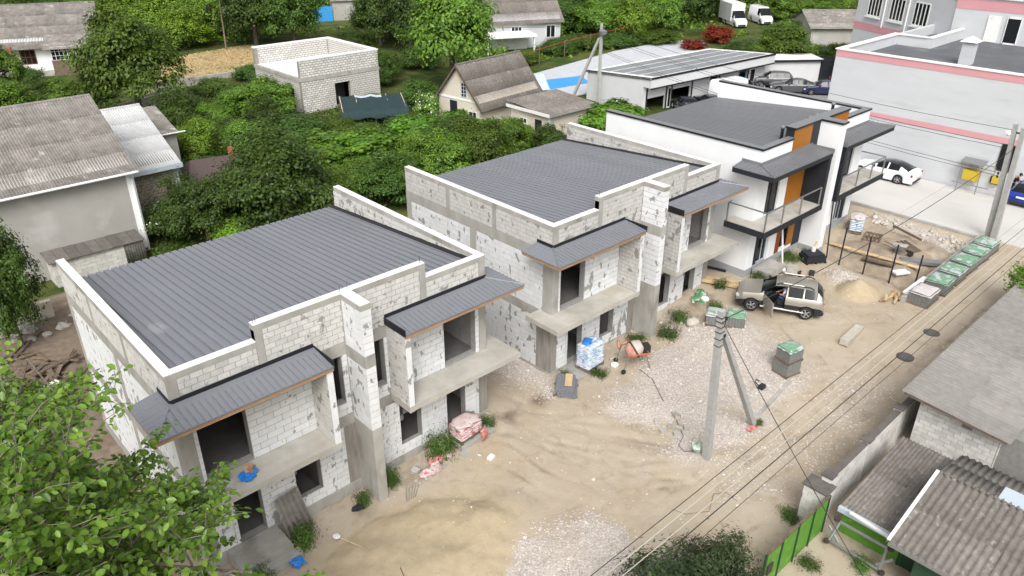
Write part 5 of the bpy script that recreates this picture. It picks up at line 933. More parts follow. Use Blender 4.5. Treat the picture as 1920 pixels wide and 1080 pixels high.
# ---------------------------------------------------------------- vehicles
CARS = {
 'suv': dict(L=4.3, W=1.82, wb=2.67, f=.82, wr=.345, cl=.27, st=[(0,.62,.63,.66,.6),(.06,.82,.83,.76,.7),(.3,.97,.98,.86,.72),(.95,1.05,1.06,.885,.74),(1.2,1.09,1.11,.89,.74),(1.85,1.10,1.56,.9,.66),(2.4,1.11,1.63,.905,.655),(3.3,1.13,1.62,.905,.65),(3.85,1.14,1.56,.895,.62),(4.12,1.12,1.30,.87,.66),(4.24,1.0,1.01,.84,.72),(4.3,.72,.73,.78,.7)], ws=(1.2,1.85), rg=(3.85,4.2), sw=[(1.72,2.44),(2.5,3.22),(3.28,3.9)]),
 'sedan': dict(L=4.65, W=1.83, wb=2.81, f=.83, wr=.335, cl=.17, st=[(0,.5,.51,.66,.6),(.08,.66,.67,.78,.7),(.4,.78,.79,.87,.74),(1.1,.86,.87,.9,.76),(1.5,.91,.93,.905,.74),(2.2,.93,1.34,.91,.62),(2.7,.94,1.41,.915,.61),(3.2,.96,1.39,.915,.6),(3.7,.98,1.26,.91,.62),(4.3,1.0,1.03,.88,.72),(4.55,.97,.98,.84,.74),(4.65,.62,.63,.78,.7)], ws=(1.5,2.2), rg=(3.3,4.25), sw=[(1.95,2.72),(2.82,3.6)]),
 'hatch': dict(L=4.0, W=1.7, wb=2.5, f=.75, wr=.305, cl=.18, st=[(0,.5,.51,.62,.55),(.08,.68,.69,.72,.66),(.4,.82,.83,.81,.68),(1.0,.9,.91,.835,.7),(1.2,.94,.96,.84,.69),(1.8,.95,1.36,.845,.58),(2.3,.96,1.43,.85,.57),(3.2,.98,1.41,.845,.56),(3.65,.98,1.22,.83,.6),(3.85,.9,.92,.8,.66),(4.0,.6,.61,.74,.66)], ws=(1.2,1.8), rg=(3.2,3.8), sw=[(1.7,2.3),(2.4,3.1)]),
 'van': dict(L=5.6, W=2.0, wb=3.4, f=.95, wr=.36, cl=.25, st=[(0,.7,.71,.8,.7),(.1,1.0,1.01,.9,.8),(.8,1.25,1.27,.96,.85),(1.1,1.3,1.6,.98,.86),(1.8,1.35,2.35,.99,.84),(2.2,1.36,2.5,1.0,.86),(5.3,1.36,2.5,1.0,.86),(5.5,1.3,2.42,.98,.86),(5.6,.8,2.3,.96,.86)], ws=(.85,1.8), rg=None, sw=[(1.35,2.1)]),
}
def wheel(parent, x, y, r_, side):
    Mx = Matrix.Translation((x, y, r_)) @ Matrix.Rotation(-PI/2*side, 4, 'X'); w2 = .1
    t = MB().lathe([(r_*.62,-w2),(r_*.93,-w2),(r_,-w2*.6),(r_,w2*.6),(r_*.93,w2),(r_*.64,w2),(r_*.62,w2*.2)], 22, Mx, cap=False).build('wheel', M['tyre'], parent, True)
    k = MB().lathe([(r_*.16,w2*.55),(r_*.16,w2*.95)], 10, Mx); k.lathe([(r_*.60,w2*.45),(r_*.66,w2*1.02),(r_*.63,w2*1.04),(r_*.57,w2*.5)], 22, Mx, cap=False)
    for i in range(5): a = i*2*PI/5; k.tbox(Mx @ Matrix.Rotation(a, 4, 'Z') @ Matrix.Translation((r_*.38,0,w2*.75)), r_*.5, r_*.17, .035)
    k.build('rim', M['rim'], t); MB().lathe([(r_*.6,-.02),(r_*.6,.02)], 16, Mx).build('brake_disc', M['blackcloth'], t)
def car(name, label, cat, loc, rz, spec, paint, roof=None, opendoor=None, group=None, black_sill=True, rails=False, plate=True):
    c = CARS[spec]; L, hw0 = c['L'], c['W']/2; rt = thing(name, label, cat, loc, rz, group); st = np.array(c['st']); xs = sorted(set([round(L*i/46, 3) for i in range(47)]) | {s[0] for s in c['st']} | {q for ab in c['sw'] for q in ab} | set(c['ws']) | (set(opendoor) if opendoor else set()))
    wx = (c['f'], c['f']+c['wb']); R_ = c['wr']+.06
    rows = []
    for x in xs:
        zb, zt, hb, ht = [float(np.interp(x, st[:, 0], st[:, i])) for i in (1, 2, 3, 4)]; z0 = c['cl']+.04*abs(x-L/2)/L
        for w_ in wx:
            if abs(x-w_) < R_: z0 = max(z0, c['wr']+math.sqrt(R_*R_-(x-w_)**2)-.02)
        zm = max(z0+.04, zb*.62); z0 = min(z0, zb-.12); zm = min(zm, zb-.06); hs_ = hb*1.0
        rows.append([(hb*.95,z0),(hs_*1.012,zm),(hb*1.0,zb-.03),(hb*.965,zb),(ht+(hb*.95-ht)*max(0, 1-(zt-zb)/.12 if zt-zb < .12 else 0),max(zt-.035,zb+.003)),(ht*.86 if zt-zb > .12 else hb*.8,zt),(0,zt+.025)])
    parts = {}
    def put(key, vs): parts.setdefault(key, MB()).add(vs, [(0,1,2,3)])
    for i in range(len(xs)-1):
        xm = (xs[i]+xs[i+1])/2; tall = min(rows[i][5][1]-rows[i][3][1], rows[i+1][5][1]-rows[i+1][3][1])
        for j in range(6):
            for sd_ in (1, -1):
                p = [(L/2-xs[i], sd_*rows[i][j][0], rows[i][j][1]), (L/2-xs[i+1], sd_*rows[i+1][j][0], rows[i+1][j][1]), (L/2-xs[i+1], sd_*rows[i+1][j+1][0], rows[i+1][j+1][1]), (L/2-xs[i], sd_*rows[i][j+1][0], rows[i][j+1][1])]
                if sd_ == -1: p = p[::-1]
                key = 'body'
                if opendoor and sd_ == 1 and opendoor[0] < xm < opendoor[1] and 0 <= j <= 3: key = 'door_opening'
                elif j == 3 and tall > .12:
                    for q, (a, b_) in enumerate(c['sw']):
                        if a < xm < b_: key = f'side_window{q}{sd_}'
                elif j >= 4 and c['ws'][0] < xm < c['ws'][1]: key = 'windshield'
                elif j >= 4 and c['rg'] and c['rg'][0] < xm < c['rg'][1]: key = 'rear_window'
                elif j >= 4 and roof and c['ws'][1] < xm < (c['rg'] or (9,9))[0]: key = 'roof'
                elif j == 0 and black_sill and spec == 'suv': key = 'sill'
                put(key, p)
    n_ = len(xs)-1
    for i, s in ((0, 1), (n_, -1)):
        pr_ = [(L/2-xs[i], y, z) for y, z in rows[i]]+[(L/2-xs[i], -y, z) for y, z in rows[i][::-1][1:]]; parts['body'].add(pr_, [list(range(len(pr_)))[::s]])
    dop = parts.pop('door_opening', None)
    for key, mb in parts.items():
        nm = key.rstrip('-0123456789'); m_ = M[paint] if nm == 'body' else M[roof] if nm == 'roof' else M['plastic'] if nm == 'sill' else M['cglass']
        o = mb.build(nm, m_, rt); me_ = o.data; import bmesh as bm_; bb = bm_.new(); bb.from_mesh(me_); bm_.ops.remove_doubles(bb, verts=bb.verts, dist=.0005); bb.to_mesh(me_); bb.free()
        for p in me_.polygons: p.use_smooth = True
    MB().box(-L/2+.25, L/2-.25, -hw0+.22, hw0-.22, c['cl']+.02, .48).build('underbody', M['blackcloth'], rt)
    for w_ in wx:
        for sd_ in (1, -1): wheel(rt, L/2-w_, sd_*(hw0-.105), c['wr'], sd_)
    zl = float(np.interp(.12, st[:, 0], st[:, 1]))
    for sd_ in (1, -1):
        MB().tbox(Matrix.Translation((L/2-.14, sd_*hw0*.70, zl-.1)) @ Matrix.Rotation(-sd_*.45, 4, 'Z'), .16, .34, .15).build('headlight', M['whitelamp'], rt)
        zr_ = float(np.interp(L-.1, st[:, 0], st[:, 1])); MB().tbox(Matrix.Translation((-L/2+.12, sd_*hw0*.83, zr_-.16 if spec != 'van' else 1.1)) @ Matrix.Rotation(sd_*.3, 4, 'Z'), .14, .16 if spec == 'suv' else .3, .3 if spec in ('suv', 'van') else .15).build('taillight', M['redlamp'], rt)
        MB().tbox(Matrix.Translation((L/2-c['ws'][0]-.32, sd_*(hw0+.07), float(np.interp(c['ws'][0]+.3, st[:, 0], st[:, 1]))+.08)), .12, .2, .14).build('mirror', M['plastic'], rt)
        for q in c['sw'][:2]: MB().tbox(Matrix.Translation((L/2-q[1]+.12, sd_*(hw0*.985), .9 if spec != 'van' else 1.1)), .16, .05, .03).build('door_handle', M['chrome'], rt) if not (opendoor and sd_ == 1 and q is c['sw'][0]) else None
    MB().box(L/2-.1, L/2+.03, -hw0*.6, hw0*.6, c['cl']+.05, c['cl']+.28).build('bumper', M['plastic'], rt); MB().box(-L/2-.03, -L/2+.1, -hw0*.75, hw0*.75, c['cl']+.05, c['cl']+.2).build('bumper', M['plastic'], rt)
    if plate: MB().box(-L/2-.035, -L/2+.02, -.26, .26, .5 if spec == 'suv' else .62, .6 if spec == 'suv' else .73).build('number_plate', M['white'], rt)
    if rails:
        for sd_ in (1, -1):
            k = MB(); y = sd_*.62; pts = [(L/2-1.9,y,1.6),(L/2-2.05,y,1.70),(L/2-3.5,y,1.69),(L/2-3.7,y,1.6)]; k.tube(pts, .03, 6); k.build('roof_rail', M['plastic'], rt); MB().tube([(L/2-2.2,y,1.715),(L/2-3.2,y,1.712)], .028, 6).build('rail_insert', M['white'], rt)
            MB().box(L/2-3.35, L/2-1.25, min(sd_*.82, sd_*.93), max(sd_*.82, sd_*.93), .36, .4).build('side_step', M['white'], rt)
    if opendoor:
        dr = bpy.data.objects.new('door', dop.mesh('door', M[paint])); COL.objects.link(dr); dr.parent = rt
        hx, hy = L/2-opendoor[0], hw0
        for v in dr.data.vertices: v.co.x -= hx; v.co.y -= hy
        # window frame of the door: glass faces are the upper row
        dr.data.materials.append(M['cglass']); dr.data.materials.append(M['plastic'])
        for p in dr.data.polygons:
            if p.center.z > 1.14: p.material_index = 1
        md = dr.modifiers.new('thick', 'SOLIDIFY'); md.thickness = .06; md.offset = -1; md.material_offset = 2
        dr.location = (hx, hy, 0); dr.rotation_euler[2] = R(-62)
        MB().box(L/2-opendoor[1], L/2-opendoor[0], -hw0+.2, hw0-.08, .36, .42).build('cabin_floor', M['seatm'], rt)
        k = MB(); k.box(L/2-2.55, L/2-2.05, .1, .58, .42, .72); k.tbox(Matrix.Translation((L/2-2.6,.34,1.0)) @ Matrix.Rotation(-.25, 4, 'Y'), .14, .48, .75); k.build('seat', M['seatm'], rt)
        MB().box(L/2-1.5, L/2-1.25, -.8, .82, .45, 1.02).build('dashboard', M['seatm'], rt)
        ring = [(L/2-1.68+.05*math.sin(a), .36+.18*math.cos(a), .98+.18*math.sin(a)) for a in [i*2*PI/16 for i in range(17)]]; MB().tube(ring, .016, 6).build('steering_wheel', M['plastic'], rt)
    return rt
SUVZ = gh(28.82, -4.26)+.02
suv = car('parked_car', 'beige metallic SUV with its driver door open and a person inside', 'car', (28.85,-4.25,SUVZ), R(116.7), 'suv', 'suv', opendoor=(1.35,2.42), rails=True)
car('parked_car', 'white coupe with a black roof parked along the grey wall', 'car', (52.65,.75,1.24), R(90), 'sedan', 'carwhite', roof='carblack')
car('parked_car', 'bright blue hatchback parked at the corner of the grey building', 'car', (55.2,-8.15,1.235), R(0), 'hatch', 'carblue')
car('parked_car', 'grey estate car in front of the low white garage', 'car', (73.2,22.2,1.23), R(128), 'suv', 'cargrey')
car('parked_car', 'dark grey saloon in the workshop yard between an estate and a navy car', 'car', (72.6,19.4,1.23), R(125), 'sedan', 'cargrey')
car('parked_car', 'navy car beside the black slatted fence', 'car', (74.0,16.8,1.23), R(130), 'hatch', 'carnavy')
car('parked_car', 'red car half hidden behind the grey building', 'car', (78.6,17.0,1.23), R(40), 'hatch', 'carred')
car('parked_car', 'black car standing before the open workshop door', 'car', (57.6,22.4,1.23), R(55), 'hatch', 'cardark'); car('parked_car', 'dark saloon parked nose-out beside the white lettered van', 'car', (60.2,21.4,1.23), R(60), 'sedan', 'cardark')
car('parked_car', 'dark car parked between the lettered van and the workshop wall', 'car', (68.2,22.0,1.23), R(0), 'hatch', 'cargrey')
car('parked_car', 'white car under the vine beside the workshop end wall', 'car', (51.2,26.2,1.22), R(100), 'hatch', 'carwhite')
vn = car('lettered_van', 'white van with dark lettering on its side parked at the workshop', 'van', (63.8,20.9,1.23), R(-12), 'van', 'carwhite', plate=False)
for i, tx in enumerate(('CLIMEZ', 'AMPLO')):
    cu = bpy.data.curves.new('lettering', 'FONT'); cu.body = tx; cu.size = .55; cu.extrude = .004; cu.align_x = 'CENTER'; tmp = bpy.data.objects.new('lettering_curve', cu); COL.objects.link(tmp); bpy.context.view_layer.update()
    lm = bpy.data.meshes.new_from_object(tmp.evaluated_get(bpy.context.evaluated_depsgraph_get())); bpy.data.objects.remove(tmp); lm.materials.clear(); lm.materials.append(M['carnavy']); o = link('lettering', lm, vn); o.location = (-1.0, -1.03, 1.75-i*.5); o.rotation_euler = (R(86), 0, 0)
car('white_van', 'tall white panel van parked beside the box truck', 'van', (112.5,47.3,1.2), R(-125), 'van', 'carwhite', plate=False)
bt = car('box_truck', 'white box truck with a tall cargo body parked by the red shrubs', 'truck', (107.0,48.5,1.2), R(-125), 'van', 'carwhite', plate=False); MB().box(-4.2,.75,-1.12,1.12,.75,3.35).build('cargo_box', M['panelwhite'], bt); MB().box(-4.0,-2.7,-.95,.95,.3,.74).build('chassis', M['plastic'], bt)
tag(MB().tbox(Matrix.Translation((73.9,25.4,1.85)) @ Matrix.Rotation(R(-38),4,'Z'), 2.6, 1.5, .9).lathe([(.5,0),(.55,.4)], 10, Matrix.Translation((74.6,24.2,1.25))).build('covered_crate', M['bluetarp']), 'blue tarpaulin-covered crate beside the workshop end', 'crate')
# ---------------------------------------------------------------- people
def skinmesh(name, pts, edges, mt, parent=None, sub=2):
    me_ = bpy.data.meshes.new(name); me_.from_pydata([p[:3] for p in pts], edges, []); me_.materials.append(M[mt]); o = link(name, me_, parent)
    o.modifiers.new('skin', 'SKIN'); me_.skin_vertices[0].data[0].use_root = True
    for i, p in enumerate(pts): r_ = p[3]; me_.skin_vertices[0].data[i].radius = r_ if isinstance(r_, tuple) else (r_, r_)
    s = o.modifiers.new('sub', 'SUBSURF'); s.levels = s.render_levels = sub
    return o
def hand(pts, edges, wi, d, sgn):
    w_ = Vector(pts[wi][:3]); d = Vector(d).normalized(); sd_ = d.cross(Vector((0,0,1))).normalized()*sgn; pi = len(pts); p = w_+d*.07; pts.append((*p, .03)); edges.append((wi, pi))
    for k_, (off, ln) in enumerate(((-.03,.065),(-.01,.08),(.01,.075),(.028,.055))):
        a = p+sd_*off+d*.03; b_ = a+d*ln*.5+Vector((0,0,-.012)); c_ = b_+d*ln*.4+Vector((0,0,-.03)); n_ = len(pts); pts += [(*a, .0095), (*b_, .009), (*c_, .008)]; edges += [(pi, n_), (n_, n_+1), (n_+1, n_+2)]
    n_ = len(pts); a = w_+d*.03+sd_*-.035; pts += [(*a, .0105), (*(a+d*.04+sd_*-.02), .0095)]; edges += [(wi, n_), (n_, n_+1)]
def person(label, loc, rz, J, top, bottom, parent=None):
    # J: joints in local space, x forward; body is one skinned surface, clothes are children
    rt = thing('person', label, 'person', loc, rz); pe, ch, nk, hd = J['pelvis'], J['chest'], J['neck'], J['head']
    pts = [(*pe, (.15,.12)), (*ch, (.16,.115)), (*nk, .055), (*hd, (.085,.1)), (hd[0], hd[1], hd[2]+.09, (.06,.075))]; ed = [(0,1),(1,2),(2,3),(3,4)]
    for s in ('L', 'R'):
        n_ = len(pts); pts += [(*J['sh'+s], .062), (*J['el'+s], .042), (*J['wr'+s], .028)]; ed += [(1, n_), (n_, n_+1), (n_+1, n_+2)]
        hand(pts, ed, n_+2, Vector(J['wr'+s])-Vector(J['el'+s]), 1 if s == 'L' else -1)
        n_ = len(pts); pts += [(*J['hip'+s], .085), (*J['kn'+s], .058), (*J['an'+s], .042), (*J['toe'+s], .038)]; ed += [(0, n_), (n_, n_+1), (n_+1, n_+2), (n_+2, n_+3)]
    body = skinmesh('body', pts, ed, 'skin', rt)
    g = 1.16; sp_ = [(*pe, (.165,.135)), (*ch, (.178,.13)), (*Vector(ch).lerp(Vector(nk), .7), .075)]; se = [(0,1),(1,2)]
    for s in ('L', 'R'): n_ = len(sp_); m_ = Vector(J['sh'+s]).lerp(Vector(J['el'+s]), .75); sp_ += [(*J['sh'+s], .075), (*m_, .058)]; se += [(1, n_), (n_, n_+1)]
    skinmesh('shirt', sp_, se, top, rt)
    tp = [(*pe, (.16,.135))]; te = []
    for s in ('L', 'R'): n_ = len(tp); tp += [(*J['hip'+s], .098), (*J['kn'+s], .07), (*Vector(J['kn'+s]).lerp(Vector(J['an'+s]), .92), .056)]; te += [(0, n_), (n_, n_+1), (n_+1, n_+2)]
    skinmesh('trousers', tp, te, bottom, rt)
    for s in ('L', 'R'): a, t = Vector(J['an'+s]), Vector(J['toe'+s]); MB().tbox(Matrix.Translation(a.lerp(t, .55)+Vector((0,0,-.03))) @ Matrix.Rotation(math.atan2((t-a).y, (t-a).x), 4, 'Z'), .25, .09, .08).build('shoe', M['plastic'], rt)
    f = Vector((1,0,0)); H = Vector(hd); MB().lathe([(.02,.125),(.07,.115),(.1,.07),(.108,.02),(.1,-.04),(.09,-.06)], 14, Matrix.Translation(H+Vector((-.022,0,.03))) @ Matrix.Rotation(R(-18), 4, 'Y')).build('hair', M['hair'], rt, True)
    MB().tbox(Matrix.Translation(H+Vector((.1,0,.0))), .035, .025, .045).build('nose', M['skin'], rt); MB().box(H.x+.082, H.x+.095, H.y-.028, H.y+.028, H.z-.055, H.z-.045).build('mouth', M['redlamp'], rt)
    for s in (1, -1): MB().lathe([(.004,-.01),(.012,0),(.004,.01)], 8, Matrix.Translation(H+Vector((.083,s*.035,.03)))).build('eye', M['hair'], rt); MB().tbox(Matrix.Translation(H+Vector((-.005,s*.095,0))), .04, .02, .06).build('ear', M['skin'], rt)
    return rt
dirv = Vector((math.cos(R(116.7)), math.sin(R(116.7)), 0)); lf = Vector((-dirv.y, dirv.x, 0)); sc_ = Vector((28.85,-4.25,SUVZ))+dirv*(4.3/2-2.33)+lf*.36
person('seated driver in a pale patterned shirt and blue jeans inside the beige SUV', tuple(sc_+Vector((0,0,.0))), R(116.7), dict(pelvis=(0,0,.86), chest=(-.08,0,1.2), neck=(-.06,.02,1.37), head=(-.02,.05,1.47), shL=(-.06,.19,1.27), elL=(.1,.26,1.05), wrL=(.34,.2,1.02), shR=(-.06,-.19,1.27), elR=(.12,-.24,1.06), wrR=(.36,-.12,1.0), hipL=(.06,.1,.82), knL=(.46,.16,.9), anL=(.62,.2,.5), toeL=(.76,.22,.47), hipR=(.06,-.1,.82), knR=(.46,-.1,.9), anR=(.66,-.1,.52), toeR=(.8,-.1,.48)), 'shirt', 'jeans')
person('person in black clothes bending beside the open side of the blue hatchback', (55.3,-6.95,1.235), R(-75), dict(pelvis=(0,0,.95), chest=(.2,0,1.3), neck=(.3,0,1.45), head=(.38,0,1.55), shL=(.2,.2,1.38), elL=(.38,.24,1.12), wrL=(.56,.18,1.1), shR=(.2,-.2,1.38), elR=(.38,-.24,1.12), wrR=(.56,-.18,1.1), hipL=(0,.1,.9), knL=(.06,.11,.5), anL=(-.02,.11,.09), toeL=(.14,.12,.05), hipR=(0,-.1,.9), knR=(.05,-.11,.5), anR=(-.05,-.11,.09), toeR=(.1,-.12,.05)), 'blackcloth', 'blackcloth')
# ---------------------------------------------------------------- things on the site
def lump(mb, c, r_, sq=(1,1,1), n_=10, m_=7, amp=.18, mi=0, seed=0):
    b = len(mb.v)
    for i in range(m_+1):
        for j in range(n_):
            t, p = PI*i/m_, 2*PI*j/n_; d = Vector((math.sin(t)*math.cos(p), math.sin(t)*math.sin(p), math.cos(t))); k = 1+amp*2*mnoise.noise(d*2.2+Vector((seed*3.1, seed, 0))); mb.v.append((c[0]+d.x*r_*k*sq[0], c[1]+d.y*r_*k*sq[1], c[2]+d.z*r_*k*sq[2]))
    for i in range(m_):
        for j in range(n_): mb.f.append([b+i*n_+j, b+(i+1)*n_+j, b+(i+1)*n_+(j+1) % n_, b+i*n_+(j+1) % n_]); mb.m.append(mi)
    return mb
def sackmesh(mt, w_=.6, d=.4, h=.13, nm='sack'):
    mb = MB(); A, B_ = 9, 7
    for s in (1, -1):
        for i in range(A):
            for j in range(B_):
                u, v = i/(A-1)*2-1, j/(B_-1)*2-1; e = (1-u**6)*(1-v**6); mb.v.append((u*w_/2*(1-.04*v*v), v*d/2*(1-.05*u*u), s*h/2*max(.18, e**.5)*(1+.08*math.sin(7*u+3*v))))
    o = A*B_
    for i in range(A-1):
        for j in range(B_-1): a = i*B_+j; mb.f += [[a, a+B_, a+B_+1, a+1], [o+a, o+a+1, o+a+B_+1, o+a+B_]]; mb.m += [0, 0]
    ring = [i*B_ for i in range(A)]+[(A-1)*B_+j for j in range(1, B_)]+[i*B_+B_-1 for i in range(A-2, -1, -1)]+[j for j in range(B_-2, 0, -1)]
    for a, b_ in zip(ring, ring[1:]+ring[:1]): mb.f.append([a, o+a, o+b_, b_]); mb.m.append(0)
    return mb.mesh(nm, M[mt], True)
def pallet(parent, w_=1.2, d=.8, mt='oldwood'):
    for i in range(5): y = -d/2+.05+i*(d-.1)/4; MB().box(-w_/2, w_/2, y-.05, y+.05, .1, .125).build('deck_board', M[mt], parent)
    for x in (-w_/2+.06, 0, w_/2-.06): MB().box(x-.05, x+.05, -d/2, d/2, 0, .1).build('pallet_block', M[mt], parent)
def sackstack(name, label, loc, rz, mt, layers, extra=None, film=None):
    r_ = thing(name, label, 'sacks', loc, rz); pallet(r_); me_ = sackmesh(mt)
    for l in range(layers):
        for i, (x, y, a) in enumerate(((-.3,-.2,0),(.3,-.2,0),(-.3,.2,0),(.3,.2,0)) if l % 2 else ((-.4,0,90),(0,0,90),(.4,0,90))):
            o = link('sack', me_, r_, (x*.98+random.uniform(-.015,.015), y+random.uniform(-.015,.015), .19+l*.118), R(a+random.uniform(-3,3)))
            if a == 90: o.scale = (1.3, 1, 1)
    return r_
s = sackstack('sack_pallet', 'tall pallet of blue and white sacks at the left door of the mixer house', (18.15,-.72,.44), R(4), 'sackblue', 10)
o = link('top_sack', sackmesh('blueplastic'), s, (-.15,.1,.19+10*.118), R(25))
s = sackstack('sack_pallet', 'wrapped pallet of red and white sacks on the step beside dark weeds', (10.55,-.72,.44), R(5), 'sackred', 5)
mb = lump(MB(), (0,0,.76), .64, (1.0,.7,.1), 18, 10, .2, seed=3); mb.build('wrap_film', M['sackred'], s, True)
o = thing('standing_sack', 'single red and yellow sack standing upright on the step edge', 'sack', (10.95,-1.42,.44)); q = link('sack_body', sackmesh('redplastic', .55, .35, .2), o, (0,0,.26)); q.rotation_euler = (R(80), R(80), 0)
o = thing('torn_sacks', 'crumpled torn red and white sacks lying on the ground by the ground-floor wall', 'sacks', (8.75,-1.15,gh(8.75,-1.15)))
for i in range(6): lump(MB(), (random.uniform(-.6,.7), random.uniform(-.25,.25), .1), random.uniform(.18,.3), (1.2,.8,.5), 10, 6, .4, seed=i+4).build('torn_sack', M['sackred' if i % 3 else 'redplastic'], o)
for i, (x, y, lab) in enumerate(((7.9,-.85,'grey broken concrete lump near the torn sacks'),(8.2,-1.2,'beige broken block beside the torn sacks'))): tag(lump(MB(), (0,0,.1), .2, (1.1,.9,.8), 7, 5, .3, seed=i+20).build('rubble_lump', M['rubbish'], loc=(x,y,gh(x,y))), lab, 'rubble')
s = sackstack('sack_pallet', 'film-wrapped pallet of pale blue sacks beside the finished house', (41.6,-2.35,gh(41.6,-2.35)), R(20), 'sackblue', 6); lump(MB(), (0,0,.95), .62, (1.05,.75,.25), 16, 8, .2, seed=9).build('wrap_film', M['film'], s)
# green sacks heap on the right-hand step of the mixer house
o = thing('sack_heap', 'heap of torn green and white sacks on dark sheets on the house step', 'sacks', (26.9,-.85,.44)); MB().tbox(Matrix.Translation((0,-.1,.12)) @ Matrix.Rotation(.05,4,'X'), 1.6, 1.2, .08).build('dark_sheet', M['plastic'], o)
for i in range(9): lump(MB(), (random.uniform(-.5,.5), random.uniform(-.35,.4), .25+random.uniform(0,.3)), random.uniform(.2,.32), (1.1,.9,.7), 10, 6, .35, seed=i+30).build('green_sack', M['greensack'] if i % 3 else M['whitepl'], o)
# pavers on pallets
def paver_pallet(label, loc, rz, tiers=1, covered='greencover', w_=1.15, d=1.1, tall=.62):
    r_ = thing('paver_pallet', label, 'pallet', loc, rz, None); z = 0
    for t in range(tiers):
        MB().box(-w_/2,w_/2,-d/2,d/2,z+.04,z+.1).box(-w_/2,-w_/2+.1,-d/2,d/2,z,z+.04).box(w_/2-.1,w_/2,-d/2,d/2,z,z+.04).build('pallet_base', M['oldwood'], r_)
        MB().box(-w_/2+.05,w_/2-.05,-d/2+.05,d/2-.05,z+.1,z+.08+tall).build('stack_core', M['paverdark'], r_)
        mb = MB(); L = 8; nb = 6; hh_ = tall/L
        for l in range(L):
            for i in range(nb):
                for j in range(nb):
                    if 0 < i < nb-1 and 0 < j < nb-1 and l < L-1: continue
                    x0, y0 = -w_/2+.03+i*(w_-.06)/nb, -d/2+.03+j*(d-.06)/nb; mb.box(x0+.006, x0+(w_-.06)/nb-.006, y0+.006, y0+(d-.06)/nb-.006, z+.1+l*hh_+.004, z+.1+(l+1)*hh_-.004)
        tag(mb.build('pavers', M['paver'], r_), kind='stuff'); z += tall+.11
    if covered:
        mb = MB(); N_ = 9
        for i in range(N_):
            for j in range(N_): u, v = i/(N_-1), j/(N_-1); ed = min(u, v, 1-u, 1-v); mb.v.append((-w_/2-.01+(w_+.02)*u, -d/2-.01+(d+.02)*v, z+.03+(.02*math.sin(9*u+5*v)) if ed > 0 else z-.07+random.uniform(-.04,.02)))
        for i in range(N_-1):
            for j in range(N_-1): a = i*N_+j; mb.f.append([a, a+N_, a+N_+1, a+1]); mb.m.append(0)
        mb.build('cover', M[covered], r_, True)
    return r_
paver_pallet('green-covered paver pallet beside the steps with green sacks', (25.35,-2.75,gh(25.4,-2.8)), R(-60), 1, 'greencover', .95, .9, .58); paver_pallet('green-covered paver pallet between its twin and the beige SUV', (25.85,-3.6,gh(25.95,-3.7)), R(-62), 1, 'greencover', .95, .9, .58)
paver_pallet('double-stacked paver pallet with a green cover next to the kerb stones', (24.0,-7.5,gh(24.0,-7.5)), R(-12), 2, 'greencover', .95, .85, .6)
x = 34.75; paver_pallet('grey film-topped paver pallet at the end of the row against the low wall', (34.9,-9.15,gh(34.9,-9.1)), 0, 1, 'film', 1.5, 1.1)
LB = ['first green-covered paver pallet in the row, next to the film-topped one','second green-covered paver pallet in the row from the film-topped one','middle green-covered paver pallet of the row along the low wall','green-covered paver pallet second from the twin utility poles','green-covered paver pallet standing closest to the twin utility poles']
for i in range(5): paver_pallet(LB[i], (36.9+i*1.78,-9.2+i*.02,gh(36.9+i*1.78,-9.2)), R(random.uniform(-3,3)), 1, 'greencover', 1.45, 1.15)
tag(MB().bar((33.9,-8.5,1.2),(46.0,-8.35,1.25),.25,.55).build('low_wall', M['conc']), 'low concrete wall beside the row of paver pallets', 'wall'); tag(MB().bar((45.75,-8.2,1.15),(45.75,1.5,1.2),.2,.3).build('plot_kerb', M['conc']), 'concrete kerb between the dug plot and the paved lot', 'kerb')
tag(MB().tbox(Matrix.Translation((35.6,-8.45,1.55)), 2.6, .3, .1).build('white_board', M['whitepl']), 'white board lying on the end of the low wall', 'board')
# stack of dark roof sheets
o = thing('sheet_stack', 'stack of dark profiled roof sheets with a timber offcut on top', 'roof sheets', (15.9,-1.25,.36), R(-50))
rm_ = MB(); rm_.box(-.42,.42,-.6,.6,0,.05)
for i in range(5): rm_.box(-.38+i*.17,-.33+i*.17,-.6,.6,.05,.075)
rm_ = rm_.mesh('sheet', M['metal'])
for i in range(6): q = link('sheet', rm_, o, (random.uniform(-.03,.03)+(.12 if i < 3 else 0), 0, .05+i*.078), R(random.uniform(-2,2)))
MB().box(.0,.32,-.4,.5,.54,.6).build('offcut', M['paleplank'], o); MB().box(-.5,.6,-.5,-.4,-.05,.05).box(-.5,.6,.4,.5,-.05,.05).build('bearer', M['oldwood'], o)
# mixer
o = thing('concrete_mixer', 'orange concrete mixer with a dusty drum and black motor box', 'concrete mixer', (19.5,-2.2,gh(19.5,-2.2)), R(-30)); Md = Matrix.Translation((0,0,.95)) @ Matrix.Rotation(R(62), 4, 'Y')
MB().lathe([(.12,-.4),(.3,-.36),(.4,-.12),(.41,.02)], 20, Md).build('drum', M['drum'], o, True); MB().lathe([(.412,.02),(.4,.1),(.27,.4),(.24,.42),(.2,.2)], 20, Md).build('drum_mouth', M['drumw'], o, True); MB().lathe([(.425,-.04),(.435,0),(.425,.04)], 24, Md).build('ring_gear', M['steel'], o)
k = MB(); ring = [Md @ Vector((.56*math.cos(a), .5*math.sin(a), -.05)) for a in [PI*.0+i*PI/10 for i in range(11)]]; k.tube(ring, .03, 8); k.tube([(-.5,-.52,.95),(.55,-.52,.95)], .028, 6); k.tube([(-.5,.52,.95),(.55,.52,.95)], .028, 6); k.tube([(.55,-.52,.95),(.55,.52,.95)], .028, 6); k.build('yoke', M['orangep'], o)
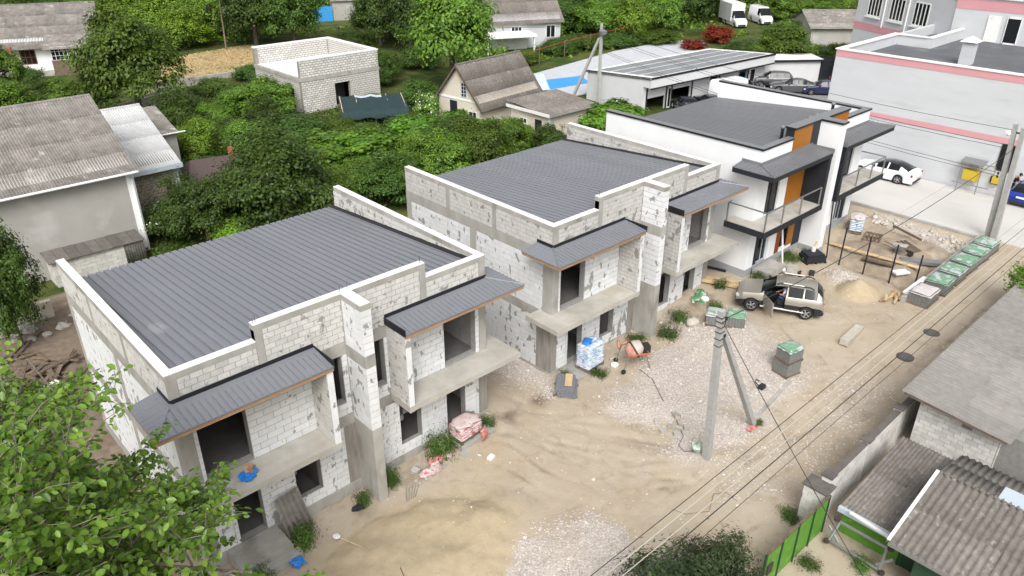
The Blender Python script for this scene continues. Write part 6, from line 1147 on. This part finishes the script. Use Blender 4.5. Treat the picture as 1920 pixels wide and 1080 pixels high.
for p in (((-.4,-.5,.95),(-.65,-.5,.12)),((-.4,.5,.95),(-.65,.5,.12)),((.4,-.5,.95),(.7,-.45,0)),((.4,.5,.95),(.7,.45,0))): MB().tube([p[0], p[1]], .025, 6).build('leg', M['alu'], o)
for s in (-1, 1): MB().lathe([(.05,-.025),(.12,-.025),(.12,.025),(.05,.025)], 14, Matrix.Translation((-.65,s*.52,.12)) @ Matrix.Rotation(PI/2,4,'X')).build('wheel', M['tyre'], o)
ring = [(-.55,.55+.22*math.cos(a),.95+.22*math.sin(a)) for a in [i*PI/8 for i in range(17)]]; MB().tube(ring, .02, 6).build('tilt_wheel', M['orangep'], o); MB().box(.35,.7,-.3,.1,.85,1.2).build('motor_box', M['plastic'], o)
# concrete A-pole
def cpole(parent, name, a, b_, w0, w1):
    a, b_ = Vector(a), Vector(b_); d = (b_-a).normalized(); u = Vector((1,0,0)); u = (u-d*u.dot(d)).normalized(); v = d.cross(u); vs = [a+u*i*w0/2+v*j*w0/2 for i, j in ((-1,-1),(1,-1),(1,1),(-1,1))]+[b_+u*i*w1/2+v*j*w1/2 for i, j in ((-1,-1),(1,-1),(1,1),(-1,1))]
    return MB().add(vs, [(3,2,1,0),(4,5,6,7),(0,1,5,4),(1,2,6,5),(2,3,7,6),(3,0,4,7)]).build(name, M['polec'], parent)
o = thing('utility_pole', 'grey concrete utility pole propped by a leaning strut in the gravel', 'pole', (0,0,0)); cpole(o, 'post', (16.63,-8.31,.1), (15.9,-8.41,7.45), .29, .2); cpole(o, 'strut', (20.0,-8.45,.1), (16.05,-8.4,6.75), .24, .17)
for t in (.8, .84, .88, .91, .94, .965): p = Vector((16.63,-8.31,.1)).lerp(Vector((15.9,-8.41,7.45)), t); MB().box(p.x-.13,p.x+.13,p.y-.13,p.y+.13,p.z-.012,p.z+.012).build('strap', M['steel'], o)
for t in (.85, .95): p = Vector((16.63,-8.31,.1)).lerp(Vector((15.9,-8.41,7.45)), t); MB().lathe([(.05,-.06),(.05,.06)], 8, Matrix.Translation((p.x+.2,p.y-.1,p.z))).build('insulator', M['plastic'], o)
MB().tube([(16.8,-8.1,.5),(16.75,-8.15,1.2),(16.5,-8.2,2.2),(16.05,-8.25,5.8)], .018, 6).build('pole_cable', M['wire'], o)
o = thing('utility_pole', 'pair of concrete utility poles standing together by the paved lot', 'poles', (0,0,0)); cpole(o, 'post', (46.4,-8.55,.9), (45.5,-8.4,8.5), .34, .22); cpole(o, 'post', (46.1,-8.95,.9), (45.45,-8.85,8.35), .34, .22)
MB().bar((45.5,-8.2,8.0),(45.5,-9.1,8.0),.08,.08).build('crossarm', M['steel'], o); MB().lathe([(.03,-.15),(.16,-.1),(.18,.05),(.1,.15)], 12, Matrix.Translation((45.5,-8.15,7.9)) @ Matrix.Rotation(1.2,4,'X')).build('street_lamp_head', M['whitepl'], o)
for z in (6.9, 7.1, 5.4, 5.2): MB().lathe([(.05,-.07),(.07,0),(.05,.07)], 8, Matrix.Translation((45.75+.05*z/7,-8.2,z))).build('insulator', M['plastic'], o)
o = thing('utility_pole', 'weathered concrete pole with a strut beside the workshop end wall', 'pole', (0,0,0)); cpole(o, 'post', (53.0,29.5,1.0), (53.3,29.9,9.0), .3, .2); cpole(o, 'strut', (52.2,32.6,1.0), (53.2,30.0,7.6), .26, .2); MB().lathe([(.05,-.3),(.35,-.2),(.4,.1),(.1,.25)], 12, Matrix.Translation((53.2,29.6,8.2))).build('lamp_bowl', M['alu'], o)
for (x, y, h, lab) in ((38.5,82.5,6.5,'thin wooden pole behind the mown field'),(53.5,86,7,'wooden pole beside the blue fence'),(62.3,85.5,8,'grey pole by the far pale house')): tag(MB().tube([(0,0,-.2),(.15,.05,h)], [.13,.08], 8).build('wooden_pole', M['oldwood'], loc=(x,y,1.1)), lab, 'pole')
# wires
def wire(a, b_, sag, r_, label, mt='wire', grp=None):
    a, b_ = Vector(a), Vector(b_); n_ = 14; pts = [a.lerp(b_, i/n_)-Vector((0,0,sag*4*(i/n_)*(1-i/n_))) for i in range(n_+1)]; tag(MB().tube(pts, r_, 6).build('overhead_wire', M[mt]), label, 'wire', grp)
wire((15.95,-8.4,7.0), (45.6,-8.6,7.0), .55, .016, 'dark cable strung from the propped concrete pole to the paired poles'); wire((15.95,-8.4,7.1), (12.0,-17.2,2.6), .15, .014, 'thin cable dropping from the propped concrete pole to the green yard')
for i, (y, z, m_, r_) in enumerate(((-13.1,7.5,'wire',.011),(-13.25,7.42,'wirepale',.014),(-13.55,7.5,'wirepale',.011),(-13.8,7.5,'wire',.014),(-14.05,7.45,'wire',.008))): wire((-8,y,z+.15), (60,y+random.uniform(-.05,.05),z+.15), .25, r_, 'overhead line running along the street past the block garage', m_, 'street overhead lines')
for i, (z, z2, yy, tgt) in enumerate(((8.1,8.6,-8.3,(53.3,29.9)),(7.2,7.9,-8.3,(53.3,29.9)),(7.0,7.7,-8.3,(53.3,29.9)),(5.5,6.6,-8.3,(53.3,29.9)),(5.3,6.4,-8.3,(53.3,29.9)))): wire((45.6,yy,z), (*tgt, z2), .7, .014, 'line strung from the paired poles across the front of the grey building', 'wire', 'lines in front of the grey building')
wire((53.3,29.9,8.8), (46.5,60,7), .6, .016, 'line leaving the weathered pole towards the far cottage')
# small things on the ground
for (x, y, lab) in ((28.9,-10.8,'round cast-iron manhole cover in the dirt road beside the garage'),(31.9,-10.8,'round cast-iron manhole cover further along the road towards the pallets')):
    z = gh(x, y); o = thing('manhole', lab, 'manhole', (x,y,z+.03)); MB().lathe([(.38,-.05),(.38,-.005),(.34,.0)], 22).build('ring', M['castiron'], o); MB().lathe([(.33,-.02),(.33,.02)], 22).build('lid', M['castiron'], o)
tag(MB().bar((20.1,-8.3,.42),(23.6,-7.95,.62),.16,.3).build('kerb_stone', M['conc']), 'long concrete kerb retaining the gravel by the stacked pavers', 'kerb'); tag(MB().bar((19.9,-8.35,.4),(19.5,-7.2,.45),.3,.25).build('concrete_block', M['conc']), 'pale concrete block at the foot of the pole strut', 'block')
tag(MB().tbox(Matrix.Translation((28.8,-8.25,gh(28.8,-8.25)+.12)) @ Matrix.Rotation(R(5),4,'Z') @ Matrix.Rotation(.03,4,'Y'), 2.0, .42, .3).build('stone_slab', M['stone']), 'long rough stone slab lying beside the road', 'stone')
tag(lump(MB(), (0,0,.12), .34, (1.3,.8,.7), 9, 6, .25, seed=41).build('boulder', M['stone'], loc=(24.5,-2.0,gh(24.5,-2)), smooth=True), 'pale boulder in front of the weeds', 'stone'); tag(lump(MB(), (0,0,.05), .26, (1.3,.5,.4), 8, 5, .3, seed=42).build('stone_shard', M['stone'], loc=(24.95,-2.5,gh(25,-2.5))), 'flat stone shard beside the pale boulder', 'stone')
for i in range(16): x, y = random.uniform(23.3,25), random.uniform(-1.6,-.5); tag(lump(MB(), (0,0,.05), random.uniform(.08,.17), (1.2,.9,.8), 6, 4, .35, seed=50+i).build('rubble_lump', M['rubbish'], loc=(x,y,gh(x,y))), 'broken concrete lump in the rubble beside the mixer house fin', 'rubble', 'rubble by the mixer house fin')
for i in range(8): x, y = 17.1+random.uniform(-.7,.9), -6.3+random.uniform(-.5,.6); tag(MB().tbox(Matrix.Translation((0,0,.06)) @ Matrix.Rotation(random.uniform(0,3),4,'Z'), random.uniform(.2,.4), random.uniform(.15,.22), random.uniform(.1,.2)).build('broken_block', M['rubbish'], loc=(x,y,gh(x,y))), 'broken grey block lying in the gravel near the propped pole', 'block', 'broken blocks near the propped pole')
tag(lump(MB(), (0,0,.05), .2, (1.3,.8,.4), 10, 6, .5, seed=70).build('plastic_scrap', M['redplastic'], loc=(19.5,-8.55,gh(19.5,-8.5))), 'red and white plastic scrap near the pole strut', 'litter'); tag(lump(MB(), (0,0,.15), .22, (1,.8,.9), 10, 6, .5, seed=71).build('net_bundle', M['greencover'], loc=(16.35,-7.95,gh(16.4,-8)+.3)), 'green net bundle tied to the foot of the concrete pole', 'litter')
o = thing('welder', 'small dark machine with a curved hose on the concrete base', 'machine', (22.1,-7.4,gh(22.1,-7.4)+.02)); MB().box(-.15,.15,-.11,.11,0,.18).build('case', M['plastic'], o); MB().tube([(-.1,.1,.12),(-.1,.3,.25),(.15,.4,.22),(.4,.35,.03)], .02, 6).build('hose', M['plastic'], o)
pts = [(15.95,-8.2,6.0)]; pts = [(19.5,-2.6),(19.2,-3.6),(18.3,-4.8),(17.7,-6.0),(17.0,-6.9),(16.4,-7.1),(16.2,-7.5),(16.6,-7.9)]; tag(MB().tube([(x,y,gh(x,y)+.02) for x, y in pts], .015, 5).build('ground_cable', M['wire']), 'thin dark cable lying across the gravel to the pole', 'cable')
pts = [(13.4,-9.0),(13.6,-9.5),(14.3,-10.0),(15.2,-9.6),(15.6,-9.9),(15.5,-10.4)]; tag(MB().tube([(x,y,gh(x,y)+.02) for x, y in pts], .007, 5).build('ground_cable', M['wire']), 'loose wire lying in loops on the dirt road', 'cable')
tag(MB().tbox(Matrix.Translation((28.9,-1.2,gh(28.9,-1.2)+.15)) @ Matrix.Rotation(R(-68),4,'Z'), 3.2, .22, .14).build('timber_beam', M['paleplank']), 'new pale timber beam lying towards the bonnet of the SUV', 'timber'); tag(MB().tbox(Matrix.Translation((29.25,-1.1,gh(29.2,-1.1)+.15)) @ Matrix.Rotation(R(-66),4,'Z'), 3.2, .24, .14).build('timber_beam', M['paleplank']), 'second new timber beam lying alongside by the white house wall', 'timber')
tag(MB().tbox(Matrix.Translation((30.0,.6,gh(30,.6)+.1)) @ Matrix.Rotation(R(-75),4,'Z'), 1.6, .12, .1).build('dark_beam', M['anth']), 'dark steel beam lying in the gap between the houses', 'beam'); tag(MB().tbox(Matrix.Translation((30.0,-2.4,gh(30,-2.4)+.05)) @ Matrix.Rotation(R(-50),4,'Z'), 1.4, .9, .06).build('dark_sheet', M['plastic']), 'dark rubber sheet lying behind the SUV bonnet', 'sheet')
# finished house front clutter
o = thing('bitumen_bale', 'black shrink-wrapped bale on a pallet in front of the white house', 'bale', (35.2,-2.75,gh(35.2,-2.75)), R(-30)); pallet(o, 1.3, 1.0, 'plastic'); MB().box(-.62,.62,-.45,.45,.13,.42).box(-.55,.5,-.4,.4,.42,.55).build('bale', M['anth'], o); MB().lathe([(.12,0),(.14,.28)], 12, Matrix.Translation((.05,.1,.58))).build('bucket', M['whitepl'], o); MB().tbox(Matrix.Translation((.1,.1,.95)) @ Matrix.Rotation(.3,4,'Y'), .1, .05, .5).build('wood_offcut', M['paleplank'], o)
tag(MB().box(-.25,.25,-.15,.15,0,.14).build('dark_box', M['plastic'], loc=(33.6,-3.6,gh(33.6,-3.6)), rz=.4), 'small dark box lying on the ground near the black bale', 'box')
o = thing('workbench_clutter', 'pale plank table cluttered with tools in front of the white house door', 'table', (32.6,-2.9,gh(32.6,-2.9)), R(25)); MB().box(-.6,.6,-.28,.28,.36,.41).build('plank_top', M['stone'], o)
for (x, y) in ((-.5,-.2),(.5,-.2),(-.5,.2),(.5,.2)): MB().box(x-.04,x+.04,y-.04,y+.04,0,.36).build('leg', M['oldwood'], o)
for i in range(5): lump(MB(), (random.uniform(-.9,.9), random.choice((-.5,.45,-.4))+random.uniform(-.1,.1), .1), random.uniform(.1,.2), (1.2,.8,.7), 8, 5, .4, seed=90+i).build('tool_heap', M[('rust','oldwood','plastic','steel','whitepl')[i]], o)
tag(MB().box(-.9,.9,-.5,.5,-.3,.42).build('door_step', M['conc'], loc=(31.9,-1.85,1.12)), 'bare concrete doorstep at the finished white house', 'step')
tag(MB().tube([(33.0,-2.1,1.2),(33.2,-1.5,4.0)], .05, 8).build('white_pipe', M['whitepl']), 'white pipe leaning on the front of the finished house', 'pipe'); tag(MB().bar((36.55,-3.0,1.0),(36.75,-2.62,4.4),.06,.06).build('dark_rail', M['anth']), 'dark steel rail leaning against the white fin', 'rail')
for i, (x, y, lab) in enumerate(((35.97,-4.03,'first thin black steel post of the dug plot, next to the white house'),(35.85,-5.5,'second thin black steel post from the white house in the dug plot'),(35.95,-6.95,'third thin black steel post from the white house in the dug plot'),(36.9,-8.0,'thin black steel post closest to the film-topped paver pallet'))): z = gh(x, y); tag(MB().tube([(x,y,z-.2),(x+.05,y,z+2.3)], .045, 8).build('steel_post', M['anth']), lab, 'post')
for i in range(7): a = Vector((38.2,-2.1)).lerp(Vector((38.7,-7.6)), i/7); b_ = Vector((38.2,-2.1)).lerp(Vector((38.7,-7.6)), (i+.93)/7); tag(MB().bar((a.x,a.y,1.2+.02*(i%2)),(b_.x,b_.y,1.22),.26,.05).build('walkway_plank', M['paleplank']), 'pale board of the plank walkway across the dug plot', 'board', 'plank walkway boards')
o = thing('wheelbarrow', 'grey wheelbarrow smeared with mortar standing in the dug plot', 'wheelbarrow', (40.0,-5.75,gh(40,-5.75)), R(-70)); k = MB(); k.add([(-.4,-.3,.62),(.45,-.28,.62),(.45,.28,.62),(-.4,.3,.62),(-.2,-.18,.32),(.3,-.15,.32),(.3,.15,.32),(-.2,.18,.32)], [(4,5,6,7)[::-1],(0,1,5,4),(1,2,6,5),(2,3,7,6),(3,0,4,7),(7,6,5,4)]); k.build('tray', M['alu'], o); MB().lathe([(.05,-.04),(.18,-.04),(.18,.04),(.05,.04)], 14, Matrix.Translation((.62,0,.18)) @ Matrix.Rotation(PI/2,4,'X')).build('wheel', M['tyre'], o); lump(MB(), (0,0,.52), .3, (1.1,.75,.4), 10, 6, .3, seed=99).build('mortar_load', M['rubbish'], o)
for s in (-1, 1): MB().tube([(.62,s*.08,.18),(0,s*.2,.32),(-.9,s*.28,.6)], .02, 6).build('handle', M['steel'], o); MB().tube([(-.25,s*.2,.34),(-.35,s*.24,0)], .018, 6).build('leg', M['steel'], o)
o = thing('broken_pallet', 'old broken wooden pallet lying in the dug plot', 'pallet', (41.3,-3.6,gh(41.3,-3.6)+.02), R(15)); pallet(o, 1.4, 1.0)
tag(MB().bar((43.2,-4.0,1.45),(42.6,-6.0,1.3),.12,.12).build('old_beam', M['oldwood']), 'dark old beam lying alone in the dug plot', 'beam')
for i in range(6): y = -5.0-i*.1; tag(MB().bar((41.6+i*.12,-4.9-i*.06,gh(41.8,-5)+.08+.04*(i % 2)),(40.6+i*.12,-6.3-i*.05,gh(41,-6)+.1),.12,.05).build('old_board', M['oldwood']), 'dark old board in the pile beside the wheelbarrow', 'board', 'old boards by the wheelbarrow')
for i in range(4): tag(MB().bar((37.6+i*.12,-4.6,gh(37.8,-4.6)+.2),(37.7+i*.1,-6.4,gh(37.8,-6.4)+.15),.1,.05).build('old_board', M['oldwood']), 'dark old board lying beside the plank walkway', 'board', 'old boards by the walkway')
tag(MB().tbox(Matrix.Translation((39.9,-7.1,gh(39.9,-7.1)+.12)) @ Matrix.Rotation(R(-55),4,'Z'), 2.2, .5, .18).build('panel_stack', M['alu']), 'stack of pale grey panels lying near the low wall', 'panels'); tag(MB().tbox(Matrix.Translation((37.6,-6.9,gh(37.6,-6.9)+.15)) @ Matrix.Rotation(R(-30),4,'Z'), .9, .5, .1).build('white_sheet', M['whitepl']), 'white board lying in the dug plot beside the walkway', 'board')
for i in range(9): a = random.uniform(0,1); x, y = 33.6+random.uniform(-.5,.4), -8.0+random.uniform(-.4,.4); z = gh(x, y); tag(MB().bar((x,y,z+.06+i*.02),(x+random.uniform(.5,1.1),y+random.uniform(-.5,.5),z+.1+i*.02),.12,.03).build('scrap_plank', M['wood' if i % 2 else 'paleplank']), 'scrap plank in the small pile at the end of the low wall', 'plank', 'scrap planks by the low wall')
for i in range(40): x, y = 44.6+random.uniform(-.8,.7), random.uniform(-8,-1.8); z = gh(x, y); tag(lump(MB(), (0,0,.05), random.uniform(.1,.2), (1.2,.9,.7), 6, 4, .4, seed=120+i).build('rubble_lump', M['stone'], loc=(x,y,z)), 'pale rubble stone in the strip beside the paved lot', 'rubble', 'rubble strip beside the lot')
# yellow gas cabinets and pipes on the grey wall
o = thing('gas_cabinet', 'large yellow gas cabinet under a small grey canopy on the grey wall', 'cabinet', (54.1,-4.6,1.25)); MB().box(-.3,.25,-.5,.5,.85,1.55).build('case', M['yellow'], o); MB().tbox(Matrix.Translation((-.15,0,2.2)) @ Matrix.Rotation(-.25,4,'Y'), .8, 1.5, .05).build('rain_roof', M['alu'], o)
for y in (-.65, .65): MB().tube([(-.4,y,0),(-.4,y,2.1)], .03, 6).build('post', M['alu'], o)
MB().tube([(-.5,1.0,.6),(-.5,-1.4,.6),(-.3,-2.2,.6)], .04, 6).build('pipe', M['alu'], o)
o = thing('gas_cabinet', 'small yellow gas cabinet beside the larger one on the grey wall', 'cabinet', (54.2,-6.2,1.25)); MB().box(-.2,.2,-.25,.25,.95,1.4).build('case', M['yellow'], o); MB().tube([(-.2,.2,1.6),(-.2,.2,2.1),(-.2,1.0,2.1)], .035, 6).build('pipe', M['alu'], o)
# left house clutter
o = thing('leaning_sheet', 'old grey corrugated sheet leaning on the wall below the balcony', 'sheet', (3.0,-.15,.25)); q = link('sheet', corr('slate', 1.0, 1.7, 5, .035), o, (-.5,-.75,-.15)); q.rotation_euler = (R(66), 0, R(8))
tag(lump(MB(), (0,0,.1), .26, (.9,.7,.5), 10, 6, .5, seed=200).build('plastic_bag', M['blueplastic'], loc=(2.25,-1.75,gh(2.25,-1.75)+.05)), 'crumpled blue plastic bag on the ground beside the steps', 'bag')
o = thing('bag_bundle', 'blue and tan bag bundle lying on the bare balcony', 'bag', (1.55,-.75,3.57)); lump(MB(), (0,0,.12), .26, (1.1,.8,.5), 12, 7, .4, seed=201).build('blue_bag', M['blueplastic'], o); lump(MB(), (.12,.12,.24), .19, (1,.9,1), 10, 6, .4, seed=202).build('tan_bag', M['wood'], o)
tag(MB().lathe([(.11,0),(.14,.28),(.13,.28),(.1,.03)], 14).build('bucket', M['rubbish'], loc=(.95,-.35,3.57)), 'grey bucket standing on the bare balcony', 'bucket')
o = thing('shovel', 'shovel with a white blade lying on the yellow sand', 'shovel', (0,0,0)); z = gh(3.95,-2.3)+.1; MB().tube([(3.85,-1.9,z),(4.25,-3.1,z+.05)], .018, 6).build('handle', M['paleplank'], o); lump(MB(), (3.8,-1.75,z), .13, (.9,1.2,.35), 10, 5, .15, seed=203).build('blade', M['whitepl'], o)
tag(MB().tube([(4.5,-4.6,gh(4.5,-4.6)+.04),(4.2,-5.6,gh(4.2,-5.6)+.04)], .012, 5).build('rod', M['steel']), 'thin rod lying in the yellow sand', 'rod'); tag(lump(MB(), (0,0,.08), .2, (1.1,.9,.5), 8, 5, .5, seed=204).build('black_bag', M['anth'], loc=(5.2,-.95,gh(5.2,-.95)+.03)), 'black rag lying at the corner of the fin base', 'litter')
tag(MB().tbox(Matrix.Translation((10.5,-2.35,gh(10.5,-2.35)+.06)) @ Matrix.Rotation(.3,4,'Z'), .3, .22, .1).build('white_block', M['white']), 'small white block on the sandy ground', 'block')
for i in range(5): tag(MB().tube([(7.1+i*.12,-1.3-i*.04,gh(7.2,-1.3)+.04),(6.7+i*.1,-1.9,gh(6.8,-1.9)+.04)], .012, 5).build('steel_bar', M['alu']), 'thin bent bar lying at the foot of the fin', 'bar', 'thin bars at the fin')
for i in range(14): x, y = random.uniform(6.7,9.0), random.uniform(-1.5,-.5); tag(lump(MB(), (0,0,.03), random.uniform(.05,.12), (1.2,.9,.7), 6, 4, .4, seed=220+i).build('rubble_lump', M['rubbish'], loc=(x,y,gh(x,y))), 'grey rubble lump along the foot of the sand-heap house', 'rubble', 'rubble along the sand-heap house')
for i in range(10): x, y = random.uniform(18.9,21.4), random.uniform(-1.3,-.5); tag(lump(MB(), (0,0,.03), random.uniform(.06,.14), (1.2,.9,.7), 6, 4, .4, seed=240+i).build('rubble_lump', M['rubbish'], loc=(x,y,gh(x,y))), 'grey rubble lump behind the concrete mixer', 'rubble', 'rubble behind the mixer')
tag(lump(MB(), (0,0,.1), .16, (1,.9,1), 10, 6, .3, seed=260).build('white_bucket', M['whitepl'], loc=(19.0,-1.55,gh(19,-1.5))), 'white dirty bucket beside the step with blue sacks', 'bucket')
# wood pile and ruined wall on the cleared plot
for i in range(70):
    x, y = rng.normal(-.9, 1.0), rng.normal(16.4, 1.5); x = min(x, .9); z = gh(x, y)+.1+.35*math.exp(-((x+.9)**2+(y-16.2)**2)/2)*random.random(); a = random.uniform(0, PI); L = random.uniform(.8,2.2); d = Vector((math.cos(a), math.sin(a), random.uniform(-.12,.12)))*L/2
    tag(MB().bar(Vector((x,y,z))-d, Vector((x,y,z))+d, random.uniform(.1,.2), .04).build('broken_board', M['oldwood']), 'weathered board in the heap of broken boards on the cleared plot', 'board', 'heap of broken boards')
tag(MB().tbox(Matrix.Translation((-.9,14.6,.35)) @ Matrix.Rotation(.4,4,'Z'), .6, .35, .4).build('white_canister', M['white']), 'white canister lying on the heap of broken boards', 'canister')
for i in range(22): x, y = random.uniform(-1.5,3), 21.6+random.uniform(-1.2,1.0); tag(lump(MB(), (0,0,.08), random.uniform(.12,.32), (1.2,.9,.8), 6, 4, .35, seed=300+i).build('rubble_lump', M['rubbish'], loc=(x,y,gh(x,y))), 'broken masonry lump below the ruined wall', 'rubble', 'rubble below the ruined wall')
tag(MB().bar((-4,22.8,.4),(1.2,22.6,.4),.3,1.0).build('ruined_wall', M['cream']), 'remnant of a pale yellow wall at the edge of the cleared plot', 'wall')
# rail fence beyond the sheeting
o = thing('rail_fence', 'rusty pipe rail fence along the edge of the pale sheeting', 'fence', (0,0,0)); fp = [(56,45.5),(62,47),(68,48.5),(74,49.5),(80,50.3),(86,50.6)]
for i, (x, y) in enumerate(fp): MB().tube([(x,y,1),(x,y,3.4)], .06, 6).build('post', M['oldwood'], o)
for (a, b_) in zip(fp, fp[1:]): MB().tube([(*a,3.2),(*b_,3.2)], .05, 6).build('rail', M['rust'], o)
